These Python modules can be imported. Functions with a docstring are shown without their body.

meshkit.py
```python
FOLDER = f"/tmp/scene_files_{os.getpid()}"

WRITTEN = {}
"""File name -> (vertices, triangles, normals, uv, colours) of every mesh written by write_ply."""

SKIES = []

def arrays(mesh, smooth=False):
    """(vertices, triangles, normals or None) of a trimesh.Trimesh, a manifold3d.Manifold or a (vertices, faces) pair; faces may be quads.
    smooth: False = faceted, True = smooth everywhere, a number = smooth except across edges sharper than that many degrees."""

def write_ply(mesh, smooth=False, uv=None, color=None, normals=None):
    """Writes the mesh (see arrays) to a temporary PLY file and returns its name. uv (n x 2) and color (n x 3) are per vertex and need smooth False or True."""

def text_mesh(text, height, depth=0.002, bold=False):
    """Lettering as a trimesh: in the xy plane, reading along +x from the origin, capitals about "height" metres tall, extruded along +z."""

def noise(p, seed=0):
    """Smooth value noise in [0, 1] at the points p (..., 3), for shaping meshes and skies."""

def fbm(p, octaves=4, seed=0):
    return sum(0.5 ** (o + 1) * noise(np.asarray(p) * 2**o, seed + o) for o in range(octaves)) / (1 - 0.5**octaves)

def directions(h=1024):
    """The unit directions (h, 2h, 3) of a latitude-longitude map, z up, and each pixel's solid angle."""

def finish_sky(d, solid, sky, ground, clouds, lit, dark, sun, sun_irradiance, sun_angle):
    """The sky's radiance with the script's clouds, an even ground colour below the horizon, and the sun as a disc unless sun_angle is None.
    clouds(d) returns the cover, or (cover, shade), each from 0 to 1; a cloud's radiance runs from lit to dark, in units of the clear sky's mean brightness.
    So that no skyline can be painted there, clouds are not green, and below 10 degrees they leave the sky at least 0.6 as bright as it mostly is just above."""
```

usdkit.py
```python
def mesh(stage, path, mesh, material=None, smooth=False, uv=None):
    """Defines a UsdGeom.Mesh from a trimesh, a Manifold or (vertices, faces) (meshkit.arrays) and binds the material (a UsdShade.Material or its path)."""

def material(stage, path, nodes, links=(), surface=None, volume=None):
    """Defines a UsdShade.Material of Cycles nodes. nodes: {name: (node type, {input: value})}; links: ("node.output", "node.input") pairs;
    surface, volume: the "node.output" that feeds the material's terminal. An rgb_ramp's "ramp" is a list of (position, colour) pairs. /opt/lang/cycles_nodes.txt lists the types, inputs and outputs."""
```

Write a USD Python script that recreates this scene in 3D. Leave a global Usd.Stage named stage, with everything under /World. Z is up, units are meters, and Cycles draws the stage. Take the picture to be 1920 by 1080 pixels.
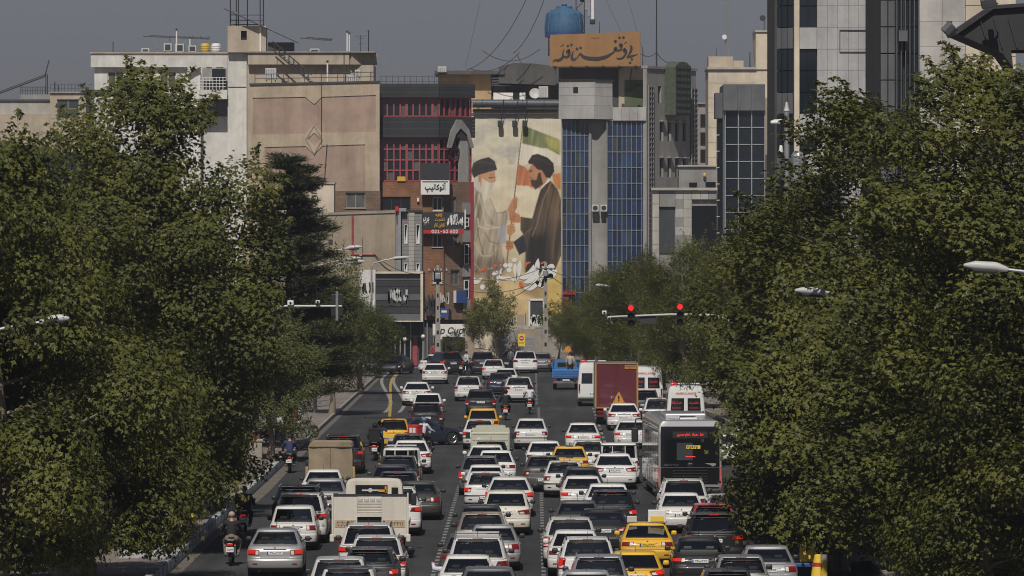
import math, random, re, sys, time
import numpy as np, trimesh, usdkit, meshkit
import manifold3d as m3
from shapely.geometry import Polygon, LineString, Point, box as sbox
from shapely.ops import unary_union
from pxr import Usd, UsdGeom, UsdLux, UsdShade, Gf, Sdf, Vt
T0 = time.time()
random.seed(7)
RNG = np.random.default_rng(7)
stage = Usd.Stage.CreateInMemory()
UsdGeom.SetStageUpAxis(stage, UsdGeom.Tokens.z)
UsdGeom.SetStageMetersPerUnit(stage, 1.0)
UsdGeom.Xform.Define(stage, '/World')

# ---------------------------------------------------------------- camera, sky, sun
FPX, HC, UVP, VVP = 10667.0,10.6,1000.0,435.0      # a 200 mm lens on a footbridge 10.6 m above the road
cam = UsdGeom.Camera.Define(stage, '/World/camera')
cam.AddTranslateOp().Set((0,0, HC)); cam.AddRotateXOp().Set(90.0)
cam.CreateHorizontalApertureAttr(36.0); cam.CreateVerticalApertureAttr(20.25)
cam.CreateFocalLengthAttr(200.0)
cam.CreateHorizontalApertureOffsetAttr((960 - UVP) * 36 / 1920); cam.CreateVerticalApertureOffsetAttr((VVP - 540) * 36 / 1920)
cam.CreateClippingRangeAttr((1.0,6000.0))
cam.CreateFStopAttr(8.0); cam.CreateFocusDistanceAttr(290.0)
cam.CreateExposureAttr(-0.5)
SUN_AZ, SUN_EL = math.radians(-8), math.radians(50)   # from behind the camera, a little to its left
sx, sy = math.sin(SUN_AZ) * math.cos(SUN_EL),-math.cos(SUN_AZ) * math.cos(SUN_EL)
SUN = np.array([sx, sy, math.sin(SUN_EL)])
usdkit.material(stage, '/World/Looks/sky', {
    'sky': ('sky_texture', {'sky_type': 'single_scattering', 'sun_disc': False, 'sun_elevation': SUN_EL, 'sun_rotation': math.atan2(SUN[0], SUN[1]), 'air_density': 1.0, 'aerosol_density': 1.0, 'ozone_density': 1.0}),
    'hs': ('hsv', {'saturation': 0.45, 'value': 1.0}), 'mt': ('mix', {'mix_type': 'multiply', 'fac': 1.0, 'color2': (0.73,0.735,0.90)}),
    'bg': ('background_shader', {'strength': 0.05})},
    [('sky.color', 'hs.color'),('hs.color', 'mt.color1'),('mt.color', 'bg.color')], surface='bg.background')
dome = UsdLux.DomeLight.Define(stage, '/World/sky')
UsdShade.MaterialBindingAPI.Apply(dome.GetPrim()).Bind(UsdShade.Material.Get(stage, '/World/Looks/sky'))
dome.GetPrim().SetCustomDataByKey('kind', 'structure')
sun = UsdLux.DistantLight.Define(stage, '/World/sun')
sun.CreateNormalizeAttr(True); sun.CreateIntensityAttr(1.25); sun.CreateAngleAttr(0.53); sun.CreateColorAttr((1.0,0.945,0.86))
zx = SUN; xx = np.cross([0,0,1], zx); xx /= np.linalg.norm(xx); yx = np.cross(zx, xx)
sun.AddTransformOp().Set(Gf.Matrix4d(*xx, 0, *yx, 0, *zx, 0,0,0,200,1))

# ---------------------------------------------------------------- materials
MATS = {}
def mk(name, nodes, links, surface='p.BSDF'):
    if name not in MATS:
        MATS[name] = usdkit.material(stage, '/World/Looks/' + name, nodes, links, surface=surface)
    return name
def plain(name, c, rough=0.6, metal=0.0, coat=0.0, var=0.0, scale=3.0, bump=0.0, emis=None, spec=0.5, space='object'):
    """A principled material whose colour wanders with two octaves of noise (var) and a little relief."""
    n = {'p': ('principled_bsdf', {'base_color': c, 'roughness': rough, 'metallic': metal, 'coat_weight': coat, 'specular_ior_level': spec})}
    l = []
    if emis:
        n['p'][1].update({'emission_color': emis[0], 'emission_strength': emis[1]})
    if var or bump:
        n['tc'] = ('texture_coordinate', {}) if space == 'object' else ('geometry', {})
        src = 'tc.object' if space == 'object' else 'tc.position'
        n['n1'] = ('noise_texture', {'scale': scale, 'detail': 6.0, 'roughness': 0.65})
        l += [(src, 'n1.vector')]
        if var:
            lo = tuple(x * (1 - var) for x in c); hi = tuple(min(x * (1 + var * .6),.9) for x in c)
            n['r'] = ('rgb_ramp', {'ramp': [(0.3, lo),(0.5, c),(0.72, hi)]})
            l += [('n1.fac', 'r.fac'),('r.color', 'p.base_color')]
        if bump:
            n['b'] = ('bump', {'strength': bump, 'distance': 0.02})
            l += [('n1.fac', 'b.height'),('b.normal', 'p.normal')]
    return mk(name, n, l)
def wall_mat(name, c, var=0.24, streak=0.22, rough=0.85, scale=0.6):
    """Weathered facade: blotches plus vertical rain streaks and fine grain."""
    n = {'g': ('geometry', {}), 'mp': ('mapping', {'scale': (0.45,0.45,0.05)}),
         'n1': ('noise_texture', {'scale': scale, 'detail': 7.0, 'roughness': 0.7}), 'n2': ('noise_texture', {'scale': 2.2, 'detail': 4.0, 'roughness': 0.7}),
         'n3': ('noise_texture', {'scale': 14.0, 'detail': 3.0}),
         'r1': ('rgb_ramp', {'ramp': [(0.28, tuple(x * (1 - var) for x in c)),(0.55, c),(0.8, tuple(min(x * (1 + var * .5),.88) for x in c))]}),
         'r2': ('rgb_ramp', {'ramp': [(0.30, tuple([1 - streak] * 3)),(0.62,(1,1,1))]}),
         'm': ('mix', {'mix_type': 'multiply', 'fac': 1.0}),
         'b': ('bump', {'strength': 0.25, 'distance': 0.02}),
         'p': ('principled_bsdf', {'roughness': rough, 'specular_ior_level': 0.3})}
    return mk(name, n, [('g.position', 'n1.vector'),('g.position', 'mp.vector'),('mp.vector', 'n2.vector'),('g.position', 'n3.vector'),('n1.fac', 'r1.fac'),('n2.fac', 'r2.fac'),
                        ('r1.color', 'm.color1'),('r2.color', 'm.color2'),('m.color', 'p.base_color'),('n3.fac', 'b.height'),('b.normal', 'p.normal')])
def paint(name, c, metal=0.0, rough=0.38, dirt=0.25):
    """Car paint under a clear coat, dusty towards the sills."""
    n = {'tc': ('texture_coordinate', {}), 'sep': ('separate_xyz', {}), 'mr': ('map_range', {'from_min': 0.15, 'from_max': 0.75, 'to_min': 1.0, 'to_max': 0.12, 'clamp': True}),
         'n1': ('noise_texture', {'scale': 5.0, 'detail': 5.0, 'roughness': 0.7}), 'mm': ('math', {'math_type': 'multiply'}), 'm2': ('math', {'math_type': 'multiply', 'value2': dirt * 2.2, 'use_clamp': True}),
         'mx': ('mix', {'color1': c, 'color2': (0.20,0.18,0.15)}), 'p': ('principled_bsdf', {'roughness': rough, 'metallic': metal, 'coat_weight': 0.6, 'coat_roughness': 0.04, 'specular_ior_level': 0.4})}
    return mk(name, n, [('tc.object', 'n1.vector'),('tc.object', 'sep.vector'),('sep.z', 'mr.value'),('mr.result', 'mm.value1'),('n1.fac', 'mm.value2'),('mm.value', 'm2.value1'),('m2.value', 'mx.fac'),('mx.color', 'p.base_color')])
def pane_mat(name, tint, rough=0.02, ior=1.52, refl=(0.9,0.93,0.95)):
    return mk(name, {'f': ('fresnel', {'IOR': ior}), 't': ('transparent_bsdf', {'color': tint}), 'g': ('glossy_bsdf', {'color': refl, 'roughness': rough}), 'x': ('mix_closure', {})},
              [('f.fac', 'x.fac'),('t.BSDF', 'x.closure1'),('g.BSDF', 'x.closure2')], surface='x.closure')
def leaf_mat(name, ramp, trans=0.3):
    return mk(name, {'g': ('geometry', {}), 'n': ('noise_texture', {'scale': 0.55, 'detail': 2.0}), 'a': ('math', {'math_type': 'multiply', 'value2': 0.62}), 'b': ('math', {'math_type': 'multiply', 'value2': 0.42}), 's': ('math', {'math_type': 'add', 'use_clamp': True}),
                     'tc': ('texture_coordinate', {}), 'r': ('rgb_ramp', {'ramp': ramp}), 'd': ('principled_bsdf', {'roughness': 0.5, 'specular_ior_level': 0.35}), 't': ('translucent_bsdf', {}), 'x': ('mix_closure', {'fac': trans})},
              [('tc.object', 'n.vector'),('g.random_per_island', 'b.value1'),('n.fac', 'a.value1'),('a.value', 's.value1'),('b.value', 's.value2'),('s.value', 'r.fac'),('r.color', 'd.base_color'),('r.color', 't.color'),('d.BSDF', 'x.closure1'),('t.BSDF', 'x.closure2')], surface='x.closure')

plain('tyre', (0.018,0.018,0.018),0.85); plain('black_plastic', (0.02,0.02,0.021),0.5); plain('dark_trim', (0.035,0.035,0.036),0.6)
plain('rim', (0.42,0.42,0.43),0.35, metal=0.9); plain('chrome', (0.75,0.75,0.76),0.15, metal=1.0)
plain('red_lens', (0.17,0.010,0.010),0.18, coat=0.5); plain('red_lens_lit', (0.5,0.02,0.01),0.2, emis=((1,0.04,0.02),0.30))
plain('clear_lens', (0.62,0.60,0.58),0.15, coat=0.5); plain('amber_lens', (0.55,0.16,0.02),0.2, coat=0.4)
plain('plate_white', (0.72,0.72,0.70),0.5); plain('plate_yellow', (0.75,0.52,0.05),0.5); plain('plate_ink', (0.015,0.015,0.02),0.6); plain('plate_blue', (0.02,0.06,0.30),0.5)
plain('seat_cloth', (0.055,0.052,0.05),0.9); plain('seat_beige', (0.22,0.20,0.17),0.9); plain('cabin_dark', (0.016,0.016,0.017),0.9)
pane_mat('glass_clear', (0.74,0.80,0.79), ior=2.5); pane_mat('glass_tint', (0.20,0.22,0.23), ior=2.1)
plain('skin', (0.36,0.21,0.14),0.55); plain('hair', (0.012,0.010,0.009),0.7); plain('eye', (0.02,0.015,0.012),0.2)
plain('steel', (0.30,0.30,0.31),0.45, metal=0.8, var=0.2); plain('galvanised', (0.33,0.34,0.35),0.5, metal=0.5, var=0.25, scale=6)
plain('white_metal', (0.47,0.47,0.46),0.5, var=0.12); plain('dark_iron', (0.03,0.03,0.032),0.6, var=0.3)

# ---------------------------------------------------------------- mesh helpers: (V, F) pairs
def cat(*ms):
    V, F, n = [], [], 0
    for v, f in ms:
        V.append(np.asarray(v, float)); F.append(np.asarray(f, int) + n); n += len(v)
    return np.vstack(V), np.vstack(F)
BOXF = np.array([[0,2,1], [0,3,2], [4,5,6], [4,6,7], [0,1,5], [0,5,4], [1,2,6], [1,6,5], [2,3,7], [2,7,6], [3,0,4], [3,4,7]])
def bx(x0, x1, y0, y1, z0, z1):
    x0, x1 = min(x0, x1), max(x0, x1); y0, y1 = min(y0, y1), max(y0, y1); z0, z1 = min(z0, z1), max(z0, z1)
    return np.array([[x0, y0, z0], [x1, y0, z0], [x1, y1, z0], [x0, y1, z0], [x0, y0, z1], [x1, y0, z1], [x1, y1, z1], [x0, y1, z1]], float), BOXF
def rbx(x0, x1, y0, y1, z0, z1, r=0.03):
    """A box with rounded edges: the hull of eight small spheres."""
    s = m3.Manifold.sphere(r, 8)
    ps = [s.translate((x, y, z)) for x in (x0 + r, x1 - r) for y in (y0 + r, y1 - r) for z in (z0 + r, z1 - r)]
    m = m3.Manifold.batch_hull(ps).to_mesh()
    return np.array(m.vert_properties[:, :3]), np.array(m.tri_verts)
def tube(pts, rad, n=8, cap=True):
    pts = np.asarray(pts, float); rad = np.broadcast_to(np.asarray(rad, float),(len(pts),))
    V, F = [], []
    d = np.gradient(pts, axis=0); d /= np.maximum(np.linalg.norm(d, axis=1, keepdims=True),1e-9)
    up = np.array([0,0,1.0]) if abs(d[0,2]) < .9 else np.array([1.0,0,0])
    a = np.cross(d[0], up); a /= np.linalg.norm(a)
    th = np.arange(n) / n * 2 * math.pi
    for i, p in enumerate(pts):
        a = a - d[i] * (a @ d[i]); a /= np.linalg.norm(a); b = np.cross(d[i], a)
        V.append(p + rad[i] * (np.cos(th)[:, None] * a + np.sin(th)[:, None] * b))
    V = np.vstack(V)
    for i in range(len(pts) - 1):
        for k in range(n):
            q, w = i * n + k, i * n + (k + 1) % n
            F += [[q, w, w + n], [q, w + n, q + n]]
    if cap:
        c0, c1 = len(V), len(V) + 1
        V = np.vstack([V, pts[0], pts[-1]])
        e = (len(pts) - 1) * n
        for k in range(n):
            F += [[c0,(k + 1) % n, k], [c1, e + k, e + (k + 1) % n]]
    return V, np.array(F)
def rod(p, q, r, n=6): return tube([p, q], r, n)
def lathe(prof, axis='z', n=24, at=(0,0,0)):
    """prof: (radius, height) pairs turned about an axis; open ends are closed by radius 0."""
    th = np.arange(n) / n * 2 * math.pi; V = []
    for r, h in prof:
        V.append(np.stack([r * np.cos(th), r * np.sin(th), np.full(n, h)], 1))
    V = np.vstack(V); F = []
    for i in range(len(prof) - 1):
        for k in range(n):
            q, w = i * n + k, i * n + (k + 1) % n
            F += [[q, w, w + n], [q, w + n, q + n]]
    if axis == 'x': V = V[:, [2,0,1]]
    if axis == 'y': V = V[:, [1,2,0]]
    return V + np.asarray(at, float), np.array(F)
def mv(m, dx=0, dy=0, dz=0): return m[0] + np.array([dx, dy, dz], float), m[1]
def rotz(m, a, c=(0,0,0)):
    c = np.asarray(c, float); R = np.array([[math.cos(a),-math.sin(a),0], [math.sin(a), math.cos(a),0], [0,0,1]])
    return (m[0] - c) @ R.T + c, m[1]
def rotx(m, a, c=(0,0,0)):
    c = np.asarray(c, float); R = np.array([[1,0,0], [0, math.cos(a),-math.sin(a)], [0, math.sin(a), math.cos(a)]])
    return (m[0] - c) @ R.T + c, m[1]
def ext(poly, depth):
    """Extrudes a shapely shape in (x, z) towards -y by depth: the front face lies at y = -depth, the back at 0."""
    ms = []
    for g in getattr(poly, 'geoms', [poly]):
        if g.is_empty or g.area < 1e-7 or g.geom_type != 'Polygon': continue
        e = trimesh.creation.extrude_polygon(g, depth, engine='earcut')
        V = np.array(e.vertices); ms.append((np.stack([V[:, 0], -V[:, 2], V[:, 1]], 1), np.array(e.faces)))
    return cat(*ms)
def stroke(pts, k=1.0):
    """A brush stroke: a shape through (x, y, width) points with widths that swell and taper."""
    P = np.array(pts, float)
    t = np.linspace(0, len(P) - 1,6 * len(P))
    if len(P) > 2:
        from scipy.interpolate import PchipInterpolator
        Q = np.stack([PchipInterpolator(np.arange(len(P)), P[:, i])(t) for i in range(3)], 1)
    else:
        Q = np.stack([np.interp(t, np.arange(len(P)), P[:, i]) for i in range(3)], 1)
    parts = [LineString([a[:2], b[:2]]).buffer(max(.25 * (a[2] + b[2]),.5) * k, 6) for a, b in zip(Q[:-1], Q[1:])]
    return unary_union(parts).simplify(.8)
def ink(name, w=None, h=None):
    """The outline of one of the words in TEXTS, lower left at the origin, scaled to width w or height h."""
    ps = []
    for p in TEXTS[name].split(';'):
        rings = [[tuple(map(float, q.split(','))) for q in r.split()] for r in p.split('|')]
        ps.append(Polygon(rings[0], rings[1:]).buffer(0))
    g = unary_union(ps); x0, y0, x1, y1 = g.bounds
    sx = (w / (x1 - x0)) if w else h / (y1 - y0); sz = (h / (y1 - y0)) if h else sx
    from shapely import affinity
    return affinity.affine_transform(g, [sx, 0,0, sz, -x0 * sx, -y0 * sz])
def latin(text, h, bold=False):
    m = meshkit.text_mesh(text, h, 0.01, bold); V = np.array(m.vertices)
    return np.stack([V[:, 0], -V[:, 2], V[:, 1]], 1), np.array(m.faces)

# ---------------------------------------------------------------- prims
USED = {}
def fresh(parent, name):
    k = (parent, name); n = USED.get(k, -1) + 1; USED[k] = n
    return f'{parent}/{name}' + (f'_{n:03d}' if n else '')
GROUPS = dict(saloon_car='cars queueing on the road', hatchback='cars queueing on the road', sport_utility='cars queueing on the road', pickup='cars queueing on the road', ambulance='ambulances in the traffic', motorcycle='motorcycles on the road and kerb', person='people in the street', plane_tree='plane trees along the street', street_tree='smaller street trees', street_lamp='street lamps', globe_lamp='globe lamps by the shop', air_conditioner='air coolers on the roofs', roof_cooler='air coolers on the roofs', roof_pipe='pipes and rods on the roofs', roof_mast='thin roof masts', roof_aerial='thin roof masts', overhead_wire='overhead wires', utility_pole='concrete poles', shop_sign='signs on the corner building', blue_sign='signs on the corner building', traffic_light='traffic lights', road_camera='road cameras', water_tank='water tanks on the roof', dumpster='grey street bins', stone_post='stone posts on the left pavement', delivery_box='boxes on motorcycles', signal_mast='signal masts', roof_rack='steel racks on the roofs')
def tag(prim, label=None, cat=None, group=None, kind=None):
    if label and cat and not group: group = GROUPS.get(re.sub('_[0-9]{3}$', '', prim.GetName()))
    for k, v in (('label', label),('category', cat),('group', group),('kind', kind)):
        if v: prim.SetCustomDataByKey(k, v)
    return prim
class Thing:
    """A top-level Xform (or class prim) at the thing's base; part() adds meshes given in world or local coordinates."""
    def __init__(s, name, label=None, cat=None, group=None, base=(0,0,0), rot=0.0, local=False, proto=None, kind=None):
        s.base = np.array(base, float); s.local = local
        if proto:
            s.path = proto; s.prim = stage.CreateClassPrim(proto); s.local = True; s.prim.SetTypeName('Xform')
        else:
            s.path = fresh('/World', name); x = UsdGeom.Xform.Define(stage, s.path); s.prim = x.GetPrim()
            x.AddTranslateOp().Set(tuple(map(float, base)))
            if rot: x.AddRotateZOp().Set(math.degrees(rot))
            tag(s.prim, label, cat, group, kind)
    def part(s, name, m, mat, parent=None, smooth=False, label=None, kind=None):
        p = fresh(parent or s.path, name)
        v, f = m[0], m[1]
        if not s.local: v = np.asarray(v, float) - s.base
        g = usdkit.mesh(stage, p, (v, f), MATS[mat], smooth)
        tag(g.GetPrim(), label, None, None, kind)
        return p
def single(name, m, mat, label=None, cat=None, group=None, kind=None, smooth=False):
    p = fresh('/World', name); g = usdkit.mesh(stage, p, m, MATS[mat], smooth); tag(g.GetPrim(), label, cat, group, kind); return g
def ref(name, proto, label, cat, loc, rot=0.0, scale=None, group=None):
    p = fresh('/World', name); x = UsdGeom.Xform.Define(stage, p)
    x.AddTranslateOp().Set(tuple(map(float, loc)))
    if rot: x.AddRotateZOp().Set(math.degrees(rot))
    if scale is not None: x.AddScaleOp().Set(tuple(map(float, np.broadcast_to(scale, 3))))
    q = x.GetPrim(); tag(q, label, cat, group); q.GetReferences().AddInternalReference(proto); q.SetInstanceable(True)
    return q
stage.CreateClassPrim('/World/kinds')
def PX(u, Y): return (u - UVP) * Y / FPX
def PZ(v, Y): return HC - (v - VVP) * Y / FPX
def GY(v): return FPX * HC / (v - VVP)                                # depth of a point on the road

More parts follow.
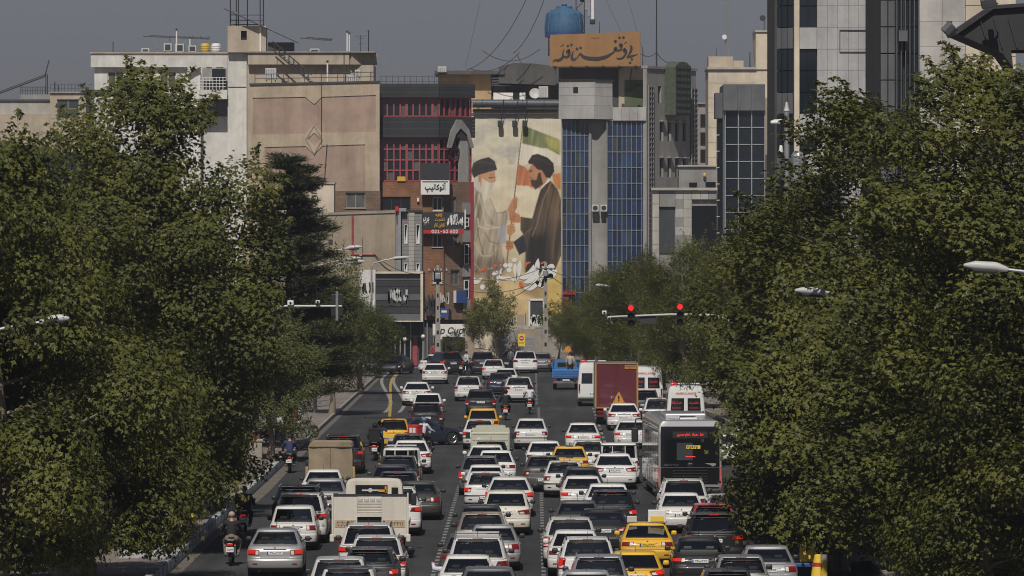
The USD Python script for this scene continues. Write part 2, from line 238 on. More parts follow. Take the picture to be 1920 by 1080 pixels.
TEXTS = {'autoclub': '331,116 338,123 344,123 352,119 361,121 363,118 357,112 351,112 343,116 334,113;344,39 342,102 354,102 356,39;321,96 321,101 325,105 330,105 333,102 333,95 330,92 325,92;258,18 255,30 264,31 278,38 263,41 258,46 258,62 265,73 272,77 280,77 291,68 294,51 311,51 318,58 313,80 325,84 330,65 330,54 325,44 311,39 292,39 283,25 270,19|269,55 276,50 282,52 281,60 276,64 271,62;305,96 305,101 309,105 314,105 317,102 317,95 314,92 309,92;188,50 186,109 198,109 201,54 206,51 228,51 233,54 233,58 212,79 213,88 229,99 248,107 252,96 227,83 244,64 246,58 245,48 239,42 229,39 202,39 193,42;7,54 9,73 14,75 21,73 19,61 21,55 36,49 57,49 74,53 85,59 92,68 102,64 101,56 104,52 119,51 126,56 129,72 141,70 141,53 158,51 162,55 160,109 173,109 175,55 171,44 164,40 145,39 138,41 133,46 125,40 106,39 97,42 91,49 82,43 69,39 33,37 14,43;133,21 133,26 137,30 142,30 145,27 145,20 142,17 137,17;117,26 121,30 126,30 129,27 129,20 126,17 121,17 117,21;53,19 55,27 61,28 64,26 65,19 63,17 57,16;38,19 40,27 46,28 50,24 50,19 42,16;49,16 55,15 57,12 57,7 53,4 45,7 45,12',
 'cafe': '113,15 111,74 123,74 126,19 131,16 153,16 158,19 158,23 137,44 138,53 154,64 173,72 177,61 152,48 169,29 171,23 170,13 164,7 154,4 127,4 118,7;7,24 9,38 17,46 32,51 33,59 46,58 47,23 53,16 78,16 86,19 85,22 74,21 67,24 63,31 66,48 78,58 93,55 101,38 101,25 97,14 89,7 79,4 46,5 36,13 18,13 12,16|76,37 78,33 87,33 87,43 84,46 79,46|20,28 25,24 34,24 34,40 24,37 20,33;75,72 75,77 79,81 84,81 88,77 88,72 84,68 79,68',
 'shirt': '257,83 257,88 261,92 266,92 269,89 269,82 266,79 261,79;104,4 99,16 110,20 120,29 122,41 116,57 126,62 129,60 136,40 141,38 153,40 158,57 169,55 169,39 180,38 184,43 186,56 189,58 199,56 197,42 199,39 209,38 214,42 213,64 224,65 229,41 235,38 247,38 251,39 254,45 249,67 261,71 263,66 266,52 265,37 261,31 253,27 233,26 224,30 221,34 211,26 199,26 191,31 182,26 170,26 161,31 151,26 132,28 125,16;241,83 241,88 245,92 250,92 253,89 253,82 250,79 245,79;193,76 194,82 197,84 201,84 204,80 201,72 196,72;185,88 186,94 189,96 195,95 197,92 196,86 193,84 187,85;178,76 179,82 182,84 187,83 189,80 186,72 181,72;7,41 10,62 21,60 19,48 21,42 36,36 63,36 83,41 85,47 81,65 91,68 97,52 95,36 84,28 72,25 27,25 14,30;54,70 56,79 62,80 65,78 66,71 64,68 57,67;38,70 40,79 46,80 49,78 50,71 48,68 41,67',
 'taban': '322,89 326,93 331,93 334,90 334,83 331,80 326,80 322,84;281,38 279,97 291,97 293,46 299,39 312,39 318,42 318,54 314,68 326,72 331,53 331,42 327,33 312,27 295,27 286,30;306,89 310,93 315,93 318,90 318,83 315,80 310,80 306,84;224,33 220,97 232,97 234,46 240,39 255,41 256,51 251,68 264,70 268,56 268,40 261,30 251,27 236,27;249,10 251,18 257,19 261,16 261,9 258,6 253,6;146,35 151,49 160,46 158,30 160,23 171,17 182,17 194,24 197,34 190,57 202,61 209,42 209,30 204,17 197,10 183,5 169,5 155,10 147,20;170,70 170,75 174,79 179,79 183,75 183,70 179,66 174,66;54,38 52,97 64,97 67,42 72,39 94,39 99,42 99,46 78,67 79,76 95,87 114,95 118,84 93,71 110,52 112,46 111,36 105,30 95,27 68,27 59,30;8,6 5,17 18,22 26,30 28,42 22,58 34,63 40,47 40,32 36,23 25,12 11,5',
 'barpar': '85,15 80,27 94,33 102,42 103,52 97,68 109,73 117,51 131,49 137,54 132,78 145,80 149,66 149,50 142,40 132,37 113,39 106,27;130,20 130,25 134,29 142,26 142,19 139,16 134,16;10,15 5,27 19,33 27,42 28,52 22,68 34,73 43,50 58,49 65,54 60,78 73,81 77,66 77,50 71,41 58,37 38,39 31,27;51,20 52,26 55,28 61,27 63,24 62,18 59,16 53,17;62,16 68,15 70,12 69,6 66,4 60,5 58,8 59,14;67,17 66,25 69,28 74,28 77,25 77,19 74,16',
 'hazrat': '104,4 99,16 110,20 120,29 122,41 116,57 126,62 129,60 136,40 141,38 150,39 153,42 156,56 162,56 168,54 166,42 173,37 189,57 207,66 218,66 229,59 232,52 231,40 233,38 256,39 277,47 272,52 263,54 247,53 246,66 267,66 286,56 296,55 297,43 286,41 269,31 256,27 232,26 220,29 203,24 180,24 169,26 160,32 150,26 132,28 125,16|194,46 188,36 209,37 217,40 220,46 217,53 208,54;203,80 203,85 207,89 212,89 216,85 216,80 212,76 207,76;7,41 10,62 21,60 19,48 21,42 36,36 63,36 83,41 85,47 81,65 91,68 97,52 95,36 84,28 72,25 27,25 14,30;54,70 56,79 62,80 65,78 66,71 64,68 57,67;38,70 40,79 46,80 49,78 50,71 48,68 41,67',
 'sedigh': '146,30 150,41 159,38 168,38 173,40 173,50 162,67 170,74 173,74 177,69 188,42 194,38 204,39 210,56 215,56 221,54 220,41 226,37 239,54 250,62 261,66 277,64 285,53 285,41 282,35 275,29 264,25 233,24 220,27 214,32 203,26 191,26 183,31 171,26 158,26|241,37 256,36 269,39 273,44 273,49 268,54 260,54 251,49;125,8 125,13 129,17 134,17 137,14 137,7 134,4 129,4;7,46 9,60 17,68 32,73 33,81 46,80 47,45 53,38 68,38 64,47 65,59 71,67 80,71 90,70 98,64 101,58 101,46 98,38 117,38 123,40 124,49 119,67 132,70 136,55 134,34 128,29 118,26 97,26 85,29 72,26 50,26 43,28 36,35 18,35 12,38|77,55 77,46 84,42 89,48 89,54 85,59 81,59|20,50 25,46 34,46 34,62 24,59 20,55;109,8 109,13 113,17 118,17 121,14 121,7 118,4 113,4;85,84 85,89 89,93 94,93 97,90 97,83 94,80 89,80;69,84 69,89 73,93 78,93 81,90 81,83 78,80 73,80',
 'line': '829,43 831,55 843,54 847,60 846,112 858,112 859,74 875,83 892,83 902,74 903,54 925,55 946,63 941,68 932,70 916,69 915,82 932,83 955,72 965,71 966,59 955,57 936,46 925,43 903,42 891,46 875,42|859,55 874,54 884,56 890,60 891,67 885,72 876,71 868,66;919,96 919,101 923,105 928,105 932,101 932,96 928,92 923,92;781,52 785,56 794,55 796,44 792,41 783,42;597,53 595,112 607,112 609,61 615,54 628,55 632,59 636,75 647,73 646,58 653,54 665,55 671,72 681,71 681,57 686,53 700,70 711,78 722,82 738,80 744,74 746,57 736,45 718,40 688,41 679,44 675,48 664,42 651,42 644,44 639,49 626,42 606,43 599,48|702,53 717,52 730,55 734,60 734,65 729,70 721,70 712,65;639,24 639,29 643,33 648,33 651,30 651,23 648,20 643,20;623,24 623,29 627,33 632,33 635,30 635,23 632,20 627,20;544,49 548,57 557,54 571,56 571,66 560,84 571,90 578,80 585,63 583,50 578,45 569,42 551,43 545,45;494,45 496,55 505,56 508,54 509,44 507,42 498,41;443,112 455,112 457,42 445,42;360,53 358,112 370,112 373,57 378,54 388,55 403,78 409,81 417,81 425,77 431,69 432,53 430,49 420,42 406,43 398,47 388,42 374,42 365,45|405,57 417,54 420,61 415,69 411,69 404,60;302,29 302,42 308,53 322,59 336,59 335,66 331,71 324,72 315,64 307,69 309,74 316,81 324,84 339,81 348,66 348,52 345,45 323,47 316,43 314,33 318,7 307,5;7,39 8,56 11,64 14,64 22,61 19,46 24,36 32,33 42,33 51,36 57,49 52,72 60,74 65,74 69,58 76,54 90,55 94,59 97,75 109,73 108,58 115,54 128,55 132,62 134,73 146,70 144,58 149,54 156,54 160,57 164,73 175,72 174,56 178,54 186,54 191,59 190,79 192,80 201,80 204,60 212,54 231,55 252,63 247,68 238,70 222,69 220,81 225,83 242,82 261,72 271,71 272,63 272,59 261,57 239,45 225,42 209,42 202,45 198,50 193,44 187,42 176,42 168,47 159,42 146,42 138,47 127,42 113,42 106,44 101,49 88,42 70,44 66,34 60,27 43,21 30,21 17,25 12,29;101,29 105,33 110,33 113,30 113,23 110,20 105,20 101,24;85,24 85,29 89,33 94,33 97,30 97,23 94,20 89,20;31,91 35,95 40,95 44,91 44,86 40,82 35,82 31,86',
 'amdad': '244,6 241,18 250,19 264,26 249,29 243,37 243,46 247,56 258,65 266,65 275,59 280,48 281,39 304,40 325,48 320,53 311,55 295,54 294,67 311,68 334,57 344,56 345,44 334,42 312,30 298,27 278,27 275,19 260,8|255,43 262,38 268,40 267,48 262,52 257,50;298,81 298,86 302,90 307,90 311,86 311,81 307,77 302,77;193,31 197,42 206,39 220,41 220,51 209,69 220,75 227,65 234,48 232,35 227,30 218,27 205,27;151,6 148,17 161,22 169,30 171,42 165,58 177,63 183,47 183,32 179,23 168,12 154,5;109,7 107,18 116,19 130,26 117,28 111,32 109,46 113,56 124,65 136,63 142,57 146,47 146,31 141,19 132,11 117,6|122,43 125,39 134,41 133,47 128,52 123,50;10,5 5,17 19,23 27,32 28,42 22,58 34,63 42,41 56,39 62,44 57,68 70,70 74,56 74,40 67,30 57,27 38,29 31,17;55,10 55,15 59,19 67,16 67,9 64,6 59,6',
 'busno': '224,15 227,36 241,56 238,62 246,69 258,56 267,41 271,28 270,14 266,7 260,4 253,4 247,8 241,4 233,4 227,8|237,21 239,16 242,16 243,23 251,23 252,16 258,17 258,29 249,47 239,35;178,28 171,67 183,70 186,59 198,58 203,61 205,69 215,67 214,58 209,50 200,46 189,45 191,4 179,4;117,44 120,61 133,70 145,69 151,64 156,49 160,6 148,5 144,32 131,31 123,34|130,49 135,43 143,45 142,54 137,58 130,55;62,15 65,36 79,56 76,62 84,69 96,56 105,41 109,28 108,14 104,7 98,4 91,4 85,8 79,4 71,4 65,8|75,21 77,16 80,16 81,23 89,23 90,16 96,17 96,29 87,47 77,35;9,67 21,70 24,59 28,58 39,59 43,69 53,67 52,58 47,50 38,46 27,45 29,4 17,4 16,28',
 'plate': '285,37 279,69 292,71 299,30 299,6 287,6;254,37 248,69 261,71 268,30 268,6 256,6;189,65 190,69 202,71 205,58 209,57 213,68 223,67 222,59 226,57 229,60 228,69 238,70 240,54 235,47 223,45 217,48 207,45 209,6 197,6 195,37;144,30 137,69 149,72 152,61 164,60 169,63 171,71 181,69 180,60 175,52 166,48 155,47 157,6 145,6;89,10 97,25 105,34 93,46 92,58 94,63 104,71 121,71 121,60 109,60 104,53 113,43 124,48 130,38 112,23 101,4;62,34 72,45 82,33 72,25;9,69 21,72 24,61 28,60 39,61 43,71 53,69 52,60 47,52 38,48 27,47 29,6 17,6 16,30',
 'phone': '392,36 386,68 399,70 406,29 406,5 394,5;355,33 365,44 375,32 365,24;295,64 296,68 308,70 311,57 315,56 319,67 329,66 328,58 332,56 335,59 334,68 344,69 346,53 341,46 329,44 323,47 313,44 315,5 303,5 301,36;243,39 232,68 245,71 260,28 276,71 289,67 278,44 266,6 253,5;183,39 172,68 185,71 200,28 216,71 229,67 218,44 206,6 193,5;130,29 123,68 135,71 138,60 150,59 155,62 157,70 167,68 166,59 161,51 152,47 141,46 143,5 131,5;98,36 92,68 105,70 112,29 112,5 100,5;38,45 39,58 47,68 54,71 68,69 76,56 81,7 70,5 65,33 48,33 41,38|51,50 56,44 64,46 63,55 58,59 51,56;10,33 20,44 30,32 20,24',
 'p1': '338,91 350,94 353,83 365,82 370,85 372,93 382,91 381,82 376,74 367,70 356,69 358,28 346,28 345,52;275,31 292,72 297,91 310,93 331,31 319,27 303,70 287,27;219,90 232,93 237,79 241,80 243,90 253,89 252,81 254,79 259,82 258,91 267,93 269,89 270,76 265,69 253,67 247,70 237,67 239,28 227,28 225,59;119,43 122,64 133,62 131,50 135,42 149,38 175,38 195,43 197,49 192,66 201,69 205,68 209,53 207,38 199,31 184,27 139,27 126,32;158,14 161,17 168,16 170,13 169,6 161,4 158,7;63,39 66,60 80,80 77,86 85,93 97,80 106,65 110,52 109,38 105,31 99,28 92,28 86,32 80,28 72,28 66,32|76,45 78,40 81,40 82,47 90,47 91,40 97,41 97,53 88,71 78,59;9,90 21,93 25,75 30,74 29,85 33,91 38,93 50,92 49,82 42,83 40,79 43,75 52,78 54,67 42,63 27,62 29,28 17,28 15,56',
 'p2': '249,46 250,59 258,69 265,72 279,70 287,57 292,8 281,6 276,34 259,34 252,39|262,51 267,45 275,47 274,56 269,60 262,57;193,65 194,69 206,71 209,58 213,57 217,68 227,67 226,59 230,57 233,60 232,69 242,70 244,54 239,47 227,45 221,48 211,45 213,6 201,6 199,37;145,10 153,25 161,34 149,46 148,58 150,63 160,71 177,71 177,60 165,60 160,53 169,43 180,48 186,38 168,23 157,4;99,10 103,21 112,18 126,20 126,30 115,48 126,54 133,44 140,27 138,14 133,9 124,6 111,6;75,37 69,69 82,71 89,30 89,6 77,6;17,40 6,69 19,72 34,29 50,72 63,68 52,45 40,7 27,6',
 'p3': '281,70 275,104 287,107 291,89 296,88 295,99 299,105 304,107 316,106 315,96 308,97 306,93 309,89 318,92 320,81 308,77 293,76 295,42 283,42;250,73 244,105 257,107 264,66 264,42 252,42;186,53 189,74 203,94 200,100 208,107 220,94 229,79 233,66 232,52 228,45 222,42 215,42 209,46 203,42 195,42 189,46|199,59 201,54 204,54 205,61 213,61 214,54 220,55 220,67 211,85 201,73;117,26 118,42 124,54 137,65 151,71 138,75 120,74 119,86 138,88 161,80 173,79 174,66 154,62 140,54 132,45 129,32 132,23 142,17 159,16 174,20 176,9 158,4 139,5 126,11;146,34 146,39 150,43 155,43 159,39 159,34 155,30 150,30;58,45 75,86 80,105 93,107 114,45 102,41 86,84 70,41;9,105 21,108 24,97 28,96 39,97 43,107 53,105 52,96 47,88 38,84 27,83 29,42 17,42 16,66',
 'truckno': '285,101 286,105 298,107 301,94 305,93 309,104 319,103 318,95 322,93 325,96 324,105 334,106 336,90 331,83 319,81 313,84 303,81 305,42 293,42 291,73;240,66 233,105 245,108 248,97 260,96 265,99 267,107 277,105 276,96 271,88 262,84 251,83 253,42 241,42;174,101 175,105 187,107 190,94 194,93 198,104 208,103 207,95 211,93 214,96 213,105 223,106 225,90 220,83 208,81 202,84 192,81 194,42 182,42 180,73;117,37 121,48 129,57 120,69 122,85 133,93 153,93 151,81 138,82 132,77 132,72 140,65 159,70 162,58 139,50 131,41 130,27 135,20 146,16 158,16 173,20 176,9 158,4 135,6 127,10 119,19;62,101 63,105 75,107 78,94 82,93 86,104 96,103 95,95 99,93 102,96 101,105 111,106 113,90 108,83 96,81 90,84 80,81 82,42 70,42 68,73;9,104 21,107 25,89 30,88 29,99 33,105 38,107 50,106 49,96 42,97 40,93 43,89 52,92 54,81 42,77 27,76 29,42 17,42 15,70'}
# ---------------------------------------------------------------- vehicles
def prof(z, pts): return np.interp(z, [p[0] for p in pts], [p[1] for p in pts])
class Shell:
    """A rounded plan outline that changes with height: t 0-1 rear (left to right),1-2 right side, 2-3 front, 3-4 left side."""
    def __init__(s, yr, yf, hw, cr, cf, n=3.0, zfun=None):
        s.yr, s.yf, s.hw, s.cr, s.cf, s.n, s.zfun = yr, yf, hw, cr, cf, n, zfun
    def __call__(s, t, z):
        t = np.asarray(t, float) % 4; z = np.asarray(z, float) + 0 * t; t = t + 0 * z
        yr, yf, w = prof(z, s.yr), prof(z, s.yf), prof(z, s.hw); cr = prof(z, s.cr); cf = prof(z, s.cf); e = 2 / s.n
        ph = (np.where(t < 1, t, np.where((t >= 2) & (t < 3), t - 2,.5)) - .5) * math.pi
        cx = np.sign(np.sin(ph)) * np.abs(np.sin(ph)) ** e; cy = 1 - np.abs(np.cos(ph)) ** e
        a = np.where((t >= 1) & (t < 2), t - 1, np.where(t >= 3,4 - t, 0))
        x = np.where(t < 1, w * cx, np.where(t < 2, w, np.where(t < 3,-w * cx, -w)))
        ys = (yr + cr) + a * ((yf - cf) - (yr + cr))
        y = np.where(t < 1, yr + cr * cy, np.where((t >= 2) & (t < 3), yf - cf * cy, ys))
        p = np.stack([x, y, z], -1)
        return s.zfun(p) if s.zfun else p
    def normal(s, t, z):
        d = 1e-3
        a = s(np.asarray(t) + d, z) - s(np.asarray(t) - d, z); b = s(t, np.asarray(z) + d) - s(t, np.asarray(z) - d)
        n = np.cross(a, b); return n / np.maximum(np.linalg.norm(n, axis=-1, keepdims=True),1e-9)
    def patch(s, q, nu=6, nv=3, off=0.008, sink=0.02):
        """A raised patch over the quad of four (t, z) corners (bottom left, bottom right, top right, top left), with skirts."""
        u, v = np.meshgrid(np.linspace(0,1, nu + 1), np.linspace(0,1, nv + 1)); Q = np.array(q, float)
        tz = ((1 - u) * (1 - v))[..., None] * Q[0] + (u * (1 - v))[..., None] * Q[1] + (u * v)[..., None] * Q[2] + ((1 - u) * v)[..., None] * Q[3]
        P, N = s(tz[..., 0], tz[..., 1]), s.normal(tz[..., 0], tz[..., 1])
        A = (P + N * off).reshape(-1,3); W = nu + 1; F = []
        for j in range(nv):
            for i in range(nu):
                a = j * W + i; F += [[a, a + 1, a + W + 1], [a, a + W + 1, a + W]]
        B = (P - N * sink).reshape(-1,3); n = len(A)
        edge = [i for i in range(W)] + [j * W + nu for j in range(1, nv + 1)] + [nv * W + i for i in range(nu - 1,-1,-1)] + [j * W for j in range(nv - 1,0,-1)]
        for a, b in zip(edge, edge[1:] + edge[:1]):
            F += [[a, n + a, n + b], [a, n + b, b]]
        return np.vstack([A, B]), np.array(F)
def tx(xf, n=3.0):
    """The rear-face t of a point at the fraction xf (-1 to 1) of the half width."""
    return .5 + math.copysign(math.asin(min(abs(xf),1) ** (n / 2)), xf) / math.pi
TS = np.concatenate([np.linspace(0,1,19)[:-1], np.linspace(1,2,13)[:-1], np.linspace(2,3,15)[:-1], np.linspace(3,4,13)[:-1]])
def loft(sh, zs, ts=TS, top=None, bottom=True):
    """A closed solid from the shell's rings at the heights zs. top: extra rings (inset, rise)."""
    R = [sh(ts, z) for z in zs]
    if top:
        b = R[-1]; c = np.array([0,(b[:, 1].min() + b[:, 1].max()) / 2,0])
        for ins, rise in top:
            d = (b - c)[:, :2]; L = np.maximum(np.linalg.norm(d, axis=1, keepdims=True),1e-6)
            q = b.copy(); half = np.array([b[:, 0].max(),(b[:, 1].max() - b[:, 1].min()) / 2]); q[:, :2] = c[:2] + d * (1 - ins / half); q[:, 2] = b[:, 2] + rise; R.append(q)
    n = len(ts); V = np.vstack(R); F = []
    for j in range(len(R) - 1):
        for i in range(n):
            a, b = j * n + i, j * n + (i + 1) % n; F += [[a, b, b + n], [a, b + n, a + n]]
    if True:
        e = (len(R) - 1) * n; V = np.vstack([V, R[-1].mean(0), R[0].mean(0)]); c1, c0 = len(V) - 2, len(V) - 1
        for i in range(n):
            F.append([c1, e + i, e + (i + 1) % n])
            if bottom: F.append([c0,(i + 1) % n, i])
    return V, np.array(F)
def solid(m): return m3.Manifold(m3.Mesh(np.asarray(m[0], np.float32), np.asarray(m[1], np.uint32)))
def unsolid(m):
    q = m.to_mesh(); return np.array(q.vert_properties[:, :3], float), np.array(q.tri_verts)
def wheel(t, x, y, r=0.31, w=0.2, side=1, name='wheel'):
    """A wheel whose children are the tyre and the rim; the outer face looks to the side."""
    hub = t.part(name, lathe([(0, side * (w / 2 - .03)),(.06, side * (w / 2 - .02)),(.07, side * (w / 2 - .06)),(.05,-side * w / 2)][::(1 if side > 0 else -1)], 'x', 12,(x, y, r)), 'dark_trim', smooth=30)
    ri = r * .66
    pr = [(ri, -w / 2),(r * .93,-w / 2),(r, -w * .36),(r, w * .36),(r * .93, w / 2),(ri, w / 2),(ri * .97,0),(ri, -w / 2)]
    t.part('tyre', lathe(pr[::-1], 'x', 22,(x, y, r)), 'tyre', hub, 30)
    ms = [lathe([(ri * .8, side * w * .30),(ri * .98, side * w * .42),(ri, side * w * .2),(ri * .8, side * w * .30)], 'x', 20,(x, y, r))]
    for k in range(7):
        a = k / 7 * 2 * math.pi; p = np.array([x + side * w * .36, y, r]); d = np.array([0, math.cos(a), math.sin(a)])
        ms.append(rod(p + d * .05, p + d * ri * .9,.022,5))
    t.part('rim', cat(*ms), 'rim', hub, 30)
def plate(t, x, y, z, w=.5, h=.115, mat='plate_white', ink_name='p1', tilt=0, parent=None):
    p = t.part('number_plate', mv(rbx(-w / 2, w / 2,0,.02,-h / 2, h / 2,.008), x, y, z), mat, parent)
    g = ink(ink_name, w=w * .72, h=h * .62)
    t.part('plate_digits', mv(ext(g, .004), x - w * .30, y - .0005, z - h * .31), 'plate_ink', p)
    t.part('plate_band', bx(x - w * .48, x - w * .40, y - .004, y + .001, z - h * .42, z + h * .42), 'plate_blue', p)
def smooth01(x): x = np.clip(x, 0,1); return x * x * (3 - 2 * x)

BASE = dict(L=4.4, W=1.7, H=1.43, zb=.92, yrb=.62, yrr=1.15, yrf=2.45, ywb=3.25, roofw=.74, plate=('trunk', .74), lights='wide', trunk=.035, tint='glass_clear', rails=False, strip=False, spoiler=False, wr=.31, ng=2.9, garnish=True)
KINDS = {
 'small_saloon': dict(L=3.93, W=1.6, H=1.45, zb=.90, yrb=.50, yrr=.92, yrf=2.2, ywb=2.95, roofw=.75, lights='block', plate=('trunk', .72), wr=.28),
 'classic_saloon': dict(lights='slim', zb=.90, H=1.37, yrb=.72, yrr=1.45, roofw=.70),
 'modern_saloon': dict(L=4.6, W=1.8, H=1.42, zb=.97, yrb=.50, yrr=1.50, ywb=3.5, yrf=2.6, roofw=.70, lights='slant', plate=('trunk', .78), wr=.33),
 'round_saloon': dict(L=4.2, W=1.66, H=1.46, zb=.97, yrb=.38, yrr=1.08, ywb=3.15, yrf=2.3, roofw=.72, lights='oval', plate=('trunk', .74), strip=True),
 'tall_saloon': dict(L=4.3, W=1.74, H=1.52, zb=1.0, yrb=.46, yrr=1.1, ywb=3.15, yrf=2.35, roofw=.74, lights='tall', plate=('trunk', .82)),
 'hatchback': dict(L=3.84, W=1.65, H=1.43, zb=.95, yrb=.14, yrr=.56, ywb=2.95, yrf=2.15, roofw=.73, lights='oval', plate=('bumper', .50), strip=True, trunk=0, spoiler=True),
 'tall_hatchback': dict(L=4.05, W=1.74, H=1.54, zb=1.0, yrb=.12, yrr=.50, ywb=3.0, yrf=2.2, roofw=.74, lights='tall', plate=('trunk', .78), trunk=0, spoiler=True, rails=True),
 'sport_utility': dict(L=4.5, W=1.84, H=1.66, zb=1.08, yrb=.12, yrr=.58, ywb=3.3, yrf=2.45, roofw=.745, lights='high', plate=('trunk', .84), trunk=0, spoiler=True, rails=True, wr=.36),
 'pickup_cab': dict(L=4.9, W=1.72, H=1.66, zb=1.0, yrb=2.05, yrr=2.12, yrf=3.1, ywb=3.75, roofw=.84, lights='tall', plate=('bumper', .55), trunk=0, wr=.36, garnish=False),
}
def car_proto(kind, colour, lit, key, opts):
    K = {**BASE, **KINDS[kind], **opts}
    t = Thing('car', proto='/World/kinds/' + key)
    L, W, zb, H = K['L'], K['W'], K['zb'], K['H']; w = W / 2; ywb, yrb = K['ywb'], K['yrb']; N = 3.2
    hatch = K['trunk'] == 0
    drop = .20
    def zf(p):
        s = smooth01((p[..., 1] - ywb + .1) / (L - ywb)); q = p.copy()
        q[..., 2] = p[..., 2] - drop * s * np.clip((p[..., 2] - .45) / (zb - .45),0,1.2)
        return q
    rb = .10 if hatch else .16
    yr = [(.18,.12),(.25,.05),(.33,.012),(.42,0),(.53,0),(.575,.03),(.61,.065),(.72,.075),(zb - .14,.085 if not hatch else .10),(zb - .05, rb),(zb - .012, rb + .035),(zb, rb + .07)]
    yf = [(.18, L - .2),(.25, L - .08),(.4, L),(.53, L - .01),(.6, L - .05),(.75, L - .10),(zb - .05, L - .2),(zb, L - .3)]
    hw = [(.18, w * .93),(.25, w * .965),(.33, w * .985),(.5, w),(.7, w * .998),(zb - .14, w * .985),(zb - .05, w * .962),(zb - .012, w * .945),(zb, w * .925)]
    sh = Shell(yr, yf, hw, [(0,.30)], [(0,.75)], N, zf)
    zs = [.18,.22,.27,.33,.42,.50,.535,.555,.58,.61,.66,.72, zb - .14, zb - .09, zb - .05, zb - .025, zb - .008, zb]
    top = [(.05,.006),(.12,.010)]
    if kind == 'pickup_cab': top = [(.03,.0)]
    body = solid(loft(sh, zs, top=top))
    wr = K['wr']; ya, yb = .78, L - .82
    if kind == 'pickup_cab': ya = .95
    for y in (ya, yb):
        for s in (-1,1):
            c = m3.Manifold.cylinder(.34, wr + .055, wr + .055,26).rotate((0,90,0)).translate((w - .26 if s > 0 else -w - .08, y, wr + .01))
            body -= c
    if kind == 'pickup_cab':
        body -= m3.Manifold.cube((W - .16,1.80,.6)).translate((-(W - .16) / 2,.10,.52))
    t.part('body', unsolid(body), colour, smooth=28)
    for y in (ya, yb):
        for s in (-1,1): wheel(t, s * (w - .115), y, wr, .2, s)
    # the greenhouse: pillars and roof in body colour, panes between them
    rw = w * K['roofw']; bw = w * .925; zt = H - .035; z0 = zb - .005
    g = Shell([(z0, yrb),(zb + .04, yrb + .03),(zt - .07, K['yrr'] - .05),(zt, K['yrr'])], [(z0, ywb),(zt, K['yrf'])], [(z0, bw),(zb + .04, bw * .985),(zt - .08, rw + .03),(zt, rw)], [(0,.16)], [(0,.28)], K['ng'])
    zl = [z0, zb + .045, zb + .045 + (zt - .075 - zb - .045) * .5, zt - .075, zt - .03, zt]
    e = .075
    ts = sorted(set(np.round(np.concatenate([[0, tx(-.88, K['ng']), tx(-.6, K['ng']), tx(-.3, K['ng']),.5, tx(.3, K['ng']), tx(.6, K['ng']), tx(.88, K['ng'])], 1 + np.array([0,.10,.22,.46,.53,.75,.93]),2 + np.array([0,.12,.3,.5,.7,.88]),3 + np.array([0,.07,.25,.47,.54,.78,.90])]),5)))
    ta, tb = tx(-.88, K['ng']), tx(.88, K['ng'])
    def pane_of(tm, zm):
        if not (zl[1] < zm < zl[3]): return None
        if ta < tm < tb: return 'rear_window'
        if 2.12 < tm < 2.88: return 'windscreen'
        if 1.10 < tm < 1.46 or 3.54 < tm < 3.90: return 'rear_side_window'
        if 1.53 < tm < 1.93 or 3.07 < tm < 3.47: return 'front_side_window'
        return None
    cells = {}
    n = len(ts)
    for j in range(len(zl) - 1):
        for i in range(n):
            t0, t1 = ts[i], ts[i + 1] if i + 1 < n else 4.0
            who = pane_of((t0 + t1) / 2,(zl[j] + zl[j + 1]) / 2)
            side = '' if who is None or who in ('rear_window', 'windscreen') else ('R' if t0 < 2 else 'L')
            zt0 = np.array([(t0, zl[j]),(t1, zl[j]),(t1, zl[j + 1]),(t0, zl[j + 1])])
            P = g(zt0[:, 0] - 1e-9 * (zt0[:, 0] == 4), zt0[:, 1])
            cells.setdefault((who, side), []).append(P)
    def quads(ps):
        V = np.vstack(ps); F = []
        for k in range(len(ps)): F += [[4 * k, 4 * k + 1,4 * k + 2], [4 * k, 4 * k + 2,4 * k + 3]]
        tm = trimesh.Trimesh(V, F, process=False); tm.merge_vertices(digits_vertex=5)
        return np.array(tm.vertices), np.array(tm.faces)
    roof = g(np.array(ts), zt); c = roof.mean(0); R = [roof]
    for f, rise in ((.93,.018),(.75,.032),(.4,.042)):
        q = roof.copy(); q[:, :2] = c[:2] + (roof - c)[:, :2] * f; q[:, 2] += rise; R.append(q)
    V = np.vstack(R + [c + [0,0,.043]]); F = []
    for j in range(3):
        for i in range(n):
            a, b = j * n + i, j * n + (i + 1) % n; F += [[a, b, b + n], [a, b + n, a + n]]
    for i in range(n): F.append([len(V) - 1,3 * n + i, 3 * n + (i + 1) % n])
    roofmat = opts.get('roof', colour)
    t.part('roof', (V, np.array(F)), roofmat, smooth=40)
    t.part('pillars', quads(cells[(None, '')]), colour, smooth=40)
    for (who, side), ps in cells.items():
        if who:
            V, F = quads(ps)
            t.part(who, (V - np.array([0,-.004,0]) if who == 'rear_window' else V, F), K['tint'] if who != 'windscreen' else 'glass_clear', smooth=60)
    # rubber frame of the rear window
    zA, zB = zl[1], zl[3]
    fr = [g.patch([(ta, zA - .02),(tb, zA - .02),(tb, zA + .006),(ta, zA + .006)], 8,1,.004,.01), g.patch([(ta, zB - .006),(tb, zB - .006),(tb, zB + .016),(ta, zB + .016)], 8,1,.004,.01)]
    for q in fr: t.part('window_seal', q, 'black_plastic')
    # cabin: shelf and seats
    t.part('cabin_floor', bx(-bw * .93, bw * .93, yrb + .12, ywb - .12, zb - .03, zb + .015), 'cabin_dark')
    sm = opts.get('seats', 'seat_cloth')
    yfs = (K['yrr'] + K['yrf']) / 2 + .30
    for s in (-1,1):
        q = t.part('front_seat', rbx(s * .36 - .22, s * .36 + .22, yfs - .1, yfs, zb - .1, zb + .20,.04), sm, smooth=40)
        t.part('headrest', rbx(s * .36 - .13, s * .36 + .13, yfs - .1, yfs - .01, zb + .22, zb + .37,.035), sm, q, 40)
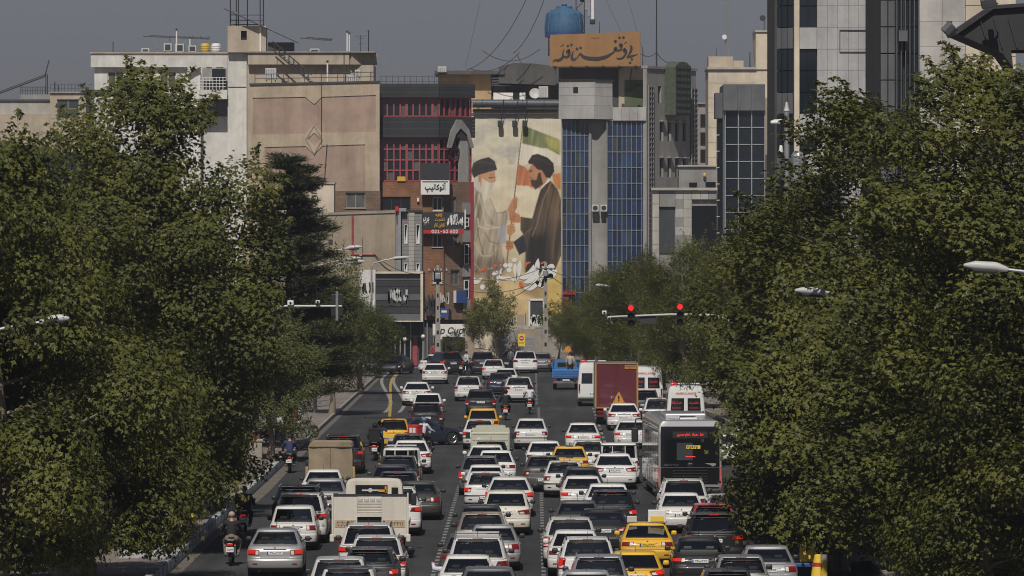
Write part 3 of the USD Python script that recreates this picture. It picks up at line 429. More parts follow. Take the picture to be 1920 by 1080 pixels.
    if kind != 'pickup_cab':
        yb2 = max(yrb + .45, K['yrr'] + .05)
        q = t.part('rear_bench', rbx(-.58,.58, yb2 - .1, yb2, zb - .1, zb + .10,.04), sm, smooth=40)
        for s in (-1,1): t.part('headrest', rbx(s * .34 - .12, s * .34 + .12, yb2 - .1, yb2 - .02, zb + .11, zb + .21,.03), sm, q, 40)
    # rear of the car
    lens = 'red_lens_lit' if lit else 'red_lens'
    zc = zb
    LT = {'block': [((.56,.69),(1.02,.69),(1.02,.84),(.56,.84))], 'slim': [((.52,.70),(1.03,.70),(1.03,.81),(.52,.82))],
          'slant': [((.56,.76),(1.06,.74),(1.06,.93),(.48,.87))], 'oval': [((.70,.70),(1.01,.69),(1.01,.86),(.66,.87))],
          'tall': [((.79,.66),(1.03,.66),(1.04, zc - .02),(.77, zc - .04))], 'high': [((.58,.86),(1.06,.84),(1.06,1.02),(.66,1.0))], 'wide': [((.5,.7),(1.04,.7),(1.04,.84),(.5,.84))]}[K['lights']]
    for s in (1,-1):
        for q in LT:
            def T(xf): return (tx(s * xf, N) if xf <= 1 else (1 + (xf - 1) if s > 0 else -(xf - 1)))
            def sub(a0, a1, b0, b1):
                Q = [np.array(k, float) for k in q]
                def P(a, b): return (Q[0] * (1 - a) + Q[1] * a) * (1 - b) + (Q[3] * (1 - a) + Q[2] * a) * b
                pts = [P(a0, b0), P(a1, b0), P(a1, b1), P(a0, b1)]
                return pts
            def mesh(a0, a1, b0, b1, off):
                # sample the quad in (x fraction, z), then go to t
                u, v = np.meshgrid(np.linspace(a0, a1,7), np.linspace(b0, b1,4)); Q = np.array(q)
                xz = ((1 - u) * (1 - v))[..., None] * Q[0] + (u * (1 - v))[..., None] * Q[1] + (u * v)[..., None] * Q[2] + ((1 - u) * v)[..., None] * Q[3]
                tt = np.vectorize(T)(xz[..., 0]); P, Nn = sh(tt, xz[..., 1]), sh.normal(tt, xz[..., 1])
                A = (P + Nn * off).reshape(-1,3); B = (P - Nn * .02).reshape(-1,3); W7 = 7; F = []
                for j in range(3):
                    for i in range(6):
                        a = j * W7 + i; F += [[a, a + 1, a + 8], [a, a + 8, a + 7]]
                nA = len(A); ed = list(range(7)) + [13,20,27] + [26,25,24,23,22,21] + [14,7]
                for a, b in zip(ed, ed[1:] + ed[:1]): F += [[a, nA + a, nA + b], [a, nA + b, b]]
                F = np.array(F); F = F if s > 0 else F[:, ::-1]
                return np.vstack([A, B]), F
            lp = t.part('tail_light', mesh(0,1,0,1,.010), 'red_lens', smooth=35)
            if lit: t.part('brake_lamp', mesh(.35,.95,.25,.95,.014), 'red_lens_lit', lp, 35)
            if K['lights'] in ('tall', 'slant', 'oval'): t.part('reversing_lamp', mesh(.1,.9,.12,.34,.013) if K['lights'] == 'tall' else mesh(.08,.42,.15,.62,.013), 'clear_lens', lp, 35)
            elif K['lights'] in ('block', 'slim'): t.part('reversing_lamp', mesh(.05,.28,.1,.9,.013), 'clear_lens', lp, 35)
    xin = min(LT[0][0][0], LT[0][3][0]) - .03
    if kind != 'pickup_cab':
        lid = t.part('boot_lid' if not hatch else 'tailgate', sh.patch([(tx(-xin, N),.60),(tx(xin, N),.60),(tx(xin, N), zb - .03),(tx(-xin, N), zb - .03)], 8,6,.006,.02), colour, smooth=35)
        if K['garnish']:
            t.part('handle_trim', sh.patch([(tx(-.42, N), zb - .135),(tx(.42, N), zb - .135),(tx(.42, N), zb - .10),(tx(-.42, N), zb - .10)], 6,1,.02,.02), opts.get('trim', 'chrome' if 'modern' in kind or kind == 'sport_utility' else colour), lid, 35)
        t.part('badge', lathe([(0,-.008),(.032,-.008),(.036,0),(.036,.02)], 'y', 12,(0, float(sh(.5, zb - .07)[1]) - .006, zb - .07)), 'chrome', lid, 30)
    t.part('lower_bumper', sh.patch([(-.06,.19),(1.06,.19),(1.06,.31),(-.06,.31)], 18,2,.008,.02), 'dark_trim', smooth=35)
    if K['strip']: t.part('bumper_strip', sh.patch([(-.05,.535),(1.05,.535),(1.05,.585),(-.05,.585)], 18,1,.016,.03), 'black_plastic', smooth=35)
    else: t.part('bumper_seam', sh.patch([(-.05,.588),(1.05,.588),(1.05,.602),(-.05,.602)], 18,1,.002,.02), 'black_plastic', smooth=35)
    for a, b in ((-.80,-.62),(.62,.80)): t.part('reflector', sh.patch([(tx(a, N),.40),(tx(b, N),.40),(tx(b, N),.44),(tx(a, N),.44)], 2,1,.006,.02), 'red_lens')
    if kind == 'pickup_cab':
        t.part('tailgate', cat(bx(-w * .86, w * .86,.045,.085,.58,1.02), *[bx(-w * .8, w * .8,.035,.047, z, z + .03) for z in (.66,.78,.90)]), colour)
        for x in (-.27,.27): t.part('window_bar', bx(x - .02, x + .02, yrb + .01, yrb + .05, zb + .04, zt - .07), 'white_metal')
    where, pz = K['plate']
    py = float(sh(.5, pz)[1]) - .028
    plate(t, 0, py, pz, mat=opts.get('plate_mat', 'plate_white'), ink_name=opts.get('plate_no', 'p1'))
    # high brake light, mirrors, handles, aerial, exhaust, wiper, rails
    P = g(.5, zt - .055)
    zt2 = zt - .05 if not K['spoiler'] else zt + .012
    if K['spoiler']:
        yy = K['yrr']
        sp = t.part('spoiler', rbx(-rw * .86, rw * .86, yy - .10, yy + .12, zt + .0, zt + .035,.015), roofmat, smooth=40)
        t.part('high_brake_light', bx(-.15,.15, yy - .108, yy - .07, zt + .006, zt + .028), 'red_lens_lit' if lit else 'red_lens', sp)
    else:
        t.part('high_brake_light', bx(-.14,.14, float(g(.5, zb + .05)[1]) + .02, float(g(.5, zb + .05)[1]) + .10, zb + .018, zb + .05), 'red_lens_lit' if lit == 2 else 'red_lens')
    for s in (-1,1):
        q = t.part('wing_mirror', rbx(s * (w + .06) - .09, s * (w + .06) + .09, ywb - .38, ywb - .28, zb - .01, zb + .14,.045), colour if K['tint'] == 'glass_tint' and not hatch else 'black_plastic', smooth=40)
        t.part('mirror_arm', rod((s * w * .9, ywb - .3, zb + .02),(s * w, ywb - .33, zb + .05),.02), 'black_plastic', q)
        for yy in ((1.62,2.55) if kind != 'pickup_cab' else (2.6,)):
            hp = sh(1.5 if s > 0 else 3.5, zb - .13); t.part('door_handle', rbx(s * w * .985 - .02, s * w * .985 + .02, yy, yy + .2, zb - .15, zb - .12,.01), colour, smooth=40)
        for yy in (ya + .42,(ya + yb) / 2 + .12):
            t.part('door_seam', bx(s * w * 1.002 - .004, s * w * 1.002 + .004, yy, yy + .014,.34, zb - .10), 'black_plastic')
        if K['rails']:
            t.part('roof_rail', tube([(s * rw * .96, K['yrr'] + .05, zt + .02),(s * rw * .97, K['yrr'] + .15, zt + .045),(s * rw * .97, K['yrf'] - .05, zt + .045),(s * rw * .96, K['yrf'] + .05, zt + .02)], .02,6), opts.get('rail', 'galvanised'), smooth=40)
    t.part('aerial', rod((0, K['yrr'] + .12, zt + .03),(0, K['yrr'] + .02, zt + .24),.008,5), 'black_plastic')
    t.part('exhaust', lathe([(.0,.12),(.02,.12),(.025,0),(.03,-.01),(.03,.12)], 'y', 10,(-w * .55,.03,.20)), 'steel')
    if hatch and kind != 'pickup_cab': t.part('rear_wiper', rod((0, float(g(.5, zb + .05)[1]) - .015, zb + .05),(.38, float(g(.5, zb + .10)[1]) - .012, zb + .11),.010), 'black_plastic')
    # front of the car
    gr = t.part('grille', sh.patch([(2.5 - .13,.50),(2.5 + .13,.50),(2.5 + .13,.66),(2.5 - .13,.66)], 6,2,.008,.02), 'black_plastic', smooth=35)
    for a in (.12,.80):
        t.part('headlight', sh.patch([(2 + a - .02,.60),(2 + a + .10,.60),(2 + a + .10,.74),(2 + a - .02,.74)], 5,2,.01,.02), 'clear_lens', smooth=35)
    for o in opts.get('extra', ()): o(t, K)
    return t.path
PROTOS = {}
GREENHOUSE = {k: {**BASE, **v} for k, v in KINDS.items()}
def put_car(kind, colour, lit, u, v, label, heading=0.0, by='r', group=None, **opts):
    """v is the picture row of the roof's rear edge (by 'r') or of the tyres on the road (by 'g')."""
    K = {**BASE, **KINDS[kind], **opts}
    if by == 'r': Y = FPX * (HC - K['H'] + .02) / (v - VVP) - K['yrr']
    else: Y = GY(v) - .5
    if colour == 'white_paint' and len(CARS) % 3 != 0: colour = ('white_paint_b', 'white_paint_c')[len(CARS) % 3 - 1]
    key = re.sub('[^a-z0-9_]', '', f"{kind}_{colour}_{lit}_" + '_'.join(f'{k}{x if isinstance(x, (str, int, bool)) else getattr(x, "__name__", "x")}' for k, x in sorted(opts.items()) if k != 'extra') + '_' + '_'.join(f.__name__ for f in opts.get('extra', ())).lower()).lower()
    if key not in PROTOS: PROTOS[key] = car_proto(kind, colour, lit, key, opts)
    CARS.append(dict(X=PX(u, Y), Y=Y, L=K['L'], W=K['W'], head=heading, proto=PROTOS[key], label=label, group=group, name={'hatchback': 'hatchback', 'tall_hatchback': 'hatchback', 'sport_utility': 'sport_utility', 'pickup_cab': 'pickup'}.get(kind, 'saloon_car')))
CARS = []
# ---------------------------------------------------------------- people
def sph(p, r, n=12): return m3.Manifold.sphere(r, n).translate(tuple(map(float, p)))
def bone(p, r, q, s, n=12): return m3.Manifold.batch_hull([sph(p, r, n), sph(q, s, n)])
def figure(t, J, shirt, trousers, hair='hair', helmet=None, shoe='black_plastic', face=1.0, sleeves='long'):
    """A person from joints J (pelvis, chest, neck, head, then l/r shoulder, elbow, wrist, hip, knee, ankle; hands reach along the forearm)."""
    J = {k: np.array(v, float) for k, v in J.items()}
    fw = J.get('face', np.array([0,1.0,0])); fw = fw / np.linalg.norm(fw); rt = np.cross(fw, [0,0,1.0]); rt /= np.linalg.norm(rt)
    h = J['head']; up = np.array([0,0,1.0])
    B = [bone(J['pelvis'], .125, J['chest'], .145), bone(J['chest'], .14, J['neck'], .075), bone(J['neck'], .058, h - up * .04,.060),
         m3.Manifold.batch_hull([sph(h + up * .03 - fw * .02,.092,16), sph(h - up * .05 + fw * .03,.066,12), sph(h - up * .09 + fw * .055,.032,10)]),
         bone(h + up * .005 + fw * .085,.012, h - up * .035 + fw * .108,.016,8)]
    for s in (-1,1): B.append(m3.Manifold.batch_hull([sph(h + rt * s * .092 + up * .02,.014,6), sph(h + rt * s * .090 - up * .03,.012,6)]))
    B.append(bone(h - up * .062 + fw * .082 - rt * .02,.008, h - up * .062 + fw * .082 + rt * .02,.008,6))
    hands = []
    for s, k in ((-1, 'l'),(1, 'r')):
        sh, el, wr, hp, kn, an = (J[k + x] for x in ('shoulder', 'elbow', 'wrist', 'hip', 'knee', 'ankle'))
        B += [bone(J['chest'] + up * .05,.11, sh, .07), bone(sh, .062, el, .045), bone(el, .045, wr, .030), bone(J['pelvis'], .11, hp, .095), bone(hp, .088, kn, .058), bone(kn, .058, an, .040)]
        d = wr - el; d /= np.linalg.norm(d); side = np.cross(d, up); side /= max(np.linalg.norm(side),1e-6); dn = np.cross(side, d)
        palm = wr + d * .085
        B.append(m3.Manifold.batch_hull([sph(wr, .026,8), sph(palm + side * .032,.014,8), sph(palm - side * .032,.014,8)]))
        for i, (o, L) in enumerate(((-.033,.062),(-.011,.075),(.011,.072),(.033,.058))):
            a = palm + side * o; b = a + d * L * .55 - dn * -.012 * 0 + dn * (-.018); c = b + d * L * .2 - dn * .035
            B += [bone(a, .0095, b, .0088,6), bone(b, .0088, c, .0078,6)]
        th = wr + d * .03 - side * s * .028
        B += [bone(th, .013, th + d * .035 - side * s * .03,.0105,6), bone(th + d * .035 - side * s * .03,.0105, th + d * .07 - side * s * .028 - dn * .02,.009,6)]
        f = J.get(k + 'toe', an + fw * .16 - up * .05); B.append(bone(an, .038, f, .030,8))
    t.part('body', unsolid(m3.Manifold.batch_boolean(B, m3.OpType.Add)), 'skin', smooth=40)
    C = [bone(J['pelvis'], .140, J['chest'], .160), bone(J['chest'], .155, J['neck'] - up * .03,.085)]
    T = [bone(J['pelvis'] + up * .03,.142, J['pelvis'], .13)]; S = []
    for k in 'lr':
        sh, el, wr, hp, kn, an = (J[k + x] for x in ('shoulder', 'elbow', 'wrist', 'hip', 'knee', 'ankle'))
        C += [bone(J['chest'] + up * .05,.125, sh, .082), bone(sh, .078, el, .062)]
        if sleeves == 'long': C.append(bone(el, .062, wr - (wr - el) * .08,.046))
        T += [bone(J['pelvis'], .128, hp, .112), bone(hp, .108, kn, .078), bone(kn, .078, an + (kn - an) * .12,.060)]
        f = J.get(k + 'toe', an + fw * .16 - up * .05); S.append(m3.Manifold.batch_hull([sph(an - up * .03,.052,8), sph(f, .040,8), sph(an - up * .045 - fw * .04,.042,8)]))
    t.part('shirt', unsolid(m3.Manifold.batch_boolean(C, m3.OpType.Add)), shirt, smooth=50)
    t.part('trousers', unsolid(m3.Manifold.batch_boolean(T, m3.OpType.Add)), trousers, smooth=50)
    for q in S: t.part('shoe', unsolid(q), shoe, smooth=50)
    for s in (-1,1): t.part('eye', unsolid(sph(h + up * .012 + fw * .083 + rt * s * .034,.011,8)), 'eye')
    cap = m3.Manifold.sphere(.103 if not helmet else .135,18).translate(tuple(h + up * .035 - fw * .012)) - m3.Manifold.cube((.5,.5,.5), True).translate((0,0,-.25)).rotate((0,0,0)).translate(tuple(h + up * (.0 if not helmet else -.05) + fw * .30))
    cap = cap - m3.Manifold.cube((1,1,.5), True).translate(tuple(h - up * (.28 if not helmet else .36)))
    t.part('helmet' if helmet else 'hair', unsolid(cap), helmet or hair, smooth=50)
def rider_pose(lean=.12, hand=(.33,.62,1.02), seat=.80):
    d = dict(pelvis=(0,.0, seat + .08), chest=(0, lean * .9, seat + .43), neck=(0, lean + .02, seat + .60), head=(0, lean + .05, seat + .76))
    for s, k in ((-1, 'l'),(1, 'r')):
        d[k + 'shoulder'] = (s * .19, lean, seat + .53); d[k + 'elbow'] = (s * .31, lean + .16, seat + .30); d[k + 'wrist'] = (s * hand[0], hand[1] - .07, hand[2])
        d[k + 'hip'] = (s * .11,.02, seat + .04); d[k + 'knee'] = (s * .23,.42, seat - .06); d[k + 'ankle'] = (s * .19,.20,.34); d[k + 'toe'] = (s * .19,.36,.30)
    return d
def stand_pose(h=1.74, arms='down', step=.08, bend=0.0):
    k = h / 1.74
    d = dict(pelvis=(0,0,.95 * k), chest=(0, bend * .3,1.28 * k), neck=(0, bend * .6,1.46 * k), head=(0,.03 + bend, 1.62 * k))
    for s, q in ((-1, 'l'),(1, 'r')):
        d[q + 'shoulder'] = (s * .19 * k, bend * .5,1.40 * k)
        if arms == 'phone': d[q + 'elbow'] = (s * .25,.05,1.12 * k); d[q + 'wrist'] = (s * .09,.26,1.18 * k)
        elif arms == 'up': d[q + 'elbow'] = (s * .30,.12,1.30 * k); d[q + 'wrist'] = (s * .26,.36,1.36 * k)
        else: d[q + 'elbow'] = (s * .26,-.02,1.12 * k); d[q + 'wrist'] = (s * .27,.08,.88 * k)
        d[q + 'hip'] = (s * .10 * k, 0,.90 * k); d[q + 'knee'] = (s * .11 * k, s * step + .03,.50 * k); d[q + 'ankle'] = (s * .11 * k, s * step * 1.6 - .02,.09 * k)
    return d
def person(label, base, heading, J, shirt, trousers, helmet=None, group=None, **kw):
    t = Thing('person', label, 'person', group, base=base, rot=-heading, local=True)
    figure(t, J, shirt, trousers, helmet=helmet, **kw); return t

# ---------------------------------------------------------------- motorcycles
def motorcycle(label, base, heading, colour, box=None, group=None, rack=False, shade=False):
    t = Thing('motorcycle', label, 'motorcycle', group, base=base, rot=-heading, local=True)
    R = .29
    for y, n in ((-.55,0),(.72,1)):
        w = t.part('wheel', lathe([(0,.04),(.04,.05),(.06,.03),(.06,-.03),(.04,-.05),(0,-.04)][::-1], 'x', 12,(0, y, R)), 'steel', smooth=30)
        t.part('tyre', lathe([(R - .07,-.03),(R - .03,-.05),(R, -.025),(R, .025),(R - .03,.05),(R - .07,.03),(R - .08,0),(R - .07,-.03)][::-1], 'x', 24,(0, y, R)), 'tyre', w, 40)
        t.part('rim', cat(*[rod((0, y, R),(0, y + math.cos(a) * .21, R + math.sin(a) * .21),.008,4) for a in np.arange(10) * .628]), 'rim', w)
    t.part('frame', cat(tube([(0,-.55, R),(0,-.25,.42),(0,.1,.36),(0,.35,.5),(0,.48,.86)], .028,8), tube([(.09,-.55, R),(.10,-.3,.62),(.06,.1,.72),(0,.45,.86)], .02,6), tube([(-.09,-.55, R),(-.10,-.3,.62),(-.06,.1,.72),(0,.45,.86)], .02,6)), 'dark_iron', smooth=40)
    t.part('engine', cat(rbx(-.13,.13,-.05,.27,.26,.50,.05), rbx(-.08,.08,.06,.2,.48,.66,.03)), 'steel', smooth=40)
    t.part('fuel_tank', rbx(-.13,.13,.08,.46,.70,.92,.09), colour, smooth=50)
    t.part('seat', rbx(-.13,.13,-.62,.12,.74,.84,.045), 'black_plastic', smooth=50)
    for s in (-1,1): t.part('side_cover', rbx(s * .115 - .025, s * .115 + .025,-.42,-.06,.52,.74,.02), colour, smooth=40)
    t.part('mudguard', tube([(0,-.92,.52),(0,-.78,.62),(0,-.6,.66),(0,-.45,.62)], [.05,.075,.08,.07], 8), colour, smooth=50)
    t.part('front_mudguard', tube([(0,.5,.58),(0,.72,.625),(0,.92,.55)], [.05,.06,.045], 8), colour, smooth=50)
    t.part('fork', cat(rod((-.08,.72, R),(-.08,.46,.98),.024), rod((.08,.72, R),(.08,.46,.98),.024)), 'chrome', smooth=40)
    t.part('handlebar', tube([(-.36,.38,1.02),(-.2,.44,1.05),(0,.47,1.0),(.2,.44,1.05),(.36,.38,1.02)], .014,8), 'dark_iron', smooth=40)
    t.part('headlight', lathe([(0,.10),(.07,.10),(.09,.06),(.07,-.05),(0,-.08)][::-1], 'y', 14,(0,.56,.95)), 'clear_lens', smooth=40)
    for s in (-1,1):
        q = t.part('mirror', rbx(s * .33 - .055, s * .33 + .055,.36,.385,1.16,1.24,.012), 'black_plastic', smooth=40)
        t.part('mirror_stem', rod((s * .25,.42,1.04),(s * .33,.38,1.18),.007,5), 'dark_iron', q)
        t.part('indicator', rbx(s * .16 - .03, s * .16 + .03,-.88,-.82,.64,.69,.015), 'amber_lens', smooth=40)
        t.part('shock', rod((s * .12,-.52,.34),(s * .11,-.38,.68),.028,8), 'chrome', smooth=40)
        t.part('footrest', rod((s * .08,.15,.32),(s * .25,.15,.32),.014,6), 'dark_iron')
    t.part('exhaust', tube([(.12,.22,.36),(.17,0,.28),(.18,-.3,.30),(.18,-.75,.36)], [.02,.025,.045,.045], 10), 'chrome', smooth=40)
    t.part('tail_light', rbx(-.09,.09,-.95,-.88,.66,.74,.02), 'red_lens_lit', smooth=40)
    t.part('carrier', cat(*[rod((x, -.9,.86),(x, -.35,.86),.010,5) for x in (-.12,0,.12)], rod((-.13,-.9,.86),(.13,-.9,.86),.010,5)), 'chrome')
    p = t.part('number_plate', bx(-.12,.12,-.97,-.955,.46,.62), 'plate_white')
    g = ink('p2', w=.19, h=.06); t.part('plate_digits', mv(ext(g, .004),-.095,-.971,.50), 'plate_ink', p)
    return t
# ---------------------------------------------------------------- big vehicles
def strip_rect(x0, x1, z0, z1, y, d=.01): return bx(x0, x1, y - d, y, z0, z1)
def van(label, X, Y, head=0.0, ambulance=True, words=True, cat_='ambulance', bar=True):
    t = Thing('ambulance' if ambulance else 'van', label, cat_, base=(X, Y, 0), rot=-head, local=True)
    W, L, H = 1.98,5.9,2.62; w = W / 2
    yr = [(.3,.12),(.45,.02),(.6,0),(1.2,.02),(2.3,.10),(2.62,.16)]; yf = [(.3, L - .1),(.7, L),(1.1, L - .15),(1.35, L - .75),(2.2, L - 1.5),(2.62, L - 1.9)]
    hw = [(.3, w * .97),(.5, w),(1.3, w),(2.2, w * .93),(2.5, w * .88),(2.62, w * .80)]
    sh = Shell(yr, yf, hw, [(0,.16)], [(0,.6)], 4.0)
    body = solid(loft(sh, [.3,.4,.5,.6,.9,1.2,1.35,1.7,2.0,2.2,2.35,2.48,2.56,2.62], top=[(.10,.03),(.3,.05)]))
    for y in (1.05, L - 1.0):
        for s in (-1,1): body -= m3.Manifold.cylinder(.4,.40,.40,24).rotate((0,90,0)).translate((w - .28 if s > 0 else -w - .12, y, .36))
    t.part('body', unsolid(body), 'white_paint', smooth=28)
    for y in (1.05, L - 1.0):
        for s in (-1,1): wheel(t, s * (w - .13), y, .34,.22, s)
    n = 4.0
    for a, b in ((-.86,-.03),(.03,.86)):
        d = t.part('rear_door', sh.patch([(tx(a, n),.58),(tx(b, n),.58),(tx(b, n),2.36),(tx(a, n),2.36)], 6,6,.008,.02), 'white_paint', smooth=30)
        t.part('window', sh.patch([(tx(a + .07, n),1.38),(tx(b - .07, n),1.38),(tx(b - .07, n),2.02),(tx(a + .07, n),2.02)], 5,3,.016,.02), 'dark_pane', d, 30)
    for s in (-1,1):
        t.part('tail_light', sh.patch([(tx(s * .90 - .045, n),.95),(tx(s * .90 + .045, n),.95),(tx(s * .90 + .045, n),1.35),(tx(s * .90 - .045, n),1.35)], 2,3,.02,.03), 'red_lens', smooth=30)
        t.part('indicator', sh.patch([(tx(s * .90 - .045, n),.80),(tx(s * .90 + .045, n),.80),(tx(s * .90 + .045, n),.94),(tx(s * .90 - .045, n),.94)], 2,2,.02,.03), 'amber_lens', smooth=30)
        t.part('wing_mirror', rbx(s * (w + .15) - .1, s * (w + .15) + .1, L - 1.75, L - 1.62,1.35,1.7,.04), 'black_plastic', smooth=40)
        t.part('side_window', sh.patch([(1.55,1.42),(1.8,1.42),(1.8,2.0),(1.55,2.0)] if s > 0 else [(3.2,1.42),(3.45,1.42),(3.45,2.0),(3.2,2.0)], 3,3,.008,.02), 'dark_pane', smooth=30)
        if ambulance: t.part('side_stripe', sh.patch([(1.04,.8),(1.42,.8),(1.42,2.30),(1.04,2.30)] if s > 0 else [(3.58,.8),(3.96,.8),(3.96,2.30),(3.58,2.30)], 4,6,.006,.02), 'maroon_paint', smooth=30)
    t.part('windscreen', sh.patch([(2.12,1.40),(2.88,1.40),(2.86,2.2),(2.14,2.2)], 6,4,.01,.02), 'dark_pane', smooth=30)
    t.part('rear_bumper', rbx(-w * .97, w * .97,-.10,.12,.36,.54,.05), 'black_plastic', smooth=40)
    plate(t, 0,-.02,.78, ink_name='p3')
    if ambulance:
        yy = float(sh(.5,2.15)[1]) - .03
        if words:
            m = latin('AMBULANCE', .11, True); k = 1.05 / (m[0][:, 0].max() - m[0][:, 0].min()); V = m[0].copy(); V[:, 0] = V[:, 0] * k - .52; V[:, 1] = V[:, 1] + yy - .0; V[:, 2] += 2.20
            V[:, 1] += .035
            t.part('lettering', (V, m[1]), 'red_print')
            for x, nm in ((-.74, 'sedigh'),(.16, 'hazrat')):
                g = ink(nm, w=.52, h=.24); t.part('lettering', mv(ext(g, .006), x, float(sh(.5,1.7)[1]) - .024,1.66), 'red_print')
                t.part('lettering', cat(*[bx(x + .03 + k * .12, x + .12 + k * .12, float(sh(.5,1.5)[1]) - .03, float(sh(.5,1.5)[1]) - .02,1.49,1.535) for k in range(4)]), 'red_print')
        else:
            ring = cat(*[rod((.44, yy - .01,1.70),(.44 + .17 * math.cos(a), yy - .01,1.70 + .17 * math.sin(a)),.035,5) for a in np.arange(6) * math.pi / 3 + math.pi / 2])
            for x in (-.44,.44): t.part('star_emblem', mv(ring, x - .44,.03,0), 'blue_print')
        if bar:
            b = t.part('light_bar', rbx(-.72,.72,.7,.98,2.63,2.80,.05), 'blue_lens', smooth=40)
            t.part('red_lamp', rbx(-.76,-.45,.69,.99,2.64,2.81,.05), 'red_lens_lit', b, 40)
            t.part('pale_lamp', cat(rbx(-.40,.05,.68,1.0,2.72,2.79,.02), rbx(.25,.74,.68,1.0,2.72,2.79,.02)), 'clear_lens', b, 40)
    return t
def bus(label, X, Y, head):
    t = Thing('bus', label, 'bus', base=(X, Y, 0), rot=-head, local=True)
    W, L, H = 2.5,12.0,3.15; w = W / 2; n = 8.0
    sh = Shell([(.3,.06),(.6,0),(1.4,0),(2.6,.06),(3.15,.18)], [(.3, L - .05),(1.2, L),(3.15, L - .25)], [(.3, w * .98),(.6, w),(2.8, w),(3.0, w * .97),(3.15, w * .88)], [(0,.16)], [(0,.25)], n)
    body = solid(loft(sh, [.3,.45,.6,.9,1.4,2.0,2.6,2.8,2.92,3.0,3.08,3.15], top=[(.2,.04),(.5,.06)]))
    for y in (2.6, L - 2.7):
        for s in (-1,1): body -= m3.Manifold.cylinder(.5,.56,.56,26).rotate((0,90,0)).translate((w - .38 if s > 0 else -w - .12, y, .48))
    t.part('body', unsolid(body), 'bus_silver', smooth=28)
    for y in (2.6, L - 2.7):
        for s in (-1,1): wheel(t, s * (w - .17), y, .48,.28, s)
    q = lambda a, b, z0, z1, o=.012, nu=8, nv=4: sh.patch([(tx(a, n), z0),(tx(b, n), z0),(tx(b, n), z1),(tx(a, n), z1)], nu, nv, o, .03)
    back = t.part('rear_panel', q(-.93,.93,.48,2.94,.010,10,8), 'gloss_black', smooth=30)
    t.part('rear_window', q(-.80,.80,1.55,2.42,.018), 'bus_pane', back, 30)
    t.part('reflection_panel', q(-.42,.08,1.62,2.30,.021), 'bus_pane_pale', back, 30)
    d = t.part('destination_display', q(-.55,.55,2.48,2.74,.02), 'cabin_dark', back)
    y0 = float(sh(.5,2.6)[1])
    t.part('lettering', mv(ext(ink('line', w=1.06, h=.17),.008),-.52, y0 - .030,2.525), 'led_red', d)
    p = t.part('route_plate', q(-.12,.32,2.06,2.20,.034,2,1), 'plate_yellow', back); t.part('plate_digits', mv(ext(ink('busno', w=.42, h=.095),.006),-.12, float(sh(.5,2.13)[1]) - .042,2.082), 'plate_ink', p)
    t.part('high_brake_light', q(-.14,.16,1.74,1.78,.03,2,1), 'led_red', back)
    t.part('badge', cat(lathe([(.085,-.01),(.1,-.01),(.1,.02),(.085,.02),(.085,-.01)], 'y', 20,(0,-.02,1.46)), rod((-.05,-.02,1.42),(.05,-.02,1.50),.012), rod((-.06,-.02,1.47),(.06,-.02,1.47),.010)), 'chrome', back)
    for z in (.75,.86,.97,1.08,1.19): t.part('louvre', q(-.55,.55, z, z + .035,.035,6,1), 'black_plastic', back)
    t.part('panel_seam', q(-.92,.92,1.32,1.335,.018,8,1), 'steel', back)
    t.part('lettering', cat(*[strip_rect(-1.02 + k * .085,-.96 + k * .085,1.41,1.46,-.012,.01) for k in range(7)]), 'chrome', back)
    t.part('silver_flash', ext(Polygon([(.58,1.50),(1.0,1.50),(1.02,1.43),(.90,1.37),(.80,1.43)]),.02), 'bus_silver', back)
    for s in (-1,1):
        lt = t.part('tail_light', sh.patch([(tx(.97 * s, n) - .03,.55),(tx(.97 * s, n) + .03,.55),(tx(.97 * s, n) + .03,1.36),(tx(.97 * s, n) - .03,1.36)], 3,6,.03,.04), 'red_lens_lit', smooth=30)
        t.part('indicator', sh.patch([(tx(.97 * s, n) - .012,.62),(tx(.97 * s, n) + .012,.62),(tx(.97 * s, n) + .012,1.0),(tx(.97 * s, n) - .012,1.0)], 2,3,.036,.04), 'amber_lens_lit', lt, 30)
    for k in range(7):
        for s in (-1,1):
            a = .04 + k * .133; A = (1 + a, 1 + a + .118) if s > 0 else (4 - a - .118,4 - a)
            t.part('side_window', sh.patch([(A[0], 1.35),(A[1], 1.35),(A[1], 2.55),(A[0], 2.55)], 2,3,.008,.02), 'bus_pane', smooth=30)
    for k in range(5):
        a = 4 - .12 - k * .16; t.part('side_panel', sh.patch([(a - .13,.5),(a, .5),(a, 1.2),(a - .13,1.2)], 2,2,.006,.02), 'white_paint', smooth=30)
    t.part('roof_unit', rbx(-.85,.85,3.0,6.0,3.16,3.38,.09), 'bus_silver', smooth=40)
    t.part('roof_hatch', rbx(-.38,.38,.9,1.9,3.18,3.26,.05), 'bus_silver', smooth=40)
    t.part('roof_hatch', rbx(-.30,.30,1.0,2.0,3.27,3.30,.015), 'dark_trim', smooth=40)
    for s in (-1,1): m = t.part('wing_mirror', rbx(s * 1.55 - .14, s * 1.55 + .14, L - .2, L - .02,1.9,2.5,.05), 'black_plastic', smooth=40); t.part('mirror_arm', tube([(s * 1.2, L - .2,2.9),(s * 1.5, L + .02,2.85),(s * 1.55, L - .05,2.45)], .03,6), 'black_plastic', m)
    t.part('windscreen', sh.patch([(2.06,1.1),(2.94,1.1),(2.94,2.8),(2.06,2.8)], 6,4,.01,.02), 'dark_pane', smooth=30)
    t.part('rear_bumper', rbx(-1.2,1.2,-.06,.2,.34,.5,.05), 'dark_trim', smooth=40)
    return t
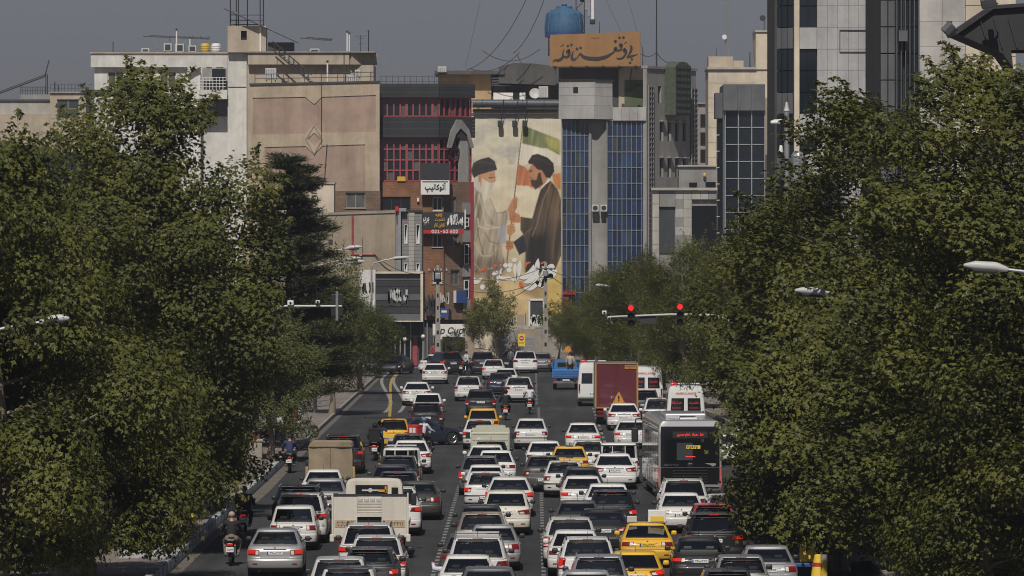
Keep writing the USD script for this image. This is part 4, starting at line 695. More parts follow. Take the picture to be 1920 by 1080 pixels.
def box_truck(label, X, Y):
    t = Thing('box_truck', label, 'truck', base=(X, Y, 0), local=True); w = 1.18
    t.part('cargo_box', bx(-w, w, .06,5.6,.95,3.38), 'truck_grey')
    for x0, x1, z0, z1 in ((-w, -w + .07,.92,3.42),(w - .07, w, .92,3.42),(-w + .07, w - .07,3.35,3.42),(-w + .07, w - .07,.92,1.0)): t.part('edge_frame', bx(x0 - .01, x1 + .01,-.03,.05, z0, z1), 'ochre_paint')
    for a, b in ((-w + .075,-.004),(.004, w - .075)):
        d = t.part('rear_door', bx(a, b, -.005,.05,1.005,3.345), 'maroon_paint')
        for z in (1.5,2.2,2.9): t.part('door_hinge', rbx((a if a < -.5 else b - .10),(a + .10 if a < -.5 else b),-.025,.0, z, z + .05,.01), 'maroon_paint', d)
    for x in (-.10,.10): t.part('locking_bar', rod((x, -.03,1.02),(x, -.03,3.33),.014), 'maroon_paint')
    tri = Polygon([(-.29,0),(.29,0),(0,.56)]).buffer(.03)
    s = t.part('warning_sign', mv(ext(tri, .012),.12,-.028,1.24), 'amber_sign')
    t.part('warning_mark', mv(ext(unary_union([Polygon([(-.035,.17),(.035,.17),(.05,.36),(-.05,.36)]), Point(0,.10).buffer(.04)]),.006),.12,-.041,1.24), 'plate_ink', s)
    p = t.part('registration_panel', bx(.45,1.08,-.03,-.008,3.08,3.30), 'ochre_paint'); t.part('plate_digits', mv(ext(ink('truckno', w=.54, h=.15),.005),.495,-.031,3.115), 'plate_ink', p)
    t.part('small_lettering', cat(*[bx(-.98 + k * .07,-.94 + k * .07,-.012,-.004,1.08,1.11) for k in range(5)]), 'ochre_paint')
    for k in range(22): t.part('side_rib', bx(-w - .03,-w, .25 + k * .24,.33 + k * .24,1.0,3.3), 'truck_grey')
    t.part('chassis', bx(-.45,.45,.2,7.4,.55,.92), 'dark_iron')
    t.part('rear_bumper', bx(-1.1,1.1,.1,.18,.45,.60), 'maroon_paint')
    for s in (-1,1):
        t.part('tail_light', bx(s * .9 - .17, s * .9 + .17,.04,.1,.64,.80), 'red_lens', label=None)
        t.part('mud_flap', bx(s * .88 - .2, s * .88 + .2,.95,.97,.12,.6), 'black_plastic')
        for y in (1.5,6.6): wheel(t, s * .92, y, .44,.34 if y < 3 else .24, s)
    t.part('cab', rbx(-1.05,1.05,5.75,7.5,.6,2.5,.12), 'maroon_paint', smooth=40); t.part('windscreen', bx(-.95,.95,7.5,7.515,1.5,2.3), 'dark_pane')
    plate(t, -.35,.07,.72, mat='plate_yellow')
    return t
def cab_glass(t, cab, x0, x1, z0, z1, y, mat='dark_pane'): return t.part('cab_window', rbx(x0, x1, y - .012, y + .03, z0, z1,.012), mat, cab)
def tow_truck(label, X, Y):
    """A recovery lorry: slide bed with two folded ramps standing at its rear, cab in front."""
    t = Thing('recovery_truck', label, 'tow truck', base=(X, Y, 0), local=True); w = 1.19
    for a, b in ((-w, -.42),(.37, w)): t.part('ramp', rbx(a, b, .02,.10,.70,2.03,.015), 'cream_paint')
    for z in (1.36,.80): t.part('cross_board', bx(-.42,.37,.03,.09, z, z + .12), 'cream_paint')
    t.part('grating', cat(*[bx(-.42,.37,.05,.07, z, z + .02) for z in np.arange(1.5,1.80,.05)]), 'truck_grey'); t.part('step_plate', cat(*[rbx(-.40 + k * .2,-.24 + k * .2,.03,.07,1.84,1.97,.02) for k in range(4)]), 'white_metal')
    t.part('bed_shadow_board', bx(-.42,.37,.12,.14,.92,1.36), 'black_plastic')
    t.part('top_rail', bx(-w, w, .0,.12,2.035,2.10), 'dark_iron')
    for s in (-1,1): t.part('side_post', cat(bx(s * (w + .03) - .025, s * (w + .03) + .025,.0,.12,.62,2.14), rbx(s * (w + .05) - .07, s * (w + .05) + .07,-.02,.14,.55,.80,.03)), 'cream_paint')
    lp = t.part('notice', bx(-w + .04,-.46,.008,.018,1.02,1.26), 'faded_print'); t.part('lettering', cat(mv(ext(ink('amdad', w=.58, h=.09),.004),-w + .08,.008,1.15), mv(ext(ink('phone', w=.58, h=.07),.004),-w + .08,.008,1.05)), 'brown_print', lp)
    rp = t.part('notice', bx(.40, w - .05,.008,.018,1.02,1.26), 'faded_print'); t.part('lettering', mv(ext(ink('plate', w=.55, h=.12),.004),.52,.008,1.08), 'brown_print', rp); t.part('plate_band', bx(.41,.48,.004,.012,1.05,1.23), 'plate_blue', rp)
    t.part('bed', bx(-w, w, .12,4.3,.85,.97), 'cream_paint')
    for s in (-1,1):
        t.part('side_rail', bx(s * w - .03, s * w + .03,.2,4.3,.97,1.15), 'cream_paint')
        for y in (1.1,5.2): wheel(t, s * .86, y, .40,.30, s)
        t.part('wing_mirror', rbx(s * 1.30 - .1, s * 1.30 + .1,5.1,5.22,1.5,1.9,.04), 'black_plastic', smooth=40)
        t.part('tail_light', bx(s * .95 - .14, s * .95 + .14,.06,.12,.56,.68), 'red_lens')
    t.part('chassis', bx(-.4,.4,.15,5.6,.45,.82), 'dark_iron')
    cab = t.part('cab', unsolid(solid(loft(Shell([(.55,4.45),(2.34,4.5)], [(.55,6.1),(1.3,6.05),(2.34,5.6)], [(.55,1.0),(1.4,1.0),(2.25,.93),(2.34,.86)], [(0,.12)], [(0,.3)], 5), [.55,.9,1.3,1.8,2.1,2.22,2.30,2.34], top=[(.1,.04),(.3,.06)]))), 'cream_paint', smooth=30)
    cab_glass(t, cab, -.62,.45,1.86,2.20,4.45); cab_glass(t, cab, .58,.80,1.86,2.12,4.45)
    t.part('sticker', cat(mv(ext(Point(0,0).buffer(.07),.004),-.12,4.43,2.03), bx(-.40,.15,4.43,4.436,2.0,2.05)), 'white_metal', cab); t.part('sticker', cat(bx(.15,.40,4.43,4.436,1.97,2.05), bx(.36,.42,4.43,4.436,1.95,2.16)), 'amber_sign', cab)
    return t
def canvas_truck(label, X, Y):
    t = Thing('canvas_pickup', label, 'pickup truck', base=(X, Y, 0), local=True); w = .87
    sh = Polygon([(-w, .62),(w, .62),(w, 2.05),(w - .05,2.17),(w - .16,2.22),(-w + .16,2.22),(-w + .05,2.17),(-w, 2.05)])
    V, F = ext(sh, 2.6); V = V + [0,2.62,0]
    tm = trimesh.Trimesh(V, F); tm = tm.subdivide_to_size(.16); V = np.array(tm.vertices); V[:, 1] += np.where(V[:, 1] < .1,(meshkit.fbm(V * [3.2,0,1.6] + 5,3) - .5) * .09,0); V[:, 0] += np.where(np.abs(V[:, 0]) > w - .01,(meshkit.fbm(V * [0,3,1.5], 3) - .5) * .07,0)
    cv = t.part('canvas_cover', (V, np.array(tm.faces)), 'canvas', smooth=50)
    t.part('hem', bx(-w * .99, w * .99,-.02,.05,2.03,2.06), 'canvas_dark', cv)
    t.part('tie_knot', cat(rbx(-.05,.06,-.06,.0,.98,1.05,.02), rod((0,-.03,1.0),(0,-.03,2.03),.008,5)), 'canvas_dark', cv)
    t.part('load_bed', bx(-w, w, .06,2.6,.55,.72), 'ochre_metal'); t.part('chassis', bx(-.4,.4,.15,4.6,.4,.55), 'dark_iron')
    cab = t.part('cab', unsolid(solid(loft(Shell([(.5,2.7),(1.75,2.75)], [(.5,4.9),(.95,4.9),(1.05,4.1),(1.75,3.6)], [(.5,.86),(1.05,.86),(1.75,.72)], [(0,.1)], [(0,.3)], 5), [.5,.7,.95,1.05,1.3,1.6,1.7,1.75], top=[(.1,.03)]))), 'ochre_metal', smooth=30)
    for s in (-1,1):
        t.part('tail_light', rbx(s * .93 - .06, s * .93 + .06,.05,.15,.80,1.25,.02), 'ochre_metal', smooth=40)
        for y in (.85,4.1): wheel(t, s * .74, y, .35,.22, s)
        t.part('wing_mirror', rbx(s * 1.05 - .09, s * 1.05 + .09,3.7,3.8,1.1,1.35,.03), 'black_plastic', smooth=40)
    cab_glass(t, cab, -.5,.5,1.15,1.6,2.72)
    return t
def open_truck(label, X, Y, mat, bed_mat, W=1.75, gate=1.85, blue=False, name='open_pickup'):
    """A small lorry with an open bed: tailgate, side boards, cab with windows."""
    t = Thing(name, label, 'pickup truck', base=(X, Y, 0), local=True); w = W / 2
    t.part('tailgate', cat(rbx(-w, w, .0,.06,.80, gate, .02), *[bx(-w + .06, w - .06,-.02,.001, z, z + .05) for z in np.linspace(.9, gate - .1,4)]), bed_mat)
    for s in (-1,1):
        t.part('side_board', cat(bx(s * w - .025, s * w + .025,.06,2.7,.80, gate if not blue else gate + .5), *[bx(s * (w + .012) - .02, s * (w + .012) + .02, y, y + .06,.80, gate) for y in (.3,.9,1.5,2.1,2.6)]), mat)
        for y in (.9,4.0): wheel(t, s * (w - .16), y, .36,.24, s)
        t.part('tail_light', rbx(s * (w - .18) - .13, s * (w - .18) + .13,.0,.08,.60,.74,.02), 'red_lens', smooth=40)
        t.part('wing_mirror', rbx(s * (w + .2) - .1, s * (w + .2) + .1,3.75,3.85,1.35,1.65,.03), 'black_plastic', smooth=40)
    t.part('load_floor', bx(-w + .03, w - .03,.06,2.7,.74,.80), bed_mat); t.part('head_board', bx(-w, w, 2.7,2.76,.80, gate + .1), mat)
    t.part('chassis', bx(-.4,.4,.1,4.8,.42,.74), 'dark_iron'); t.part('rear_bumper', bx(-w * .95, w * .95,-.05,.03,.44,.60), 'dark_iron' if not blue else 'steel')
    cab = t.part('cab', unsolid(solid(loft(Shell([(.5,2.85),(1.95,2.92)], [(.5,5.0),(1.05,4.95),(1.2,4.2),(1.95,3.8)], [(.5, w * .97),(1.2, w * .97),(1.95, w * .8)], [(0,.1)], [(0,.3)], 5), [.5,.8,1.1,1.25,1.5,1.8,1.9,1.95], top=[(.1,.03)]))), mat, smooth=30)
    cab_glass(t, cab, -.55,.55,1.32,1.78,2.86)
    plate(t, 0,-.08,.66, mat='plate_white', ink_name='p3')
    return t
# ---------------------------------------------------------------- buildings
class Face:
    """A vertical plane: from the point seen at (u0) at depth Y0, heading at angle a (0 = facing the camera, + = its right end recedes)."""
    def __init__(s, Y, u0=None, a=0.0):
        s.c, s.s = math.cos(a), math.sin(a); s.Y0 = Y; s.X0 = PX(u0, Y) if u0 is not None else 0.0
    def A(s, u):
        k = (u - UVP) / FPX; return (k * s.Y0 - s.X0) / (s.c - k * s.s)
    def Z(s, v, u=None):
        Y = s.Y0 + (s.A(u) * s.s if u is not None else 0); return PZ(v, Y)
    def put(s, V):                      # local (a, inward, z) to the world
        V = np.asarray(V, float); return np.stack([s.X0 + V[:, 0] * s.c - V[:, 1] * s.s, s.Y0 + V[:, 0] * s.s + V[:, 1] * s.c, V[:, 2]], 1)
    def m(s, mesh): return s.put(mesh[0]), mesh[1]
    def r(s, u0, v0, u1, v1, d0=-.05, d1=.05):
        return s.m(bx(s.A(u0), s.A(u1), d0, d1, s.Z(v1), s.Z(v0)))
    def rz(s, u0, u1, z0, z1, d0, d1): return s.m(bx(s.A(u0), s.A(u1), d0, d1, z0, z1))
    def poly(s, pts, d0=-.05, d1=.05, holes=()):
        P = Polygon([(s.A(u), s.Z(v)) for u, v in pts], [[(s.A(u), s.Z(v)) for u, v in h] for h in holes]).buffer(0)
        V, F = ext(P, d1 - d0); V[:, 1] += d1
        return s.m((V, F))
    def wall(s, u0, v0, u1, zb, d0=0.0, d1=.35, holes=()):
        """A wall down to the height zb with rectangular holes given in pixels."""
        P = sbox(s.A(u0), zb, s.A(u1), s.Z(v0))
        for a, b, c, d in holes: P = P.difference(sbox(s.A(a), s.Z(d), s.A(c), s.Z(b)))
        V, F = ext(P, d1 - d0); V[:, 1] += d1
        return s.m((V, F))
    def window(s, t, u0, v0, u1, v1, frame='white_metal', pane='dark_pane', depth=.22, fw=.07, cols=1, rows=1, parent=None, sill=None):
        a0, a1, z0, z1 = s.A(u0), s.A(u1), s.Z(v1), s.Z(v0)
        P = sbox(a0, z0, a1, z1); cw, ch = (a1 - a0 - fw) / cols, (z1 - z0 - fw) / rows
        for i in range(cols):
            for j in range(rows): P = P.difference(sbox(a0 + fw + i * cw, z0 + fw + j * ch, a0 + (i + 1) * cw, z0 + (j + 1) * ch))
        V, F = ext(P, .06); V[:, 1] += depth
        w = t.part('window', s.m((V, F)), frame, parent)
        if parent is None:
            for i in range(cols):
                for j in range(rows): t.part('pane', s.m(bx(a0 + fw + i * cw + .002, a0 + (i + 1) * cw - .002, depth - .03, depth - .015, z0 + fw + j * ch + .002, z0 + (j + 1) * ch - .002)), pane, w)
            if sill: t.part('sill', s.m(bx(a0 - .08, a1 + .08,-.09, depth - .06, z0 - .08, z0 - .003)), sill, w)
        return w
    def grid(s, t, name, us, vs, mat, d0, d1, gap=.04, mats=None, fn=None):
        """One part per cell of a grid of pixel columns us and rows vs."""
        for j in range(len(vs) - 1):
            for i in range(len(us) - 1):
                mm = mat if mats is None else mats[int(RNG.integers(len(mats)))]
                o = float(RNG.uniform(-.006,.006))
                t.part(name, s.m(bx(s.A(us[i]) + gap / 2, s.A(us[i + 1]) - gap / 2, d0 + o, d1, s.Z(vs[j + 1]) + gap / 2, s.Z(vs[j]) - gap / 2)), mm)
def lin(a, b, n): return list(np.linspace(a, b, n + 1))
for nm, c in dict(beige_render=(.47,.385,.285), pink_render=(.39,.285,.225), plaster=(.36,.295,.22), cream_wall=(.64,.56,.44), white_wall=(.66,.65,.61), tan_wall=(.47,.40,.31), orange_tan=(.50,.36,.20), grey_wall=(.32,.31,.29), dark_grey_wall=(.075,.073,.07), stone_light=(.44,.42,.38), stone_grey=(.27,.265,.255), pale_block=(.42,.41,.395), low_wall=(.36,.30,.235), far_wall=(.33,.28,.26), dark_clad=(.13,.135,.145), panel_grey=(.42,.415,.415), kerb_stone=(.42,.41,.38)).items():
    wall_mat(nm, c)
wall_mat('panel_grey_b', (.44,.435,.43)); wall_mat('panel_grey_c', (.40,.395,.398)); wall_mat('slate', (.045,.047,.05), streak=.2); wall_mat('slate_b', (.038,.04,.043), streak=.2)
wall_mat('panel_light', (.50,.475,.455)); wall_mat('panel_light_b', (.47,.45,.43)); wall_mat('ribbed', (.27,.28,.29)); wall_mat('green_patch', (.10,.125,.07)); wall_mat('concrete', (.33,.30,.26), scale=1.5)
wall_mat('cream_paint', (.66,.62,.54), var=.12, streak=.25); wall_mat('truck_grey', (.16,.155,.15), streak=.4); wall_mat('canvas', (.33,.265,.18), var=.18, streak=.25, scale=2.0); plain('canvas_dark', (.16,.12,.08),.9); wall_mat('roof_felt', (.10,.098,.095))
def brick_mat(name, c1, c2, mortar):
    mk(name, {'g': ('geometry', {}), 'sp': ('separate_xyz', {}), 'ad': ('math', {'math_type': 'add'}), 'cb': ('combine_xyz', {}), 'br': ('brick_texture', {'color1': c1, 'color2': c2, 'mortar': mortar, 'scale': 1.0, 'brick_width': .42, 'row_height': .13, 'mortar_size': .014, 'bias': -.1}),
              'n': ('noise_texture', {'scale': .8, 'detail': 4.0}), 'r': ('rgb_ramp', {'ramp': [(.3,(.65,.65,.65)),(.7,(1.05,1.05,1.05))]}), 'm': ('mix', {'mix_type': 'multiply', 'fac': 1.0}), 'b': ('bump', {'strength': .5, 'distance': .015}), 'p': ('principled_bsdf', {'roughness': .85, 'specular_ior_level': .3})},
       [('g.position', 'sp.vector'),('sp.x', 'ad.value1'),('sp.y', 'ad.value2'),('ad.value', 'cb.x'),('sp.z', 'cb.y'),('cb.vector', 'br.vector'),('g.position', 'n.vector'),('n.fac', 'r.fac'),('br.color', 'm.color1'),('r.color', 'm.color2'),('m.color', 'p.base_color'),('br.fac', 'b.height'),('b.normal', 'p.normal')])
brick_mat('red_brick', (.30,.135,.065),(.23,.10,.05),(.19,.14,.10)); brick_mat('brown_brick', (.25,.155,.10),(.19,.12,.08),(.16,.13,.11))
plain('red_frame', (.32,.06,.075),.5, var=.2); plain('red_paint', (.40,.02,.02),.5); plain('sign_black', (.03,.031,.034),.5, var=.2); plain('sign_white', (.70,.70,.68),.5, var=.08); plain('yellow_letter', (.62,.36,.03),.5); plain('brass_dark', (.10,.085,.07),.6)
plain('blue_glass_b', (.028,.055,.125),.2, var=.4, scale=.7, spec=.8, space='position'); plain('blue_glass_c', (.012,.022,.05),.08, var=.3, spec=.8, space='position'); plain('blue_mullion', (.24,.26,.29),.5, metal=.3); plain('blue_glass', (.020,.038,.088),.12, var=.45, scale=.5, spec=.8, space='position'); plain('dark_pane', (.012,.014,.016),.08, spec=.7); plain('dark_glass', (.010,.016,.021),.09, var=.4, scale=.4, spec=.8, space='position'); plain('grey_glass', (.055,.06,.065),.2, var=.3, scale=.5, space='position'); plain('curtain_pane', (.10,.10,.09),.2, var=.5, scale=2.0, space='position')
plain('green_metal', (.075,.088,.058),.6, var=.3, space='position'); plain('grey_pipe', (.075,.082,.095),.5, var=.3, space='position'); plain('blue_tank', (.045,.12,.22),.6, var=.3); plain('blue_panel', (.03,.075,.22),.5); wall_mat('green_sheet', (.026,.04,.036), streak=.3)
plain('led_red', (.4,.01,.01),.4, emis=((1,.03,.03),1.6)); plain('signal_red', (.5,.01,.01),.3, emis=((1,.02,.015),2.2)); plain('amber_lens_lit', (.6,.2,.03),.3, emis=((1,.25,.03),.35)); plain('red_print', (.50,.04,.04),.5); plain('blue_print', (.05,.14,.5),.5); plain('brown_print', (.13,.07,.03),.7); plain('faded_print', (.46,.36,.25),.7, var=.25, scale=8)
plain('amber_sign', (.62,.26,.03),.5); wall_mat('board_tan', (.32,.175,.075), var=.14, streak=.12); plain('yellow_board', (.64,.42,.04),.5, var=.15); plain('gloss_black', (.007,.007,.008),.22, coat=.15, spec=.4); plain('blue_lens', (.02,.03,.16),.2, coat=.5)
plain('bus_pane', (.007,.008,.009),.12, spec=.5); plain('bus_pane_pale', (.05,.058,.063),.1, spec=.7)

def rail(pts, h, step, n=2, r=.02):
    ms = []
    P = np.array(pts, float); L = np.r_[0, np.cumsum(np.linalg.norm(np.diff(P, axis=0), axis=1))]
    for k in range(n): ms.append(tube(P + [0,0, h * (k + 1) / n], r, 5))
    for d in np.arange(0, L[-1] + 1e-6, step):
        q = np.array([np.interp(d, L, P[:, i]) for i in range(3)]); ms.append(rod(q, q + [0,0, h], r, 5))
    return cat(*ms)
def depth_box(f, u0, u1, v0, d0, d1, zb=-.2): return f.rz(u0, u1, zb, f.Z(v0), d0, d1)

# --- panelled house with the diamond (left of centre)
f = Face(478)
q3 = lambda x, y: (440 + x / 2.841,100 + y / 2.841)
t = Thing('panelled_building', 'blank beige and pink rendered wall with a diamond ornament in its middle', 'building', base=(PX(590,478),478,0))
up = [q3(*p) for p in ((97,237),(375,232),(423,272),(465,232),(752,222),(752,418),(470,424),(423,380),(378,428),(98,432))]
lo = [q3(*p) for p in ((160,500),(378,494),(423,537),(468,492),(695,485),(695,738),(160,738))]
di = [q3(*p) for p in ((423,423),(460,456),(423,492),(388,456))]
t.part('wall', f.poly([q3(82,168), q3(755,153), q3(772,153), q3(772,738), q3(95,738)], 0,.35,(up, lo, di)), 'beige_render')
t.part('panel', f.poly(up, .07,.3), 'pink_render'); t.part('panel', f.poly(lo, .07,.3), 'pink_render'); t.part('diamond_panel', f.poly(di, .07,.3), 'pink_render')
do = [q3(*p) for p in ((423,378),(470,456),(423,540),(376,456))]; dn = [q3(*p) for p in ((423,388),(463,456),(423,530),(383,456))]
t.part('diamond_moulding', f.poly(do, -.06,-.002,(dn,)), 'plaster')
t.part('coping', f.poly([q3(78,160), q3(756,146), q3(775,146), q3(775,155), q3(756,155), q3(78,170)], -.12,.5), 'dark_grey_wall')
t.part('downpipe', cat(rod(f.m((np.array([[f.A(602.5),-.05, f.Z(147)]]), None))[0][0], f.m((np.array([[f.A(602.5),-.05, f.Z(270)]]), None))[0][0], .03), rod((PX(613,478),477.93, f.Z(270)),(PX(608,478),477.93, f.Z(340)),.03)), 'dark_trim')
t.part('side_wall', bx(PX(469,478), PX(469,478) + .3,478.36,490,-.2, f.Z(159)), 'beige_render'); t.part('roof', f.rz(470,711, f.Z(166), f.Z(163),.36,12), 'roof_felt'); t.part('lower_wall', f.rz(474,712,-.2, f.Z(359.2),.02,.35), 'beige_render')
t.part('back_wall', f.rz(470,711,-.2, f.Z(166) - .01,11,11.4), 'beige_render')
g = Face(476.5); t.part('brick_wall', g.wall(624,358,713,-.2,0,.3,((648,361,685,390),)), 'brown_brick'); g.window(t, 648,361,685,390, 'galvanised', 'curtain_pane', cols=2, sill='concrete')
# cream annex on the roof below
g = Face(470); t = Thing('rooftop_hut', 'small cream plastered hut with louvres below the panelled wall', 'hut', base=(PX(593,470),470,0))
t.part('wall', g.rz(561,626, PZ(402,470), PZ(345,470),0,3.5), 'cream_wall'); t.part('roof', g.rz(559,628, PZ(345,470), PZ(342,470),-.1,3.6), 'stone_light')
for v in (356,361,366): t.part('louvre', g.r(584, v, 594, v + 2,-.04,.02), 'dark_trim')
# --- plaster gable wall
g = Face(466); t = Thing('plaster_building', 'low building with a blank brown plaster wall and a rusty pipe', 'building', base=(PX(660,466),466,0))
t.part('wall', g.poly([(500,405),(741,396.5),(741,660),(500,660)], 0,.35), 'plaster'); t.part('coping', g.poly([(498,402.5),(743,394),(743,399),(498,407)], -.1,.4), 'concrete'); t.part('roof', g.rz(500,741, PZ(410,466), PZ(408,466),.36,8), 'roof_felt')
t.part('rusty_pipe', cat(rod((PX(661,466),465.9, PZ(404,466)),(PX(661,466),465.9, PZ(484,466)),.09), rod((PX(661,466),465.9, PZ(477,466)),(PX(705,466),465.9, PZ(477,466)),.06)), 'red_frame')
t.part('vent', g.r(616,449,624,458,-.06,.02), 'dark_trim'); t.part('chimney_pipe', g.r(674,443,679,480,-.25,-.05), 'concrete')
# --- grey stone-faced building with slot windows
g = Face(463); t = Thing('stone_building', 'narrow building faced with grey stone courses and slot windows', 'building', base=(PX(767,463),463,0))
t.part('wall', g.rz(742,791,-.2, PZ(396,463),.12,6), 'stone_grey'); t.part('coping', g.r(741,394,793,398,-.12,.5), 'slate')
vs = lin(399,512,16)
for k in range(16):
    for (a, b, mm, d) in ((753.5,766, 'stone_grey', .0),(766,777.5, 'stone_light', -.18),(777.5,791, 'stone_grey', .0)):
        o = float(RNG.uniform(-.01,.01)); t.part('stone_course', g.m(bx(g.A(a) + .008, g.A(b) - .008, d + o, .119, g.Z(vs[k + 1]) + .02, g.Z(vs[k]))), mm)
for a, b in ((758,764),(780,787)):
    for c, d in ((421,457),(493,511)): w = t.part('window', g.r(a, c, b, d, -.06,.0), 'sign_white'); t.part('pane', g.poly([(a + .7, c + 1),(b - .7, c + 1),(a + 1.6, d - 2)], -.075,-.062), 'dark_pane', w)
t.part('duct', cat(g.r(746,396,752,660,-.55,-.1), g.r(742,390,762,396.5,-.55,-.1)), 'galvanised'); t.part('red_beacon', g.r(741,387,748,396,-.8,-.56), 'red_paint')
# --- corner building: dark slate bands, red windows, brick below
L0, R0 = Face(480), Face(480,824, math.radians(40))
t = Thing('corner_building', 'brick corner building with dark slate bands and red framed windows above', 'building', base=(PX(800,480),480,0))
zt, zb2 = PZ(157,480), PZ(340,480)
def band(v0, v1, nm, d, mats):
    n = max(1, int(round((v1 - v0) / 6.5)))
    for F_, a, b in ((L0,712,824),(R0,824,886)):
        vs = lin(v0, v1, n)
        for k in range(n): t.part(nm, F_.m(bx(F_.A(a) + .003, F_.A(b) - .003, d, .6, F_.Z(vs[k + 1]) + .012, F_.Z(vs[k]))), mats[k % 2])
band(157,183, 'slate_board', -.35,('slate', 'slate_b')); band(219,258, 'slate_board', -.35,('slate_b', 'slate'))
t.part('core_wall', cat(L0.rz(712,826,-.2, zt - .3,.62,9), R0.rz(826,885,-.2, zt - .3,.66,8)), 'dark_grey_wall')
for F_, a, b, cols in ((L0,714,823,9),(R0,825,885,6)):
    for v0, v1, rows in ((184,218,1),(260,339,4)):
        us = lin(a, b, cols); vs = lin(v0, v1, rows)
        for i in range(cols):
            for j in range(rows):
                t.part('pane', F_.m(bx(F_.A(us[i]) + .07, F_.A(us[i + 1]) - .07,.25,.27, F_.Z(vs[j + 1]) + .05, F_.Z(vs[j]) - .05)), 'curtain_pane' if (i * 7 + j * 3 + cols) % 5 == 0 else 'dark_pane')
        t.part('red_window_frame', cat(*[F_.m(bx(F_.A(x) - (.10 if i % 4 == 0 else .06), F_.A(x) + (.10 if i % 4 == 0 else .06),.12,.24, F_.Z(v1), F_.Z(v0))) for i, x in enumerate(us)], *[F_.m(bx(F_.A(a), F_.A(b),.14,.23, F_.Z(x) - .06, F_.Z(x) + .06)) for x in vs]), 'red_frame')
# arch ornament
P = [(832,277),(839,246),(850,224),(859,224),(873,243),(882,277),(876,277),(869,252),(857,240),(848,252),(840,277)]
t.part('arch_ornament', R0.poly(P, -.5,-.36), 'stone_grey'); t.part('grey_pillar', R0.r(860,254,876,342,-.2,.10), 'grey_wall'); t.part('oval_emblem', R0.m(mv(lathe([(.5,-.05),(.62,-.05),(.62,.05),(.5,.05),(.5,-.05)], 'y', 18), R0.A(850),-.1, R0.Z(286))), 'dark_iron')
# brick storeys
B0, B1 = Face(479.6,713), Face(479.4,832, math.radians(38))
t.part('brick_wall', B0.wall(713,341,788,-.2,0,.35,((716,369,770,394),)), 'red_brick'); B0.window(t, 716,369,770,394, 'dark_iron', 'dark_pane', cols=3)
B2 = Face(479.0,788)
hl = ((811,369,829,395),(811,439,829,463),(811,505,829,531),(811,571,829,592)); hr = ((843,369,856,396),(843,439,861,463),(845,506,862,535))
t.part('brick_wall', B2.wall(788,341,832,3.2,0,.4, hl), 'red_brick'); t.part('brick_wall', B1.wall(832,341,884,3.2,0,.4, hr), 'brown_brick')
for h in hl: B2.window(t, *h, 'sign_white', 'dark_pane', cols=2, sill='stone_light')
for h in hr: B1.window(t, *h, 'galvanised', 'curtain_pane', cols=2)
for v0, v1 in ((408,425),(458,496),(525,560)): B1.window(t, 868, v0,877, v1, 'sign_white', 'dark_pane', depth=-.12, rows=2)
for v in (380,432,497,562): t.part('stone_band', B1.r(866, v, 883, v + 22,-.16,-.02), 'stone_grey')
t.part('red_pilaster', B1.rz(880,884.5,3, PZ(341,482),-.3,0), 'red_frame')
t.part('grille_sign_board', B2.r(788,306,843,337,-.9,-.55), 'sign_black', label='black sign board with faint brass lettering')
t.part('ground_floor', cat(B2.rz(788,832,-.2,3.19,.5,.8), B1.rz(832,884,-.2,3.19,.5,.8)), 'dark_grey_wall'); t.part('shop_door', B1.rz(840,852,0,2.6,.3,.48), 'grey_glass')
t.part('white_door_column', B2.rz(824,829.5,0,2.3,-.1,.2), 'sign_white'); t.part('shop_column', cat(B2.rz(800,802,0,3.2,.2,.4), B2.rz(812,813.5,0,3.2,.2,.4)), 'stone_grey'); t.part('terrace_rail', rail(L0.put(np.array([[L0.A(714),.3, zt - .25], [L0.A(823),.3, zt - .25]])),.9,.5), 'dark_iron'); t.part('terrace_rail', rail(R0.put(np.array([[R0.A(826),.3, zt - .25], [R0.A(884),.3, zt - .25]])),.9,.3), 'dark_iron')
t.part('balcony_plant_box', B0.r(745,331,760,339,-.15,.1), 'yellow_board'); t.part('wall_lamp', B0.r(782,371,786,378,-.25,-.02), 'sign_white')
def fsign(name, label, F_, u0, v0, u1, v1, mat, d=(-.9,-.62)):
    s = Thing(name, label, 'sign', base=tuple(F_.put(np.array([[F_.A((u0 + u1) / 2), d[0], F_.Z(v1)]]))[0])); s.part('board', F_.r(u0, v0, u1, v1, *d), mat); return s
def letters(s, F_, nm, u0, v0, u1, v1, d, mat, name='lettering'):
    g = ink(nm, w=F_.A(u1) - F_.A(u0), h=F_.Z(v0) - F_.Z(v1)); V, F = ext(g, .05); V = V + [F_.A(u0), d, F_.Z(v1)]; s.part(name, F_.m((V, F)), mat)
def scrawl(s, F_, u0, v0, u1, v1, d, mat, n, seed, w=.11):
    """Raised letter-like strokes for writing too small to read."""
    r = random.Random(seed); ms = []; a0, a1, z0, z1 = F_.A(u0), F_.A(u1), F_.Z(v1), F_.Z(v0)
    for k in range(n):
        a = a0 + (a1 - a0) * (k + .5) / n; hh = (z1 - z0); pts = [(a + r.uniform(-.5,.5) * (a1 - a0) / n, z0 + hh * r.uniform(.0,.4), w * .8)]
        for _ in range(3): pts.append((pts[-1][0] + r.uniform(-.6,.6) * (a1 - a0) / n, z0 + hh * r.uniform(.1,1), w * r.uniform(.6,1.4)))
        P = unary_union([LineString([p[:2], q[:2]]).buffer((p[2] + q[2]) / 4,3) for p, q in zip(pts[:-1], pts[1:])]); V, F = ext(P, .06); ms.append((V + [0, d, 0], F))
    s.part('lettering', F_.m(cat(*ms)), mat)
s = fsign('shop_sign', 'white sign with black Persian lettering under the black board of the corner building', B2,789.5,338,843,365, 'sign_white'); letters(s, B2, 'autoclub', 797,343,836,361,-.901, 'sign_black'); s.part('frame_line', B2.r(792,340,840,341.5,-.93,-.905), 'sign_black')
